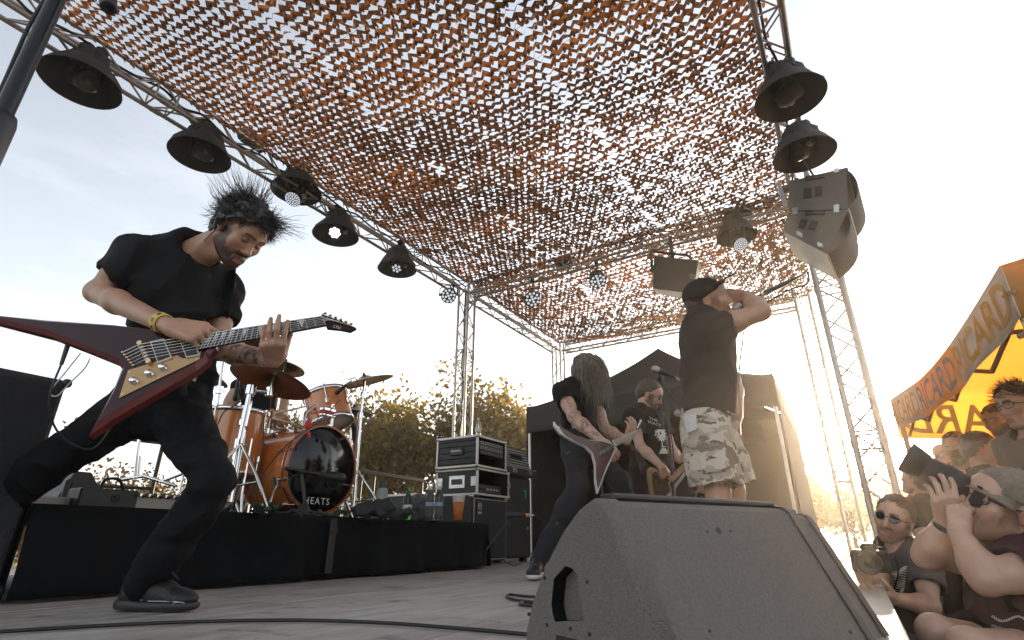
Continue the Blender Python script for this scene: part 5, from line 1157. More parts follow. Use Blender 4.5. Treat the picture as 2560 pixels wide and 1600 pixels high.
# ------------------------------------------------------------------ microphone stands
def straight_stand(top, base, label, r=.010, cat='stand', base_r=.13):
    t = thing('microphone_stand', base, label, cat, 'microphone stands'); MB().cyl(V(base[0], base[1], .03), lerp(base, top, .55), r*1.25, n=12).build('lower_tube', 'black_metal', t); MB().cyl(lerp(base, top, .5), top, r*.85, n=12).build('upper_tube', 'black_metal', t); MB().cyl(lerp(base, top, .53), lerp(base, top, .585), r*1.9, n=12).build('clutch', 'black_plastic', t)
    for k in range(3):
        an = 2*math.pi*k/3+.4; MB().tube([V(base[0], base[1], .12), V(base[0]+math.cos(an)*.3, base[1]+math.sin(an)*.3, .012)], .009, 6).build('leg', 'black_metal', t)
    return t
top = atF(1663, 968, 4.35); bs = V(*(atF(1684, 1290, 4.35)[:2]), 0)
t = straight_stand(top, bs, 'black vocal microphone stand between bassist and singer')
m0 = atF(1630, 919, 4.35); mic(m0, cdir(.91, -.40, .1), 'vocal microphone with silver grille on the stand beside the bassist', None, 1.25)
MB().sphere(atF(1651, 945, 4.35), .028).build('mic_clip', 'black_plastic', t); MB().tube([atF(1651, 945, 4.35), top, atF(1708, 1030, 4.3)], .009, 8).build('boom', 'black_metal', t)
cable('microphone_cable', [atF(1683, 943, 4.36), atF(1691, 955, 4.36), atF(1680, 985, 4.36), atF(1672, 1040, 4.37), atF(1683, 1130, 4.37), atF(1688, 1250, 4.37)], .0045, 'cable running down the vocal microphone stand')
m1 = atF(1687, 1032, 4.0); mic(m1, cdir(.93, -.1, .2), 'silver-headed microphone half hidden behind the singer’s back', None, 1.2)
straight_stand(atF(1718, 1075, 4.05), V(*(atF(1740, 1290, 4.05)[:2]), 0), 'slim microphone stand behind the singer’s shorts')
# close stand at the upper left
mat('stand_gloss', (.02, .022, .024), .22, .6, var=.1)
ps = lf(-.772, .63, 0); t = thing('microphone_stand', ps, 'close black microphone stand crossing the upper left corner', 'stand', 'microphone stands')
zt = 1.30
MB().cyl(ps+V(0, 0, .03), ps+V(0, 0, .80), .0170, n=24).build('lower_tube', 'stand_gloss', t); MB().cyl(ps+V(0, 0, .78), ps+V(0, 0, zt), .0122, n=24).build('upper_tube', 'stand_gloss', t)
MB().lathe(ps+V(0, 0, .70), (0, 0, 1), [(.017, 0), (.0205, .01), (.0205, .10), (.0175, .115), (.0125, .118)], 20).build('clutch', 'black_plastic', t); MB().lathe(ps+V(0, 0, 1.075), (0, 0, 1), [(.0125, 0), (.016, .005), (.016, .04), (.0125, .05)], 20).build('collar', 'black_plastic', t)
MB().lathe(ps, (0, 0, 1), [(.14, 0), (.14, .012), (.03, .03), (.018, .05)], 28).build('round_base', 'black_metal', t)
be = atF(272, 20, .62); bt = ps+V(0, 0, zt); MB().cyl(bt, be+unit(be-bt)*.0, .0085, n=14).build('boom', 'stand_gloss', t); d_ = unit(be-bt); MB().lathe(be-d_*.10, d_, [(.009, 0), (.0125, .004), (.0125, .098), (.0115, .101), (.005, .1015), (.0045, .098), (0, .098)], 18).build('boom_end', 'black_plastic', t)
cable('stand_cable', [ps+V(0, 0, 1.1)-RV*.016, ps+V(0, 0, 1.0)-RV*.020-FV*.004, ps+V(0, 0, .86)-RV*.021, ps+V(0, 0, .7)-RV*.026, ps+V(0, 0, .4)-RV*.021], .0032, None, parent=t)
# ------------------------------------------------------------------ yellow gazebo in the audience
mat('tent_yellow', (.86, .58, .22), .7, var=.06, nscale=2, trans=(1.25, 1.16, 1.05, .70)); mat('valance_white', (.80, .78, .75), .7, var=.05, trans=(1.1, 1.08, 1.05, .6))
mat('print_yellow', (.72, .40, .08), .7, var=.05, trans=(1, 1, 1, .5)); mat('print_blue', (.25, .29, .31), .7, var=.05, trans=(1, 1, 1, .4)); mat('frame_bronze', (.36, .22, .11), .5, .2)
def yellow_tent():
    N = V(3.19, -.84, 1.45); Fc = V(6.13, -.50, 1.45); ax = unit(Fc-N); pr = V(ax[1], -ax[0], 0); W_ = 3.0
    Fd_ = Fc+pr*W_; Nd = N+pr*W_; pk = (N+Fd_)/2+V(0, 0, 1.15)
    t = thing('gazebo', (N+Fd_)/2*V(1, 1, 0)+V(0, 0, GZ), 'yellow pop up gazebo with lettered valances over the audience', 'tent')
    cor = [N, Fc, Fd_, Nd]
    for q in range(4):
        A, B = cor[q], cor[(q+1) % 4]
        def fn(u, v): p = lerp(lerp(A, B, u), pk, v); p[2] -= .12*math.sin(math.pi*v)+(.10*math.sin(math.pi*u)*(1-v) if q in (0, 1) else .05*math.sin(math.pi*u)*(1-v)); return p
        solidify(MB().grid(fn, 16, 12).build('roof_panel', 'tent_yellow', t), .004)
    def val(A, B, u0, u1, m, h=.265):
        def fn(u, v): uu = u0+(u1-u0)*u; p = lerp(A, B, uu)+V(0, 0, -.10*math.sin(math.pi*uu)-h*(1-v)); out_ = unit(np.cross(B-A, (0, 0, 1))); return p+out_*(.012*math.sin(uu*21)*(1-v)+.004)
        return solidify(MB().grid(fn, 12, 3).build('valance', m, t), .004), fn
    for (u0, u1, m, pm) in ((0, .335, 'valance_white', 'print_yellow'), (.335, .68, 'tent_yellow', 'print_blue'), (.68, 1.0, 'valance_white', 'print_yellow')):
        o, fn = val(N, Fc, u0, u1, m); p0, p1 = fn(.04, .48), fn(.96, .48)
        # reading direction: seen from the stage the far end of the side is on the left
        valtext('RICARD', fn, unit(-pr)*.010, pm, t, flip=True)
    o, fn = val(Fc, Fd_, 0, .42, 'tent_yellow', .36); p0, p1 = fn(.03, .45), fn(.97, .45)
    valtext('RICARD', fn, -ax*.008, 'print_blue', t, flip=True)
    val(Fc, Fd_, .42, 1, 'tent_yellow', .36); val(Nd, N, 0, 1, 'tent_yellow'); val(Fd_, Nd, 0, 1, 'tent_yellow')
    for c in cor: MB().box(c*V(1, 1, 0)+V(0, 0, (GZ+1.4)/2)+unit((pk-c)*V(1, 1, 0))*.05, (.04, .04, 1.4-GZ), bev=.004).build('leg', 'frame_bronze', t)
    for q in (0, 2, 3):
        A, B = cor[q]+V(0, 0, -.12), cor[(q+1) % 4]+V(0, 0, -.12); ins = unit((pk-(A+B)/2)*V(1, 1, 0))*.08
        for i in range(4):
            a, b = lerp(A, B, i/4)+ins, lerp(A, B, (i+1)/4)+ins; MB().cyl(a, b-V(0, 0, .22), .014, n=6).build('scissor_bar', 'frame_bronze', t); MB().cyl(a-V(0, 0, .22), b, .014, n=6).build('scissor_bar', 'frame_bronze', t)
    for c in cor: MB().cyl(c-V(0, 0, .15), pk-V(0, 0, .12), .016, n=6).build('roof_bar', 'frame_bronze', t)
    c = lerp(lerp(N, Nd, .12), pk, .14); mat('patch_blue', (.05, .11, .15), .7)
    A, B = lerp(N, Nd, .10), lerp(N, Nd, .3); P4 = [lerp(A, pk, .06), lerp(B, pk, .06), lerp(B, pk, .26), lerp(A, pk, .26)]; off = unit(np.cross(B-A, pk-A)); off = off if off[2] > 0 else -off
    MB().prism([p+off*(-.05) for p in P4], off*.003).build('logo_patch', 'patch_blue', t, normals=True)
def valtext(txt, fn, off, m, parent, flip=False, m0=.03, v0=.13, v1=.88):
    """lettering laid on a hanging cloth given by fn(u, v)"""
    cu = bpy.data.curves.new('lettering', 'FONT'); cu.body = txt; cu.resolution_u = 3; cu.offset = .012; o = bpy.data.objects.new('lettering', cu); COL.objects.link(o)
    dg = bpy.context.evaluated_depsgraph_get(); me = bpy.data.meshes.new_from_object(o.evaluated_get(dg)); bpy.data.objects.remove(o); bpy.data.curves.remove(cu)
    bm = bmesh.new(); bm.from_mesh(me); bmesh.ops.triangulate(bm, faces=bm.faces); bmesh.ops.subdivide_edges(bm, edges=[e for e in bm.edges if e.calc_length() > .15], cuts=2); bm.to_mesh(me); bm.free()
    n = len(me.vertices); co = np.zeros(n*3); me.vertices.foreach_get('co', co); co = co.reshape(-1, 3); u = (co[:, 0]-co[:, 0].min())/np.ptp(co[:, 0]); v = (co[:, 1]-co[:, 1].min())/np.ptp(co[:, 1])
    P = np.array([fn((1-(m0+(1-2*m0)*a)) if flip else m0+(1-2*m0)*a, v0+(v1-v0)*b)+off for a, b in zip(u, v)])-base_of(parent)
    me.vertices.foreach_set('co', P.ravel()); me.update(); me.materials.clear(); me.materials.append(M[m]); o = bpy.data.objects.new('lettering', me); COL.objects.link(o); o.parent = parent
    return o
yellow_tent()
# ------------------------------------------------------------------ crowd barrier
mat('galvanised', (.42, .41, .39), .42, .9, var=.15, nscale=12)
def barrier(x0, x1, y, label):
    t = thing('crowd_barrier', ((x0+x1)/2, y, GZ), label, 'barrier', 'crowd barriers of the pit'); z0, z1 = GZ+.18, GZ+1.08
    MB().tube([(x0, y, GZ), (x0, y, z1-.06), (x0+.06, y, z1), (x1-.06, y, z1), (x1, y, z1-.06), (x1, y, GZ)], .019, 8).build('frame_tube', 'galvanised', t); MB().cyl((x0, y, z0), (x1, y, z0), .014, n=8).build('lower_rail', 'galvanised', t)
    n = int((x1-x0)/.115)
    bar = None
    for k in range(1, n): MB().cyl((x0+(x1-x0)*k/n, y, z0), (x0+(x1-x0)*k/n, y, z1), .008, n=6).build('bar', 'galvanised', t)
barrier(1.55, 3.55, -.62, 'nearer steel crowd barrier behind the photographers'); barrier(3.60, 5.6, -.62, 'farther steel crowd barrier in front of the standing crowd')
# ------------------------------------------------------------------ the front guitarist
from mathutils.bvhtree import BVHTree
def bvh_of(o):
    me = o.data; b = base_of(o); vs = np.zeros(len(me.vertices)*3); me.vertices.foreach_get('co', vs); vs = vs.reshape(-1, 3)+b
    return BVHTree.FromPolygons([Vector(q) for q in vs], [tuple(p.vertices) for p in me.polygons])
def child(root, name): return next(c for c in root.children if c.name.split('.')[0] == name)
def on_surf(bvh, px, py, off=.004, default=None):
    """the point of a surface that lies under a pixel of the photograph, lifted by off"""
    r = unit(ray(px, py)); h, n, i, d = bvh.ray_cast(Vector(CAM), Vector(r))
    if h is None: return default
    n = np.array(n); n = n if n@r < 0 else -n
    return np.array(h)+n*off
def ribbon(mid, nrm, w, th=.003, name='strap', material='black_cloth', parent=None):
    m = MB(); P = []
    for i, p in enumerate(mid):
        d = unit(mid[min(i+1, len(mid)-1)]-mid[max(i-1, 0)]); n = nrm[i] if isinstance(nrm, list) else nrm; s = unit(np.cross(d, n)); n = np.cross(s, d)
        P += [p-s*w/2, p+s*w/2, p+s*w/2-n*th, p-s*w/2-n*th]
    F_ = [(4*i+k, 4*i+(k+1) % 4, 4*i+4+(k+1) % 4, 4*i+4+k) for i in range(len(mid)-1) for k in range(4)]+[(3, 2, 1, 0), tuple(4*(len(mid)-1)+k for k in range(4))]
    m.add(P, F_); return m.build(name, material, parent)
def guitarist():
    J = dict(pelvis=dp(392, 950, 2.12), neck=dp(452, 600, 2.00), shR=dp(318, 612, 1.90), shL=dp(520, 678, 2.16), elR=dp(228, 690, 1.90), wrR=dp(402, 772, 1.70),
             elL=dp(520, 828, 2.10), wrL=dp(648, 836, 1.80), hipR=dp(325, 960, 2.08), hipL=dp(428, 985, 2.10), knR=dp(95, 1112, 2.16), anR=dp(-150, 1290, 2.32),
             knL=dp(506, 1135, 1.90), anL=dp(345, 1372, 2.02))
    J['anL'][2] = .088; J['anR'][2] = .13
    fw = .90*(.74*CRv-.67*CUv)-.43*CFv; upv = .67*CRv+.74*CUv
    Fr = head_frame(fw, upv); hs = 1.06
    ear = atF(556, 558, 1.84); pos = ear-(V(-.004, -.083, .002)*hs)@Fr
    hands = dict(R=dict(d=cdir(.96, -.20, .02), n=cdir(-.15, -.70, .70), t=cdir(.15, .8, .5), curls=[(.75, 1.0, .6), (.85, 1.05, .6), (.95, 1.05, .6), (1.05, 1.05, .6)], thumb=(.35, .55, .3), s=1.16),
                 L=dict(d=cdir(.25, .62, -.72), n=cdir(-.12, .78, .6), t=cdir(.97, -.2, .1), curls=[(.90, .50, .40), (.72, .46, .40), (.74, .50, .42), (.9, .55, .45)], tdir=cdir(.05, .8, .6), s=1.06, spread=.05))
    J['wrL'] = dp(648, 850, 1.805)
    P = person('guitarist in black t-shirt and jeans lunging with a dark red pointed guitar', J,
               dict(pos=pos, fwd=fw, up=upv, s=hs, opts=dict(beard=.93, eyes='closed', jaw=1.02)), skin='skin',
               top=dict(mat='tee_black', hem=.17, sleeve=.62, g=.017, cuff=.070, slr=.054, vox=.0075, amp=.010, fold=.030, fs=5.2, ws=6, neck=.074, nd=.03, nfw=.03, stretch=(1, 1, .7)),
               bottom=dict(mat='denim_black', vox=.008, fold=.012, fs=9, amp=.004, g=.004, ankle=.062, waist=.09), shoes=dict(dirL=CRv*.98-FV*.15, dirR=-CRv+FV*.3, mat='shoe_black', sole='sole_black', vox=.005),
               hands=hands, tattoo=dict(L=(.85, 22.)), hv=.0036, vox=.008, chest=1.0, neck_r=.060)
    R_ = P['root']
    # hair: dark curly shell and blown strands
    hair_shell(P, None, .018, .018, .0045, 26, 4, 'hair', 'hair_black', front=.070, low=-.052)
    rn = np.random.default_rng(5); paths = []
    def scalp(th, ph): return V(-.016, 0, .040)+V(.114*math.sin(th)*math.cos(ph), .092*math.sin(th)*math.sin(ph), .100*math.cos(th))
    Frm = head_frame(fw, upv)
    for i in range(190):
        th = math.acos(rn.uniform(.0, 1)); ph = rn.uniform(-math.pi, math.pi); l0 = scalp(th, ph)
        if (l0[0] > .066 and l0[2] < .085) or l0[2] < -.01: continue
        p0 = P['tw'](l0); nrm = unit((l0-V(-.016, 0, .04))@Frm); img = p0-P['tw'](V(-.016, 0, .04)); side = img@CRv; up_ = img@CUv
        wind = cdir(-.35, .95, .1) if side < .02 else (cdir(.35, .9, 0) if up_ > .06 else cdir(.85, rn.uniform(-.7, .25), 0))
        fly = rn.random() < .22 and up_ > -.02; Ln = rn.uniform(.10, .19) if fly else rn.uniform(.06, .10)
        ax = unit(np.cross(wind, CFv)+rn.normal(size=3)*.4); phs = rn.uniform(0, 6.3); amp_ = rn.uniform(.25, .6); tg_ = wind-nrm*(wind@nrm); dd0 = unit(nrm*.45+wind*1.0+rn.normal(size=3)*.25) if fly else unit(tg_*1.0+nrm*.10+rn.normal(size=3)*.40)
        for s_ in range(4 if fly else 10):
            l = l0+rn.normal(size=3)*.008; q = P['tw'](l); dd = unit(dd0+rn.normal(size=3)*.14); pt = [q.copy()]; n = 10
            for k in range(n):
                dd = unit(rot(dd, ax, amp_*math.sin(phs+k*.85)*.8)+wind*.08+rn.normal(size=3)*.03); q = q+dd*Ln*rn.uniform(.85, 1.1)/n
                if not fly: dd = unit(dd-nrm*.10)
                pt.append(q.copy())
            paths.append(pt)
    # fringe falling over the hairline
    for i in range(150):
        a = rn.uniform(-1.5, 1.5); l = V(.072-.03*abs(a)/1.5, .060*math.sin(a), .098-.045*abs(a)/1.5)+rn.normal(size=3)*.006; q = P['tw'](l); dd = unit(Frm[0]*.7+Frm[2]*rn.uniform(-.6, .5)+Frm[1]*math.sin(a)*.6+rn.normal(size=3)*.3); ax = unit(rn.normal(size=3)); pt = [q.copy()]; c_ = rn.uniform(-.4, .4)
        for k in range(7): dd = unit(rot(dd, ax, c_)-UV*.06); q = q+dd*rn.uniform(.004, .009); pt.append(q.copy())
        paths.append(pt)
    # locks lying round the back of the head and over the ear
    for i in range(240):
        ph = rn.uniform(1.5, 4.8); th = rn.uniform(1.0, 2.05); l = scalp(th, ph)+V(0, 0, 0); p = P['tw'](l); nrm = unit((l-V(-.016, 0, .04))@Frm); dn = -Frm[2]*.8-Frm[0]*.35
        q = p.copy(); pt = [q.copy()]; dd = unit(dn+nrm*.3+rn.normal(size=3)*.3); ax = unit(rn.normal(size=3)); c_ = rn.uniform(-.6, .6)
        for k in range(6): dd = unit(rot(dd, ax, c_)+nrm*.05); q = q+dd*.011; pt.append(q.copy())
        paths.append(pt)
    strands(paths, .0015, .0003).build('hair_strands', 'hair_black', R_)
    # wristband, in-ear cable
    a = unit(J['wrR']-J['elR']); c = lerp(J['elR'], J['wrR'], .90); mat('band_yellow', (.62, .42, .10), .6, var=.1)
    wb = MB().lathe(c-a*.016, a, [(.0335, 0), (.036, .001), (.0345, .034), (.032, .0345)], 20).build('wristband', 'band_yellow', R_)
    marks = MB()
    for k in range(8):
        an_ = k*math.pi/4; a1, b1 = frame_of(a)
        for q in range(4):
            r_ = (math.cos(an_+(q-1.5)*.10)*a1+math.sin(an_+(q-1.5)*.10)*b1); p = c+r_*.0352; marks.box(p+a*.0005*q, (.0022, .013 if q != 3 else .009, .0018), np.stack([np.cross(a, r_), a, r_]))
    marks.build('printed_mark', 'black_plastic', wb)
    e0 = P['tw']((-.004, -.088, -.02)); 
    sh = child(R_, 't_shirt'); bv = bvh_of(sh)
    s0 = on_surf(bv, 480, 640, .006, dp(455, 606, 1.9)); 
    cable('ear_cable', [e0, e0+V(0, 0, -.05)-CRv*.03, lerp(e0, s0, .6)+CUv*.01, s0+CUv*.02, s0], .0016, None, parent=R_)
    MB().sphere(s0-CRv*.012, (.011, .007, .007)).build('in_ear_monitor', 'white_print', R_)
    # back pocket, seams and lace detail on the near shoe
    sb = bvh_of(child(R_, 'shoe'))
    lc = MB()
    ank = J['anL']; x = unit(CRv*.98-FV*.15)
    for k in range(5):
        p = V(ank[0], ank[1], .0)+x*(.045+.020*k)+V(0, 0, .104-.0095*k); s_ = np.cross(x, V(0, 0, 1)); lc.tube([p-s_*.026-V(0, 0, .006), p+V(0, 0, .004), p+s_*.026-V(0, 0, .006)], .0024, 5)
    lc.tube(smoothpath([V(ank[0], ank[1], 0)+x*.05+V(0, 0, .106), V(ank[0], ank[1], 0)+x*.09-FV*.03+V(0, 0, .13), V(ank[0], ank[1], 0)+x*.14-FV*.03+V(0, 0, .10)], 5), .0022, 5)
    lc.build('laces', 'black_plastic', child(R_, 'shoe'))
    bq = lambda x_, y_: (x_/3.978, 1180+y_/3.978)
    st_ = MB()
    for path in (((1255, 1185), (1330, 1230), (1400, 1268), (1500, 1282), (1620, 1284), (1760, 1290), (1860, 1305)), ((1690, 1350), (1705, 1325), (1740, 1298), (1790, 1292))):
        pts = [on_surf(sb, *bq(*q), .0012) for q in path]; pts = [p for p in pts if p is not None]
        if len(pts) > 2: st_.tube(smoothpath(pts, 4), .0011, 4)
    if st_.v: st_.build('stitching', 'white_print', child(R_, 'shoe'))
    return P, J
GP, GJ = guitarist()
# ------------------------------------------------------------------ pointed guitar
mat('maroon', (.026, .006, .007), .30, var=.25, nscale=4, coat=.08, spec=.3)
mat('maroon_edge', (.115, .018, .016), .30, var=.15, nscale=4, coat=.2, spec=.4)
mat('gold_plate', (.42, .26, .13), .42, .55, var=.12, nscale=3)
mat('ivory', (.60, .52, .42), .45, var=.06)
mat('rosewood', (.025, .016, .013), .5, var=.35, nscale=14, stretch=(1, 1, 6))
mat('pearl', (.62, .62, .58), .25, var=.15, nscale=40)
mat('gold_metal', (.62, .46, .28), .22, 1.0, var=.08)
def plane3(A, B, C_):
    n = unit(np.cross(B-A, C_-A)); n = n if n@CFv < 0 else -n
    return A, n
def onpl(pl, px, py):
    r = ray(px, py); return CAM+r*(((pl[0]-CAM)@pl[1])/(r@pl[1]))
def c2(x, y): return x/2.16, y/2.16+420
def v_guitar():
    A = atF(*c2(1100, 950), 1.735); B = atF(*c2(1920, 858), 1.80); C_ = atF(*c2(470, 1435), 1.63)
    pl = plane3(A, B, C_); n = pl[1]
    def g(x, y, lift=0.): return onpl(pl, *c2(x, y))+n*lift
    t = thing('electric_guitar', g(700, 1000), 'dark red pointed electric guitar with gold scratchplate held by the front guitarist', 'guitar', None)
    outer = [(-75, 783), (240, 812), (590, 836), (880, 868), (1105, 888), (1150, 905), (1160, 965), (1125, 1000), (1118, 1032), (1060, 1082), (860, 1198), (600, 1348), (470, 1437), (520, 1340), (598, 1200), (648, 1075), (628, 1042), (470, 978), (270, 900), (-60, 815)]
    inner = [(-20, 797), (240, 828), (590, 850), (880, 884), (1095, 902), (1130, 918), (1138, 960), (1108, 992), (1098, 1020), (1045, 1062), (850, 1172), (600, 1318), (530, 1372), (548, 1335), (620, 1195), (672, 1072), (648, 1030), (480, 962), (280, 882), (-10, 808)]
    N = len(outer); Po = [g(*q, -.012) for q in outer]; Pi = [g(*q, 0) for q in inner]; Pb = [g(*q, -.040) for q in outer]
    m = MB(); m.add(Pi, [tuple(range(N))]); m.build('body', 'maroon', t, normals=False)
    e = MB(); e.add(Pi+Po+Pb, [(i, (i+1) % N, N+(i+1) % N, N+i) for i in range(N)]+[(N+i, N+(i+1) % N, 2*N+(i+1) % N, 2*N+i) for i in range(N)]+[tuple(range(2*N, 3*N))[::-1]])
    e.build('bevelled_edge', 'maroon_edge', t, normals=True)
    pg = [(695, 1095), (960, 1014), (985, 1030), (1012, 1032), (1088, 992), (1080, 1036), (862, 1140), (645, 1246)]
    sp = MB().prism([g(*q, .0015) for q in pg], n*.0025).build('scratchplate', 'gold_plate', t, normals=True)
    for q in ((705, 1105), (665, 1225), (860, 1136), (1065, 1035)): MB().cyl(g(*q, .003), g(*q, .0052), .0035, n=8).build('screw', 'gold_metal', sp)
    for q in ((885, 1085), (812, 1117), (730, 1157)):
        kb = MB().lathe(g(*q, .004), n, [(.0, .018), (.0085, .018), (.0105, .0155), (.0108, .004), (.013, .003), (.013, 0)], 16).build('knob', 'chrome', t)
    # pickups
    for pk in ([(815, 945), (890, 929), (936, 1032), (858, 1060)], [(975, 938), (1045, 922), (1086, 1018), (1010, 1032)]):
        fr_ = MB().prism([g(*q, .001) for q in pk], n*.008).build('pickup_ring', 'ivory', t, normals=True)
        c_ = np.mean(np.array(pk), 0); inn = [tuple(c_+(np.array(q)-c_)*V(.80, .84)) for q in pk]
        MB().prism([g(*q, .0092) for q in inn], n*.005).build('pickup', 'black_plastic', t, normals=True)
        for q in pk: qq = c_+(np.array(q)-c_)*.90; MB().cyl(g(*qq, .009), g(*qq, .0105), .0022, n=6).build('screw', 'gold_metal', fr_)
    # bridge and string ferrules
    b0, b1 = g(765, 958, .009), g(815, 1062, .009); bx_ = unit(b1-b0)
    br = MB().box((b0+b1)/2, (np.linalg.norm(b1-b0), .017, .012), np.stack([bx_, np.cross(n, bx_), n]), bev=.003).build('bridge', 'gold_metal', t)
    for k in range(6): MB().box(lerp(b0, b1, .12+.15*k)+n*.008, (.007, .012, .005), np.stack([bx_, np.cross(n, bx_), n]), bev=.0015).build('saddle', 'chrome', br)
    for s_ in (.02, .98): MB().cyl(lerp(b0, b1, s_)-n*.006, lerp(b0, b1, s_)+n*.012, .008, n=12).build('post', 'gold_metal', br)
    # neck
    fu0, fl0, fu1, fl1 = (1118, 903), (1072, 990), (1738, 806), (1762, 856)
    q0 = [g(*fu0, .006), g(*fl0, .006), g(*fl1, .004), g(*fu1, .004)]
    nk = MB().prism(q0, n*.005).build('fretboard', 'rosewood', t, normals=True)
    bk = MB(); ax_ = unit(q0[3]-q0[0])
    def nkp(u, v_):
        a = lerp(q0[0], q0[3], u); b = lerp(q0[1], q0[2], u); return lerp(a, b, v_)-n*(.002+.020*math.sin(math.pi*v_)**.7)
    bk.grid(nkp, 10, 8); bk.add([nkp(0, j/8) for j in range(9)], [tuple(range(9))]); bk.build('neck', 'maroon', t)
    for k in range(23):
        u = 1-2**(-(k)/12.0); u = 1-u/ (1-2**(-23/12.)); a = lerp(q0[0], q0[3], u)+n*.0055; b = lerp(q0[1], q0[2], u)+n*.0055
        MB().cyl(a, b, .0012, n=6).build('fret', 'chrome', nk)
    fr_u = lambda k: 1-(1-2**(-k/12.0))/(1-2**(-23/12.))
    for k in (3, 5, 7, 9, 12, 15, 17, 19, 21):
        u = (fr_u(k)+fr_u(k-1))/2; w_ = abs(fr_u(k-1)-fr_u(k))*.42; L3 = lambda u_, v_: lerp(lerp(q0[0], q0[3], u_), lerp(q0[1], q0[2], u_), v_)+n*.0051
        MB().prism([L3(u-w_, .12), L3(u+w_, .12), L3(u-w_*.3, .80)], n*.0008).build('shark_inlay', 'pearl', nk, normals=True)
    hd = [(1736, 804), (1732, 786), (1760, 790), (1850, 822), (1922, 858), (1888, 876), (1840, 866), (1763, 858)]
    hs_ = MB().prism([g(*q, -.006) for q in hd], -n*.013).build('headstock', 'maroon', t, normals=True)
    for k in range(6):
        q = (1748+28*k, 796+11.5*k); p = g(q[0], q[1], -.004); MB().cyl(p, p+n*.012, .0042, n=10).build('tuner_post', 'gold_metal', hs_)
        o_ = unit(g(q[0]+6, q[1]-22)-g(q[0], q[1])); MB().sphere(p+o_*.019-n*.008, (.0075, .0055, .0045), 8, 6).build('tuner_button', 'gold_metal', hs_)
    text_part('logo_lettering', 'LTD', .016, g(1800, 850, -.004), unit(g(1850, 868)-g(1800, 850)), unit(g(1800, 830)-g(1800, 850)), 'pearl', hs_, .0004)
    ss = MB()
    for k in range(6):
        a = lerp(g(*c2i(665, 1000), .004), g(*c2i(722, 1068), .004), k/5) if False else lerp(g(665, 998, .003), g(722, 1068, .003), k/5)
        MB().lathe(a, n, [(.0, .004), (.004, .004), (.005, 0)], 10).build('string_ferrule', 'gold_metal', t)
        b = lerp(b0, b1, .12+.15*k)+n*.0125; c_ = lerp(lerp(q0[0], q0[1], .10+.16*k), lerp(q0[3], q0[2], .10+.16*k), 1)+n*.0075; d_ = g(1748+28*(5-k), 796+11.5*(5-k), .004)
        e_ = lerp(q0[3], q0[2], .10+.16*k)+n*.0072
        MB().tube([a, b, e_, d_], .0007+.00013*(5-k), 5).build('string', 'chrome', t)
    # jack lead and strap
    jk = g(322, 905, -.05); MB().cyl(jk+V(0, 0, .02), jk-V(0, 0, .075), .0085, .006, n=10).build('jack_plug', 'black_plastic', t)
    cable('jack_lead', [jk-V(0, 0, .07), jk-V(0, 0, .2), jk-V(0, 0, .30)+CRv*.02+FV*.06, jk-V(0, 0, .34)+CRv*.10+FV*.12, jk-V(0, 0, .22)+CRv*.14+FV*.14], .0035, None, parent=t)
    mat('wire_white', (.55, .55, .55), .5)
    cable('transmitter_wire', [dp(190, 835, 2.0), dp(150, 885, 1.95), dp(118, 925, 1.92), dp(135, 935, 1.92), dp(165, 905, 1.93), dp(200, 870, 1.95), dp(212, 848, 1.98)], .0024, None, parent=t, m='wire_white')
    sh = child(GP['root'], 't_shirt'); bv = bvh_of(sh); mid = []
    for (x, y) in ((540, 640), (537, 655), (534, 672), (531, 690), (528, 712), (524, 732), (518, 755), (512, 778), (505, 800), (500, 815)):
        p = on_surf(bv, x*K, y*K, .006)
        if p is not None: mid.append(p)
    mid = [V(*q) for q in mid]
    for i in range(len(mid)): 
        d_ = (mid[i]-CAM)@CFv; 
    dd = np.array([(q-CAM)@CFv for q in mid]); dd = np.minimum(dd, np.convolve(np.pad(dd, 1, mode='edge'), [1/3]*3, 'valid'))
    mid = [CAM+(q-CAM)*(a_/((q-CAM)@CFv)) for q, a_ in zip(mid, dd)]
    mid = [mid[0]+CFv*.035]+mid+[g(1120, 905, -.02)]
    ribbon(mid, -CFv, .062, .004, 'strap', 'black_cloth', t)
    return t
v_guitar()
# ------------------------------------------------------------------ clothing prints, caps, glasses, cameras
def c3(x, y): return 1300+x/2.326, 650+y/2.326
def c4(x, y): return 2100+x/2.161, 900+y/2.161
def print_mesh(name, polys, tf, bvh, material, parent, off=.004):
    """flat print: polygons given in their own 2D space, laid onto the cloth"""
    v = []; f = []
    for poly in polys:
        ps = [on_surf(bvh, *tf(*q), off) for q in poly]
        if any(p is None for p in ps): continue
        d = [np.linalg.norm(p-ps[0]) for p in ps]
        if max(d) > .30: continue
        o = len(v); v += ps; f.append(tuple(range(o, o+len(ps))))
    if not f: return None
    return link_mesh(name, np.array(v), f, material, parent)
def print_text(s, tf, bvh, material, parent, name='printed_lettering', size=1., shear=0., bold=0.):
    cu = bpy.data.curves.new(name, 'FONT'); cu.body = s; cu.size = size; cu.align_x = 'CENTER'; cu.align_y = 'CENTER'; cu.shear = shear; cu.resolution_u = 1; cu.offset = bold
    o = bpy.data.objects.new(name, cu); COL.objects.link(o); dg = bpy.context.evaluated_depsgraph_get(); me = bpy.data.meshes.new_from_object(o.evaluated_get(dg)); bpy.data.objects.remove(o); bpy.data.curves.remove(cu)
    polys = [[tuple(me.vertices[i].co[:2]) for i in p.vertices] for p in me.polygons]; bpy.data.meshes.remove(me)
    return print_mesh(name, polys, tf, bvh, material, parent)
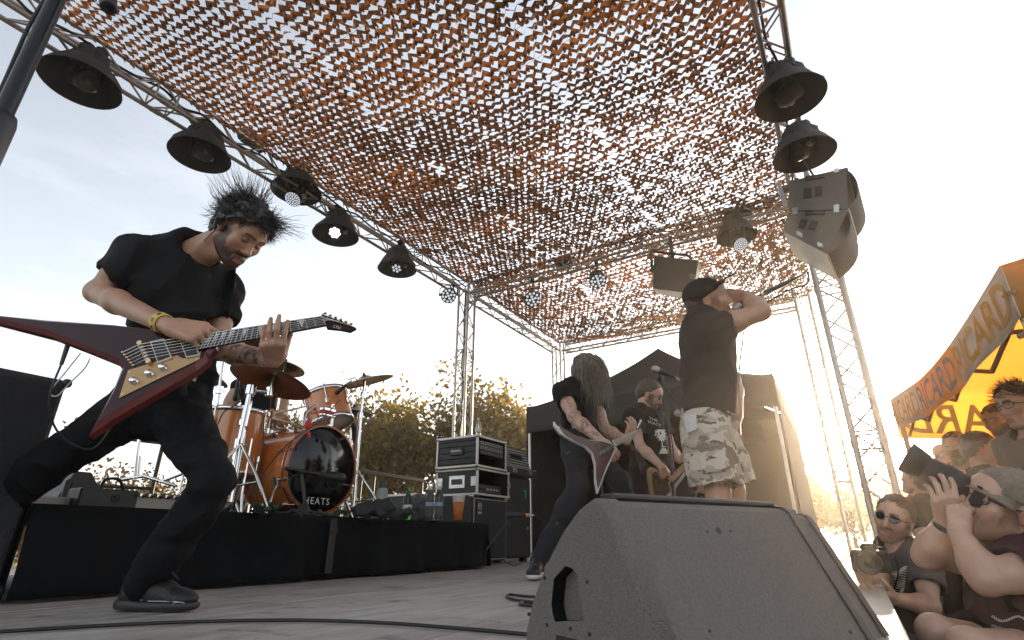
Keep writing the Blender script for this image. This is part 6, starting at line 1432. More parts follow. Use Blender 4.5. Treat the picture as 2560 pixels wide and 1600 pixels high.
def cap_hat(P, material, back=False, brim_tilt=.0, name='cap', brim_len=.075, rake=.12):
    s = -1 if back else 1
    v, f = sdf_mesh([ell((-.014, 0, .042), (.110, .090, .092)), cut((0, 0, .028), (s*rake, 0, -1)), ell((-.014, 0, .036), (.104, .084, .086), op='sub', k=.002)], .005, .01)
    v = relax(v, f, 1, .4); o = link_mesh(name, P['tw'](v), f, material, P['root'], True)
    bm_ = MB()
    def fn(u, w_):
        a = (u-.5)*2.2; r = .098+brim_len*w_*math.cos(a*.55)**.6; return P['tw'](V(s*(-.014*s+r*math.cos(a)), (r*.86)*math.sin(a), .024+rake*.105-.10*brim_tilt*w_-.030*(abs(u-.5)*2)**2*w_-.012*w_))
    bm_.grid(fn, 16, 5); solidify(bm_.build('brim', material, o), .005)
    MB().sphere(P['tw']((-.014, 0, .134)), .006, 8, 6).build('button', material, o)
    return o
def glasses(P, material='black_plastic', lens='lens_dark', name='sunglasses', big=1.):
    m = MB(); root = P['root']
    fr_ = MB()
    for s in (-1, 1):
        c = V(.103, s*.031, .014); pts = [c+V(-.010*abs(math.cos(a))*.4-(.012 if math.cos(a)*s > .5 else 0), math.cos(a)*.026*big, math.sin(a)*.019*big) for a in np.linspace(0, 2*math.pi, 17)]
        fr_.tube([P['tw'](p) for p in pts], .0024, 5, False)
        fr_.tube([P['tw'](p) for p in (c+V(-.008, s*.026, .006), V(.06, s*.074, .012), V(-.005, s*.083, .014))], .0024, 5)
    fr_.tube([P['tw'](p) for p in ((.106, -.010, .016), (.109, 0, .018), (.106, .010, .016))], .0026, 5)
    o = fr_.build(name, material, root)
    if lens:
        for s in (-1, 1):
            c = V(.101, s*.031, .014); L_ = MB(); L_.add([P['tw'](c+V(-.010*abs(math.cos(a))*.4-(.012 if math.cos(a)*s > .5 else 0), math.cos(a)*.0255*big, math.sin(a)*.0185*big)) for a in np.linspace(0, 2*math.pi, 17)[:-1]], [tuple(range(16))]); L_.build('lens', lens, o)
    return o
def basis(fwd, up=(0, 0, 1)): return head_frame(fwd, up)
# ------------------------------------------------------------------ the singer
mat('camo', (.40, .34, .27), .9, var=.05, bump=.4, bscale=160)
def camo_nodes():
    m = M['camo']; n = m.node_tree.nodes; l = m.node_tree.links.new; b = n['Principled BSDF']; tcn = n.new('ShaderNodeTexCoord'); cur = None
    for k, (sc_, lo, col) in enumerate(((9, .52, (.36, .31, .25, 1)), (11, .57, (.20, .16, .125, 1)), (13, .61, (.11, .09, .075, 1)))):
        mpn = n.new('ShaderNodeMapping'); mpn.inputs['Location'].default_value = (k*3.7, k*1.9, k*5.1); mpn.inputs['Scale'].default_value = (1, 1, 1.5); l(tcn.outputs['Object'], mpn.inputs[0])
        nn = n.new('ShaderNodeTexNoise'); nn.inputs['Scale'].default_value = sc_; nn.inputs['Detail'].default_value = 2; nn.inputs['Distortion'].default_value = .4; l(mpn.outputs[0], nn.inputs['Vector'])
        r = n.new('ShaderNodeMapRange'); r.inputs['From Min'].default_value = lo; r.inputs['From Max'].default_value = lo+.012; l(nn.outputs['Fac'], r.inputs['Value'])
        mx_ = n.new('ShaderNodeMixRGB'); mx_.inputs['Color1'].default_value = (.50, .45, .385, 1); mx_.inputs['Color2'].default_value = col; l(r.outputs[0], mx_.inputs['Fac'])
        if cur: l(cur, mx_.inputs['Color1'])
        cur = mx_.outputs[0]
    l(cur, b.inputs['Base Color'])
camo_nodes()
def singer():
    A = lambda x, y, F_: atF(*c3(x, y), F_)
    F0 = 2.85
    J = dict(pelvis=A(1100, 935, F0), neck=A(1058, 365, F0), shR=A(1066, 436, F0-.15), shL=A(1108, 430, F0+.19), elR=A(1398, 300, F0-.20), wrR=A(1312, 216, F0+.02), elL=A(1230, 700, F0+.25), wrL=A(1258, 905, F0+.10),
             hipR=A(1075, 985, F0-.10), hipL=A(1130, 985, F0+.12), knR=A(1150, 1345, F0-.12), knL=A(1240, 1335, F0+.14), anR=A(1155, 1600, F0-.1), anL=A(1262, 1590, F0+.15))
    for k in ('anR', 'anL'): J[k][2] = .09
    fw = cdir(.93, .24, -.28); up = cdir(-.26, .95, .10); Fr = head_frame(fw, up); hs = 1.10
    ear = A(1090, 238, F0-.085); pos = ear-(V(-.006, -.083, .002)*hs)@Fr
    hands = dict(R=dict(d=cdir(-.85, -.10, .25), n=cdir(.05, .25, .95), t=cdir(.2, .95, -.1), curls=[(1.0, 1.2, .8)]*4, thumb=(.3, .6, .4), s=1.08), L=dict(d=cdir(.1, -.98, 0), n=cdir(-.9, 0, .3), t=cdir(.2, .1, -.9), curls=[(.3, .5, .3), (.35, .5, .3), (.45, .55, .3), (.5, .6, .3)], thumb=(.4, .3, .3), s=1.05))
    P = person('singer in dark t-shirt, black cap and camouflage shorts holding a microphone to his mouth', J, dict(pos=pos, fwd=fw, up=up, s=hs, opts=dict(beard=.55, moustache=.9, eyes='open', mouth_open=True, jaw=1.05, beard_col=(.10, .075, .06))), skin='skin',
               top=dict(mat='tee_brown', hem=-.02, sleeve=.50, g=.030, cuff=.078, vox=.009, fold=.010, fs=6, amp=.006, neck=.076, nd=.02, nfw=.03), bottom=dict(mat='camo', short=.80, g=.022, vox=.010, fold=.010, fs=8, amp=.006, waist=.09), shoes=dict(dirL=cdir(1, 0, .2), dirR=cdir(1, 0, -.2), mat='shoe_black', sole='sole_black', vox=.009),
               hands=hands, hv=.0042, belly=1.08, chest=1.08, neck_r=.062, arm_s=1.28)
    cap_hat(P, 'tee_black', brim_tilt=-.55, brim_len=.090, rake=.42); hair_shell(P, None, .004, .002, .005, 60, 2, 'hair', 'hair_brown', front=.05, low=-.03)
    # cargo pockets and waistband label
    bv = bvh_of(child(P['root'], 'shorts'))
    def quad(pts): return [[(pts[0][0]+(pts[1][0]-pts[0][0])*i/4, pts[0][1]+(pts[1][1]-pts[0][1])*i/4) for i in range(5)]+[(pts[3][0]+(pts[2][0]-pts[3][0])*i/4, pts[3][1]+(pts[2][1]-pts[3][1])*i/4) for i in range(4, -1, -1)]]
    mat('denim_light', (.50, .48, .47), .9, var=.08)
    for q, nm, mt in ((((965, 915), (1028, 905), (1030, 985), (975, 1010)), 'patch_pocket', 'denim_light'), (((1045, 1110), (1180, 1085), (1205, 1225), (1065, 1245)), 'cargo_pocket', 'camo'), (((1040, 1065), (1180, 1040), (1190, 1080), (1048, 1105)), 'pocket_flap', 'camo')):
        polys = []; n_ = 5
        for i in range(n_):
            for j in range(n_):
                def bl(u, v): return tuple((1-v)*((1-u)*np.array(q[0])+u*np.array(q[1]))+v*((1-u)*np.array(q[3])+u*np.array(q[2])))
                polys.append([bl(i/n_, j/n_), bl((i+1)/n_, j/n_), bl((i+1)/n_, (j+1)/n_), bl(i/n_, (j+1)/n_)])
        o = print_mesh(nm, polys, lambda x, y: c3(x, y), bv, mt, P['root'], .009)
        if o: 
            bm = bmesh.new(); bm.from_mesh(o.data); bmesh.ops.remove_doubles(bm, verts=bm.verts, dist=.0008); bm.to_mesh(o.data); bm.free(); solidify(o, .008, 0)
    # wrist strap
    a = unit(J['wrR']-J['elR']); MB().lathe(lerp(J['elR'], J['wrR'], .93), a, [(.034, -.004), (.037, -.003), (.037, .003), (.034, .004)], 18).build('wristband', 'black_plastic', P['root'])
    mp_ = P['tw'](V(.108, -.004, -.070)); d = cdir(.86, .44, -.05)
    t = mic(mp_, d, 'hand-held microphone at the singer’s mouth', None, 1.05)
    MB().cyl(mp_+d*.20, mp_+d*.36, .016, .013, n=14).build('transmitter', 'black_plastic', t); MB().cyl(mp_+d*.36, mp_+d*.44, .010, .006, n=10).build('cable_plug', 'black_metal', t)
    e = mp_+d*.44; cable('microphone_cable', [e, e+cdir(.6, .3, 0)*.03, e+cdir(.4, -.9, 0)*.06, e+cdir(-.6, -.6, 0)*.14, A(1330, 330, F0+.05), A(1292, 500, F0+.08), A(1277, 620, F0+.02), A(1262, 860, F0+.02), A(1270, 1100, F0+.05), A(1290, 1330, F0+.1), V(*(A(1330, 1500, F0+.2)[:2]), .01)], .0045, 'cable hanging from the singer’s microphone')
singer()
# ------------------------------------------------------------------ long haired guitarist
mat('hair_light', (.30, .245, .20), .45, var=.4, nscale=30)
def long_hair():
    A = lambda x, y, F_: atF(*c3(x, y), F_)
    F0 = 3.85
    J = dict(pelvis=A(352, 1075, F0), neck=A(325, 715, F0), shR=A(252, 775, F0-.12), shL=A(415, 800, F0+.16), elR=A(312, 915, F0-.20), wrR=A(482, 1060, F0-.34), elL=A(500, 990, F0+.05), wrL=A(618, 1052, F0-.22),
             hipR=A(318, 1110, F0-.02), hipL=A(400, 1115, F0+.05), knR=A(335, 1310, F0-.20), knL=A(585, 1290, F0-.05), anR=atF(1343, 1420, 3.62), anL=A(690, 1470, F0+.1))
    J['anR'][2] = .09; J['anL'][2] = .09
    fw = cdir(.78, -.45, -.44); up = cdir(.45, .88, 0); Fr = head_frame(fw, up); pos = A(388, 655, F0-.04)
    hands = dict(R=dict(d=cdir(.70, -.72, 0), n=cdir(-.3, -.4, .86), t=cdir(.6, .6, .2), curls=[(.35, .6, .4), (.4, .6, .4), (.45, .6, .4), (.5, .6, .4)], thumb=(.4, .4, .3), s=1.05), L=dict(d=cdir(.35, .92, -.1), n=cdir(-.5, .2, .8), t=cdir(.85, -.2, .3), curls=[(.3, .7, .6)]*4, thumb=(.2, .2, .2), s=1.))
    P = person('long haired guitarist in black t-shirt with a tattooed arm, looking down at a pointed guitar', J, dict(pos=pos, fwd=fw, up=up, s=1.04, opts=dict(beard=.3, eyes='closed')), skin='skin_pale',
               top=dict(mat='tee_black', hem=.03, sleeve=.46, g=.014, cuff=.068, vox=.010, fold=.008), bottom=dict(mat='denim_blue', vox=.011, fold=.010, g=0.), shoes=dict(dirR=cdir(-.2, -.2, -1), dirL=cdir(.8, 0, -.4), mat='shoe_black', sole='white_print', vox=.008), hands=hands, tattoo=dict(R=(.62, 26.), L=(.4, 26.)), hv=.005)
    rn = np.random.default_rng(9); paths = []; tw = P['tw']; Frm = P['Fr']
    hair_shell(P, None, .010, .006, .006, 40, 3, 'hair', 'hair_grey', front=.06, low=-.05)
    for i in range(150):
        th = math.acos(rn.uniform(-.05, 1)); ph = rn.uniform(-math.pi, math.pi); l0 = V(-.016, 0, .040)+V(.110*math.sin(th)*math.cos(ph), .088*math.sin(th)*math.sin(ph), .097*math.cos(th))
        if l0[0] > .050 and l0[2] < .12: continue
        Ln = rn.uniform(.20, .36); phs = rn.uniform(0, 6.3); am = rn.uniform(.10, .30); ax = unit(rn.normal(size=3)); sprd = rn.normal(size=3)*.10; n = 12
        for s_ in range(7):
            p = tw(l0+rn.normal(size=3)*.006); nrm = unit((l0-V(-.016, 0, .04))@Frm); q = p.copy(); pt = [q.copy()]; dd = unit(nrm*.8+cdir(.1, -.25, 0)+rn.normal(size=3)*.10); Lk = Ln*rn.uniform(.8, 1.12); cc = tw(V(-.012, 0, .03))
            for k in range(n):
                dd = unit(dd*.66+V(0, 0, -1)*.42+CRv*.04+sprd*.35+ax*am*math.sin(phs+k*.9)+rn.normal(size=3)*.05); q = q+dd*Lk/n
                if np.linalg.norm(q-cc) < .106: q = cc+unit(q-cc)*.106
                pt.append(q.copy())
            paths.append(pt)
    strands(paths[::2], .0020, .0004).build('hair_strands', 'hair_grey', P['root']); strands(paths[1::2], .0018, .0004).build('hair_strands', 'hair_light', P['root'])
    # white V-shaped guitar
    mat('guitar_white', (.60, .58, .54), .3, var=.05, coat=.4)
    B_ = atF(*c3(470, 1105), F0-.40); pl = plane3(B_, atF(*c3(725, 960), F0-.34), atF(*c3(455, 1355), F0-.42)); n = pl[1]
    g = lambda x, y, z=0.: onpl(pl, *c3(x, y))+n*z
    t = thing('electric_guitar', g(470, 1110), 'brown pointed electric guitar with white edges played by the long haired guitarist', 'guitar')
    ou = [(198, 938), (215, 962), (300, 1012), (400, 1045), (480, 1052), (545, 1070), (560, 1095), (540, 1145), (500, 1230), (452, 1358), (440, 1290), (438, 1190), (420, 1125), (380, 1085), (300, 1048), (235, 1010), (200, 965)]
    cen = np.array((455, 1095.)); inn = [tuple(cen+(np.array(q)-cen)*V(.88, .90)) for q in ou]; mat('guitar_brown', (.085, .032, .02), .3, var=.3, coat=.3)
    MB().prism([g(*q) for q in ou], -n*.035).build('body', 'guitar_white', t, normals=True); MB().prism([g(*q, .001) for q in inn], n*.006).build('top', 'guitar_brown', t, normals=True)
    for q in (((470, 1100), (500, 1092), (508, 1122), (478, 1130)), ((515, 1085), (538, 1078), (545, 1105), (522, 1113))): MB().prism([g(*k, .008) for k in q], n*.006).build('pickup', 'black_plastic', t, normals=True)
    f4 = [g(530, 1052, .01), g(552, 1086, .01), g(706, 1005, .01), g(696, 982, .01)]; nk = MB().prism(f4, n*.008).build('fretboard', 'ivory', t, normals=True); MB().prism([p-n*.001 for p in f4], -n*.018).build('neck', 'maroon', t, normals=True)
    for k in range(20): u = 1-(1-2**(-k/12.))/(1-2**(-21/12.)); MB().cyl(lerp(f4[0], f4[3], u)+n*.0085, lerp(f4[1], f4[2], u)+n*.0085, .0014, n=5).build('fret', 'black_metal', nk)
    hd = MB().prism([g(692, 984, .004), g(706, 1004, .004), g(728, 1000, .004), g(735, 955, .004), g(716, 938, .004)], -n*.014).build('headstock', 'black_plastic', t, normals=True)
    for k in range(6): p = lerp(g(700, 975, .004), g(716, 935, .004), k/5); MB().sphere(p-CRv*.018, .008, 8, 6).build('tuner_button', 'chrome', hd)
    for k in range(6): MB().tube([g(455, 1120+4*k, .016), lerp(f4[3], f4[2], .1+.16*k)+n*.01], .0008, 4).build('string', 'chrome', t)
    bv = bvh_of(child(P['root'], 't_shirt')); mid = [on_surf(bv, *c3(x, y), .006) for x, y in ((375, 765), (360, 800), (345, 850), (330, 900), (300, 960))]; mid = [m for m in mid if m is not None]
    if len(mid) > 2: ribbon(mid, -CFv, .06, .004, 'strap', 'black_cloth', t)
    cable('jack_lead', [g(240, 1000, -.02), g(262, 1060, -.03), g(275, 1120, -.05), g(300, 1100, -.10), g(330, 1085, -.15)], .0035, None, parent=t)
long_hair()
# ------------------------------------------------------------------ bassist
def bassist():
    A = lambda x, y, F_: atF(*c3(x, y), F_)
    F0 = 4.80
    J = dict(pelvis=A(745, 1235, F0), neck=A(725, 885, F0), shR=A(650, 925, F0-.15), shL=A(815, 940, F0+.15), elR=A(700, 1085, F0-.22), wrR=A(825, 1205, F0-.36), elL=A(890, 1110, F0+.10), wrL=A(925, 1165, F0-.22),
             hipR=A(715, 1270, F0-.05), hipL=A(780, 1270, F0+.06), knR=A(715, 1480, F0-.1), knL=A(800, 1480, F0), anR=A(705, 1690, F0), anL=A(815, 1690, F0))
    J['anR'][2] = J['anL'][2] = .09; 
    for k in ('knR', 'knL'): J[k][2] = .48
    fw = cdir(.85, -.32, -.40); up = cdir(.30, .95, 0); pos = A(752, 785, F0-.03)
    hands = dict(R=dict(d=cdir(.35, -.93, 0), n=cdir(-.2, .1, .95), t=cdir(.8, .2, .2), curls=[(.3, .6, .4), (.35, .6, .4), (.4, .6, .4), (.5, .6, .4)], thumb=(.5, .3, .2), s=1.05), L=dict(d=cdir(.6, .6, -.2), n=cdir(-.3, .4, .8), t=cdir(.5, -.6, .3), curls=[(.5, .8, .6)]*4, thumb=(.2, .2, .2), s=1.))
    P = person('bassist in sunglasses and black t-shirt with a white print', J, dict(pos=pos, fwd=fw, up=up, s=1.06, opts=dict(beard=.8, eyes='closed', jaw=1.06)), skin='skin_pale',
               top=dict(mat='tee_black', hem=.14, sleeve=.62, g=.030, cuff=.082, vox=.011, fold=.010), bottom=dict(mat='denim_black', vox=.014), shoes=dict(dirL=cdir(.7, 0, -.7), dirR=cdir(.5, 0, -.8), mat='shoe_black', sole='sole_black', vox=.012), hands=hands, hv=.005, belly=1.12, neck_r=.064)
    hair_shell(P, None, .008, .003, .006, 60, 5, 'hair', 'hair_brown', front=.062, low=-.035); glasses(P, big=1.05)
    bv = bvh_of(child(P['root'], 't_shirt'))
    # picture on the shirt: lettering above a ragged figure
    print_text('THE\nBEAST', lambda x, y: c3(777+x*28+y*-6, 940-y*24+x*10), bv, 'white_print', P['root'], size=1.)
    rn = random.Random(3); polys = []
    for i in range(14):
        for j in range(22):
            x = 770+i*6+j*1.2; y = 985+j*6.4; d = abs(i-6.5)/6.5
            if d < .45+.4*math.sin(j*.33+.4)+rn.uniform(-.25, .25) and rn.random() < .92: polys.append([(x, y), (x+6, y+1), (x+7, y+7.4), (x+1, y+6.4)])
    print_mesh('printed_figure', polys, lambda x, y: c3(x, y), bv, 'white_print', P['root'])
    # bass guitar
    mat('bass_wood', (.30, .17, .085), .35, var=.25, nscale=5, stretch=(1, 6, 1), coat=.3); mat('bass_burst', (.035, .022, .015), .3, var=.3, coat=.3)
    pl = plane3(A(840, 1300, F0-.46), A(1030, 1110, F0-.42), A(800, 1390, F0-.46)); n = pl[1]; g = lambda x, y, z=0.: onpl(pl, *c3(x, y))+n*z
    t = thing('bass_guitar', g(830, 1310), 'natural wood electric bass played by the bassist', 'guitar')
    ou = [(752, 1222), (770, 1205), (795, 1215), (812, 1250), (835, 1262), (865, 1235), (878, 1240), (880, 1262), (868, 1290), (885, 1345), (880, 1400), (850, 1440), (805, 1440), (775, 1395), (762, 1335), (752, 1270)]
    MB().prism([g(*q) for q in ou], -n*.04).build('body', 'bass_wood', t, normals=True); cen = np.array((822, 1330.)); MB().prism([g(*(cen+(np.array(q)-cen)*.80), .001) for q in ou], n*.003).build('dark_top', 'bass_burst', t, normals=True)
    for q in (((810, 1315), (835, 1300), (845, 1315), (820, 1330)), ((800, 1345), (825, 1335), (832, 1350), (806, 1360))): MB().prism([g(*k, .006) for k in q], n*.008).build('pickup', 'black_plastic', t, normals=True)
    MB().prism([g(*k, .006) for k in ((845, 1365), (870, 1355), (875, 1375), (850, 1385))], n*.012).build('bridge', 'chrome', t, normals=True)
    f4 = [g(858, 1272, .006), g(880, 1290, .006), g(1062, 1112, .006), g(1048, 1098, .006)]; nk = MB().prism(f4, n*.01).build('fretboard', 'bass_wood', t, normals=True); MB().prism([p-n*.001 for p in f4], -n*.02).build('neck', 'bass_wood', t, normals=True)
    for k in range(18): u = 1-(1-2**(-k/12.))/(1-2**(-20/12.)); MB().cyl(lerp(f4[0], f4[3], u)+n*.0105, lerp(f4[1], f4[2], u)+n*.0105, .0015, n=5).build('fret', 'chrome', nk)
    MB().prism([g(1046, 1100), g(1062, 1114), g(1110, 1075), g(1100, 1045), g(1060, 1080)], -n*.016).build('headstock', 'bass_wood', t, normals=True)
    for k in range(4): MB().tube([g(848+5*k, 1362+3*k, .018), lerp(f4[3], f4[2], .15+.23*k)+n*.013], .0013, 4).build('string', 'chrome', t)
    mid = [on_surf(bv, *c3(x, y), .006) for x, y in ((660, 1060), (680, 1120), (705, 1180), (730, 1240))]; mid = [m for m in mid if m is not None]
    if len(mid) > 2: ribbon(mid, -CFv, .065, .004, 'strap', 'black_plastic', t)
bassist()
# ------------------------------------------------------------------ drummer
def drummer():
    F0 = 4.35; A = lambda x, y, F_=F0: atF(x, y, F_)
    J = dict(pelvis=A(655, 1105, F0+.1), neck=A(655, 948), shR=A(598, 968, F0-.05), shL=A(705, 972, F0+.08), elR=A(560, 1035, F0-.1), wrR=A(655, 1038, F0-.35), elL=A(705, 1040, F0-.02), wrL=A(690, 1035, F0-.38), hipR=A(630, 1120, F0), hipL=A(690, 1120, F0+.08), knR=A(600, 1110, F0-.42), knL=A(720, 1112, F0-.32), anR=A(598, 1240, F0-.45), anL=A(725, 1240, F0-.38))
    J['anR'][2] = J['anL'][2] = RZ+.09
    fw = unit(-FV*.8+CRv*.45-V(0, 0, .1)); pos = A(655, 905)
    hands = dict(R=dict(d=cdir(.85, -.35, -.3), n=cdir(-.1, -.9, .3), t=cdir(.3, .5, .8), curls=[(.9, 1.1, .6)]*4, thumb=(.4, .5, .3)), L=dict(d=cdir(.7, -.3, -.5), n=cdir(.2, -.9, .3), t=cdir(-.5, .3, .8), curls=[(.9, 1.1, .6)]*4, thumb=(.4, .5, .3)))
    P = person('drummer in a black sleeveless top behind the kit, face hidden by a cymbal', J, dict(pos=pos, fwd=fw, up=(0, 0, 1), s=1.02, opts=dict(beard=.3, eyes='open')), skin='skin',
               top=dict(mat='tee_black', hem=.10, sleeve=0, g=.008, vox=.010, neck=.090, nd=.05, nfw=.05), bottom=dict(mat='tee_black', short=.75, g=.015, vox=.013), shoes=dict(dirR=-FV, dirL=-FV, mat='shoe_black', sole='sole_black', vox=.010), hands=hands, hv=.0056, arm_s=1.08)
    hair_shell(P, None, .010, .004, .007, 50, 6, 'hair', 'hair_brown')
    bv = bvh_of(child(P['root'], 'vest_top'))
    print_text('BLACK\nRULES', lambda x, y: (652+x*20+y*2, 1040-y*17), bv, 'white_print', P['root'])
    up_, fr = P['up'], P['fr']; no = J['neck']+fr*.03; a_, b_ = frame_of(unit(up_+fr*.8)); 
    pts = [on_surf(bv, 655+22*math.cos(a), 958+18*math.sin(a), .004) for a in np.linspace(0.2, math.pi-.2, 12)]; pts = [p for p in pts if p is not None]
    if len(pts) > 3: MB().tube(pts, .004, 5).build('neck_trim', 'white_print', P['root'])
    for (x0, y0, x1, y1, lab) in ((702, 1030, 768, 1015, 'drum stick pointing at the rack tom'), (690, 1040, 740, 1062, 'drum stick over the snare drum')):
        a, b = A(x0-14, y0+4, F0-.42), A(x1, y1, F0-.62); tag(MB().tube([a, lerp(a, b, .85), b], [.0085, .0065, .004], 8).build('drum_stick', 'stick_wood'), lab, 'drum stick', 'drum sticks')
    q = J['pelvis']; t = thing('drum_stool', V(q[0], q[1], RZ), 'round black stool under the drummer', 'stool'); MB().lathe(V(q[0], q[1], q[2]-.19), (0, 0, 1), [(0, 0), (.15, 0), (.17, .03), (.16, .07), (0, .075)], 20).build('seat', 'black_plastic', t); MB().cyl(V(q[0], q[1], RZ), V(q[0], q[1], q[2]-.18), .02, n=8).build('post', 'chrome', t)
drummer()
# ------------------------------------------------------------------ audience and photographers
mat('tee_grey', (.085, .075, .066), .9, var=.2, bump=.3, bscale=200); mat('tee_white', (.55, .53, .50), .9, var=.08); mat('cap_beige', (.34, .27, .20), .85, var=.1); mat('hair_fair', (.12, .075, .045), .5, var=.4, nscale=40); mat('cap_tweed', (.20, .155, .115), .9, var=.25, nscale=60, bump=.4, bscale=200); mat('denim_grey', (.16, .15, .135), .9, var=.2, bump=.4, bscale=160); mat('tee_maroon', (.045, .016, .018), .9, var=.2)
mat('camera_black', (.014, .014, .015), .5, var=.2, nscale=60, bump=.2, bscale=200)
def stander(label, hx, hy, F_, face, hair='hair_brown', front=.06, hs=1.0, opts=None, shirt='tee_black', skin='skin', tilt=(0, 0, 1), hat=None, grow=.010, shoulder=1., arms='down', low=-.035):
    pos = atF(hx, hy, F_); face = unit(np.asarray(face, float)); fh = unit(face*V(1, 1, 0)); left = np.cross((0, 0, 1), fh); nk = pos-V(0, 0, .165*hs)-fh*.035; pel = nk-V(0, 0, .52*hs)-fh*.01
    J = dict(pelvis=pel, neck=nk, shL=nk-V(0, 0, .055)+left*.185*shoulder, shR=nk-V(0, 0, .055)-left*.185*shoulder)
    for s, sg in (('L', 1), ('R', -1)):
        if arms == 'down': J['el'+s] = J['sh'+s]+left*sg*.05-fh*.05-V(0, 0, .28); J['wr'+s] = J['el'+s]+fh*.13-V(0, 0, .20)
        else: J['el'+s] = J['sh'+s]+fh*.14+left*sg*.02-V(0, 0, .23); J['wr'+s] = J['el'+s]+fh*.14-left*sg*.10+V(0, 0, .14)
        J['hip'+s] = pel+left*sg*.085-V(0, 0, .03); J['kn'+s] = V(*(pel+left*sg*.10)[:2], (pel[2]+GZ)/2+.03); J['an'+s] = V(*(pel+left*sg*.11)[:2], GZ+.085)
    h = dict(d=-V(0, 0, 1)+fh*.3, n=-left, t=fh, curls=[(.3, .4, .3)]*4); hl = dict(h); hr = dict(h, n=left)
    if arms != 'down': hl = dict(d=V(0, 0, 1)*.6+fh*.3-left*.3, n=-fh, t=-left, curls=[(.6, .8, .5)]*4); hr = dict(hl, d=V(0, 0, 1)*.6+fh*.3+left*.3, t=left)
    P = person(label, J, dict(pos=pos, fwd=face, up=tilt, s=hs, opts=opts or {}), skin=skin, top=dict(mat=shirt, hem=.08, sleeve=.6, g=.018, vox=.013, fold=.008), bottom=dict(mat='denim_black', vox=.018), shoes=dict(dirL=fh, dirR=fh, mat='shoe_black', sole='sole_black', vox=.014), hands=dict(L=hl, R=hr), hv=.0050, vox=.013, group='people in the audience')
    if hair: hair_shell(P, None, grow, .005, .006, 55, int(hx) % 17, 'hair', hair, front=front, low=low)
    P['J'] = J
    return P
Lf = lambda r, u=0, f=0: cdir(r, u, f)
P3 = stander('bearded man in a pale baseball cap standing in the crowd', *c4(632, 478), 4.4, Lf(-.75, -.05, -.55), hair='hair_brown', opts=dict(beard=.75, eyes='open'), shirt='tee_black'); cap_hat(P3, 'cap_beige', brim_tilt=.1)
P4 = stander('young man with short dark hair right of the man in the pale cap', *c4(765, 490), 4.0, Lf(.75, .05, -.5), hair='hair_black', opts=dict(eyes='open'), hs=1.04, skin='skin_pale', front=.068)
P5 = stander('bald man in the crowd, half hidden behind the man in the pale cap', *c4(560, 520), 5.6, Lf(.15, 0, -1), hair=None, opts=dict(beard=.5, eyes='open'), skin='skin_tan')
P6 = stander('tall young man with spiky hair and glasses at the right edge', *c4(968, 250), 3.1, Lf(-.95, -.12, -.1), hair='hair_black', opts=dict(eyes='open'), hs=1.03, shirt='tee_grey', front=.062, grow=.018); glasses(P6, 'black_plastic', None, 'eyeglasses')
P7 = stander('young man with a dark fringe behind the one with spiky hair', *c4(862, 335), 4.0, Lf(-.9, -.10, -.3), hair='hair_brown', opts=dict(eyes='open'), hs=1.0, front=.078, grow=.014, skin='skin_pale')
P8 = stander('man with brown hair and a pale hooded top at the right edge', *c4(962, 450), 3.6, Lf(-.55, -.05, -.85), hair='hair_brown', opts=dict(eyes='open', beard=.3), hs=1.04, shirt='tee_white', front=.064)
glasses(P8, 'black_plastic', 'lens_dark', 'sunglasses')
P9 = stander('person in a dark top seen from behind beside the truss tower', *c4(418, 650), 4.4, Lf(-.3, 0, .9), hair='hair_brown', opts=dict(), hs=1.02, shirt='tee_black', front=.09)
P10 = stander('person with dark hair low behind the barrier, left of the bald man', *c4(500, 625), 5.3, Lf(-.6, 0, -.6), hair='hair_black', opts=dict(eyes='open'), shirt='tee_grey', front=.066)
P11 = stander('fair haired person between the bald man and the man in the pale cap', *c4(598, 590), 5.0, Lf(-.8, 0, -.3), hair='hair_light', opts=dict(eyes='open'), shirt='tee_white', front=.066, skin='skin_pale')
P12 = stander('dark haired man low behind the long lens, beside the paper cup', *c4(712, 600), 4.5, Lf(-.85, 0, -.4), hair='hair_brown', opts=dict(eyes='open', beard=.6), shirt='tee_black')
rn = np.random.default_rng(4); paths = []
for i in range(260):
    th = math.acos(rn.uniform(.1, 1)); ph = rn.uniform(-math.pi, math.pi); l = V(-.016, 0, .04)+V(.116*math.sin(th)*math.cos(ph), .094*math.sin(th)*math.sin(ph), .104*math.cos(th))
    p = P6['tw'](l); nrm = unit((l-V(-.016, 0, .04))@P6['Fr']); d = unit(nrm+P6['Fr'][0]*.5+rn.normal(size=3)*.25); paths.append([p, p+d*.02, p+d*.038+rn.normal(size=3)*.005])
strands(paths, .0022, .0006).build('hair_strands', 'hair_black', P6['root'])
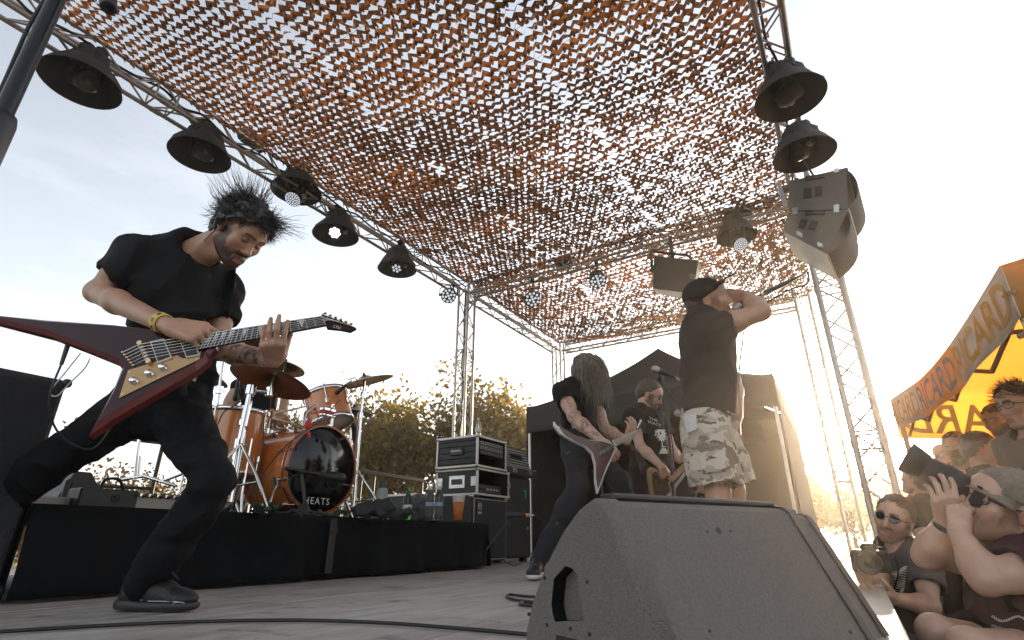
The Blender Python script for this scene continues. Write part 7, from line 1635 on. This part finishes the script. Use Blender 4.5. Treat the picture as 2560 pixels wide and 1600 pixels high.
# paper cup held in the crowd
q = atF(*c4(645, 640), 3.7); t = thing('paper_cup', q, 'white paper cup held up in the crowd', 'cup'); MB().lathe(q-V(0, 0, .05), (0, 0, 1), [(0, 0), (.032, 0), (.045, .10), (.047, .102), (.043, .098), (.03, .01), (0, .01)], 20).build('cup', 'white_print', t)
def dslr(c, fwd, up, label, lens_len=.09, lens_r=.034, hood=None, s=1.):
    """camera body centred on c looking along fwd"""
    Fr = head_frame(fwd, up); tw = lambda a: np.asarray(c)+(np.asarray(a, float)*s)@Fr; Ax = np.stack([Fr[0], Fr[1], Fr[2]])
    t = thing('photo_camera', c, label, 'camera', 'cameras of the photographers')
    MB().box(tw((0, 0, 0)), V(.055, .135, .085)*s, Ax, bev=.012*s).build('camera_body', 'camera_black', t); MB().box(tw((.0, 0, .052)), V(.05, .06, .035)*s, Ax, bev=.012*s).build('viewfinder_hump', 'camera_black', t); MB().box(tw((.022, -.055, -.005)), V(.04, .03, .08)*s, Ax, bev=.012*s).build('grip', 'camera_black', t)
    MB().box(tw((-.03, 0, -.005)), V(.006, .075, .05)*s, Ax, bev=.002).build('screen', 'lens_dark', t); MB().cyl(tw((.0, .05, .045)), tw((.0, .05, .056)), .014*s, n=12).build('mode_dial', 'camera_black', t)
    L_ = lens_len*s; pr = [(lens_r*.9*s, .0), (lens_r*s, .004), (lens_r*s, L_*.3), (lens_r*1.06*s, L_*.32), (lens_r*1.06*s, L_*.6), (lens_r*s, L_*.62), (lens_r*1.02*s, L_*.97), (lens_r*.94*s, L_), (lens_r*.85*s, L_*.985), (0, L_*.96)]
    ln = MB().lathe(tw((.027, 0, 0)), Fr[0], pr, 24).build('lens', 'camera_black', t); MB().lathe(tw((.027, 0, 0))+Fr[0]*L_*.965, Fr[0], [(0, .002), (lens_r*.8*s, .0)], 20).build('front_glass', 'lens_dark', ln)
    if hood: h0 = tw((.027, 0, 0))+Fr[0]*(L_-.01); solidify(MB().lathe(h0, Fr[0], [(lens_r*1.05*s, 0), (hood[0]*s, hood[1]*s)], 24).build('lens_hood', 'camera_black', ln), .004)
    return t
# seated photographer on the left
def photographer_left():
    F0 = 3.30; A = lambda x, y, F_=F0: atF(*c4(x, y), F_)
    pos = A(292, 862); nk = A(325, 1005, F0+.03)
    J = dict(pelvis=A(420, 1480, F0+.22), neck=nk, shR=A(262, 1085, F0+.16), shL=A(450, 1110, F0-.08), elR=A(190, 1230, F0+.05), wrR=A(130, 1190, F0-.15), elL=A(490, 1330, F0-.20), wrL=A(290, 1290, F0-.33), hipR=A(370, 1520, F0+.2), hipL=A(460, 1530, F0+.1), knR=A(230, 1440, F0-.05), knL=A(320, 1470, F0-.22), anR=A(240, 1800, F0-.1), anL=A(330, 1800, F0-.25))
    J['anR'][2] = J['anL'][2] = GZ+.09
    fw = cdir(-.80, .18, -.55); up = cdir(.15, .98, .05)
    hands = dict(L=dict(d=cdir(-.92, .25, -.2), n=cdir(.0, .6, .7), t=cdir(.2, .7, -.5), curls=[(.15, .3, .2), (.2, .3, .2), (.25, .35, .2), (.3, .4, .3)], thumb=(.6, .3, .2), s=1.02), R=dict(d=cdir(-.4, .8, -.3), n=cdir(.7, .1, .6), t=cdir(.2, .3, -.8), curls=[(.6, .8, .5)]*4, thumb=(.4, .4, .3)))
    P = person('photographer in sunglasses and grey printed t-shirt sitting in the pit', J, dict(pos=pos, fwd=fw, up=up, s=1.06, opts=dict(beard=.55, eyes='open', beard_col=(.2, .14, .1))), skin='skin_pale', arm_s=1.05, top=dict(mat='tee_grey', hem=.1, sleeve=.62, g=.025, cuff=.085, vox=.010, fold=.010), bottom=dict(mat='denim_grey', vox=.014, fold=.012), shoes=dict(dirR=fw, dirL=fw, mat='shoe_black', sole='sole_black', vox=.014), hands=hands, hv=.0045, group='photographers in the pit')
    hair_shell(P, None, .010, .004, .006, 60, 3, 'hair', 'hair_fair', front=.060, low=-.04); glasses(P, 'black_plastic', 'lens_dark', 'sunglasses', 1.0)
    bv = bvh_of(child(P['root'], 't_shirt')); polys = []; rn = random.Random(8)
    for k in range(19):
        y0 = 1150+k*9; n = 10
        for i in range(n):
            x = 265+i*10+k*-1.5; w_ = 2.6+1.2*math.sin(i*.9+k); yy = y0+12*math.sin(i*.55+k*.35)+i*-2.2; y2 = y0+12*math.sin((i+1)*.55+k*.35)+(i+1)*-2.2; polys.append([(x, yy-w_), (x+10, y2-w_), (x+10, y2+w_), (x, yy+w_)])
    print_mesh('printed_stripes', polys, lambda x, y: c4(x, y), bv, 'white_print', P['root'])
    print_text('LORDS', lambda x, y: c4(290+x*24-y*-4, 1150-y*22-x*6), bv, 'white_print', P['root'])
    cable('lanyard', [on_surf(bv, *c4(300, 1060), .006, nk), on_surf(bv, *c4(320, 1150), .012, nk), on_surf(bv, *c4(300, 1280), .02, nk)], .004, None, parent=P['root'])
    c = A(165, 1085, F0-.22); dslr(c, cdir(-.55, .25, -.75), cdir(-.2, .95, 0), 'camera raised by the photographer in sunglasses', .10, .042, None, 1.25)
photographer_left()
# large photographer on the right, shooting with a long lens
def photographer_right():
    F0 = 2.02; A = lambda x, y, F_=F0: atF(*c4(x, y), F_)
    pos = A(880, 800); nk = A(965, 975, F0+.04)
    J = dict(pelvis=A(1010, 1560, F0+.15), neck=nk, shR=A(860, 1075, F0+.20), shL=A(1090, 1120, F0-.10), elR=A(470, 1060, F0+.16), wrR=A(575, 880, F0+.06), elL=A(840, 1240, F0-.22), wrL=A(640, 930, F0+.0), hipR=A(950, 1600, F0+.2), hipL=A(1040, 1610, F0+.05), knR=A(520, 1475, F0+.05), knL=A(700, 1560, F0-.15), anR=A(540, 1900, F0+.1), anL=A(720, 1950, F0-.1))
    J['anR'][2] = J['anL'][2] = GZ+.09
    J['elL'] = A(790, 1190, F0-.06)
    fw = cdir(-.93, .26, .10); up = cdir(.25, .96, 0)
    hands = dict(R=dict(d=cdir(-.15, .95, -.1), n=cdir(.25, .25, .8), t=cdir(.75, -.1, -.3), curls=[(.5, .7, .5), (.5, .7, .5), (.5, .7, .5), (.55, .7, .5)], thumb=(.7, .2, .2), s=1.08), L=dict(d=cdir(.25, .85, .3), n=cdir(.3, .3, .6), t=cdir(.7, .2, -.4), curls=[(.9, 1.1, .7)]*4, thumb=(.4, .3, .3), s=.95))
    P = person('bearded photographer in flat cap aiming a long lens from the right corner', J, dict(pos=pos, fwd=fw, up=up, s=1.12, opts=dict(beard=.7, eyes='closed', beard_col=(.30, .22, .17))), skin='skin_pale', top=dict(mat='tee_maroon', hem=.1, sleeve=.50, g=.02, cuff=.085, vox=.010, fold=.010), bottom=dict(mat='denim_black', short=.78, g=.015, vox=.014, fold=.01), shoes=dict(dirR=fw, dirL=fw, mat='shoe_black', sole='sole_black', vox=.014), hands=hands, hv=.0042, group='photographers in the pit', belly=1.15, arm_s=1.16)
    hair_shell(P, None, .004, .002, .006, 60, 3, 'hair', 'hair_grey', front=.02); cap_hat(P, 'cap_tweed', back=False, name='flat_cap', brim_len=.030, rake=.22); glasses(P, 'black_plastic', None, 'eyeglasses')
    bv = bvh_of(child(P['root'], 't_shirt'))
    print_text('DETROIT HARDCORE', lambda x, y: c4(880+x*11.5, 1452+x*3.2-y*26), bv, 'white_print', P['root'])
    chain = []
    for k in range(14):
        cx_, cy_ = 830+k*13, 1385+18*math.sin(k*.45)+k*1.5
        for j in range(8):
            a0, a1 = j*math.pi/4, (j+1)*math.pi/4; chain.append([(cx_+9*math.cos(a0), cy_+6*math.sin(a0)), (cx_+9*math.cos(a1), cy_+6*math.sin(a1)), (cx_+5*math.cos(a1), cy_+2.8*math.sin(a1)), (cx_+5*math.cos(a0), cy_+2.8*math.sin(a0))])
    print_mesh('printed_chain', chain, lambda x, y: c4(x, y), bv, 'white_print', P['root'])
    a, b = A(735, 715, F0+.02), A(430, 560, F0+.10); d = unit(b-a)
    dslr(a-d*.02, d, cdir(.25, .95, -.1), 'camera with a long hooded lens aimed up at the stage', .15, .040, (.056, .062), 1.08)
    mid = [on_surf(bv, *c4(x, y), .008) for x, y in ((905, 1130), (900, 1200), (920, 1280), (960, 1350))]; mid = [m for m in mid if m is not None]
    if len(mid) > 2: ribbon(mid, -CFv, .045, .004, 'camera_strap', 'black_cloth', P['root'])
    w_ = lerp(J['elR'], J['wrR'], .90); aa = unit(J['wrR']-J['elR']); MB().lathe(w_, aa, [(.034, -.01), (.037, -.008), (.037, .008), (.034, .01)], 18).build('wristband', 'black_plastic', P['root'])
photographer_right()
# ------------------------------------------------------------------ haze volume added for the warm glare around the sun
hz = bpy.data.materials.new('glow_haze'); hz.use_nodes = True; hn = hz.node_tree.nodes; hn.clear()
pv = hn.new('ShaderNodeVolumePrincipled'); pv.inputs['Color'].default_value = (1, .86, .70, 1); pv.inputs['Density'].default_value = .0030; pv.inputs['Anisotropy'].default_value = .82; pv.inputs['Density Attribute'].default_value = ''
ho = hn.new('ShaderNodeOutputMaterial'); hz.node_tree.links.new(pv.outputs[0], ho.inputs['Volume'])
tag(MB().box((0, 0, (GZ-1+7.5)/2), (1900, 1900, 7.5-GZ+1)).build('glow_haze', hz), kind='stuff')
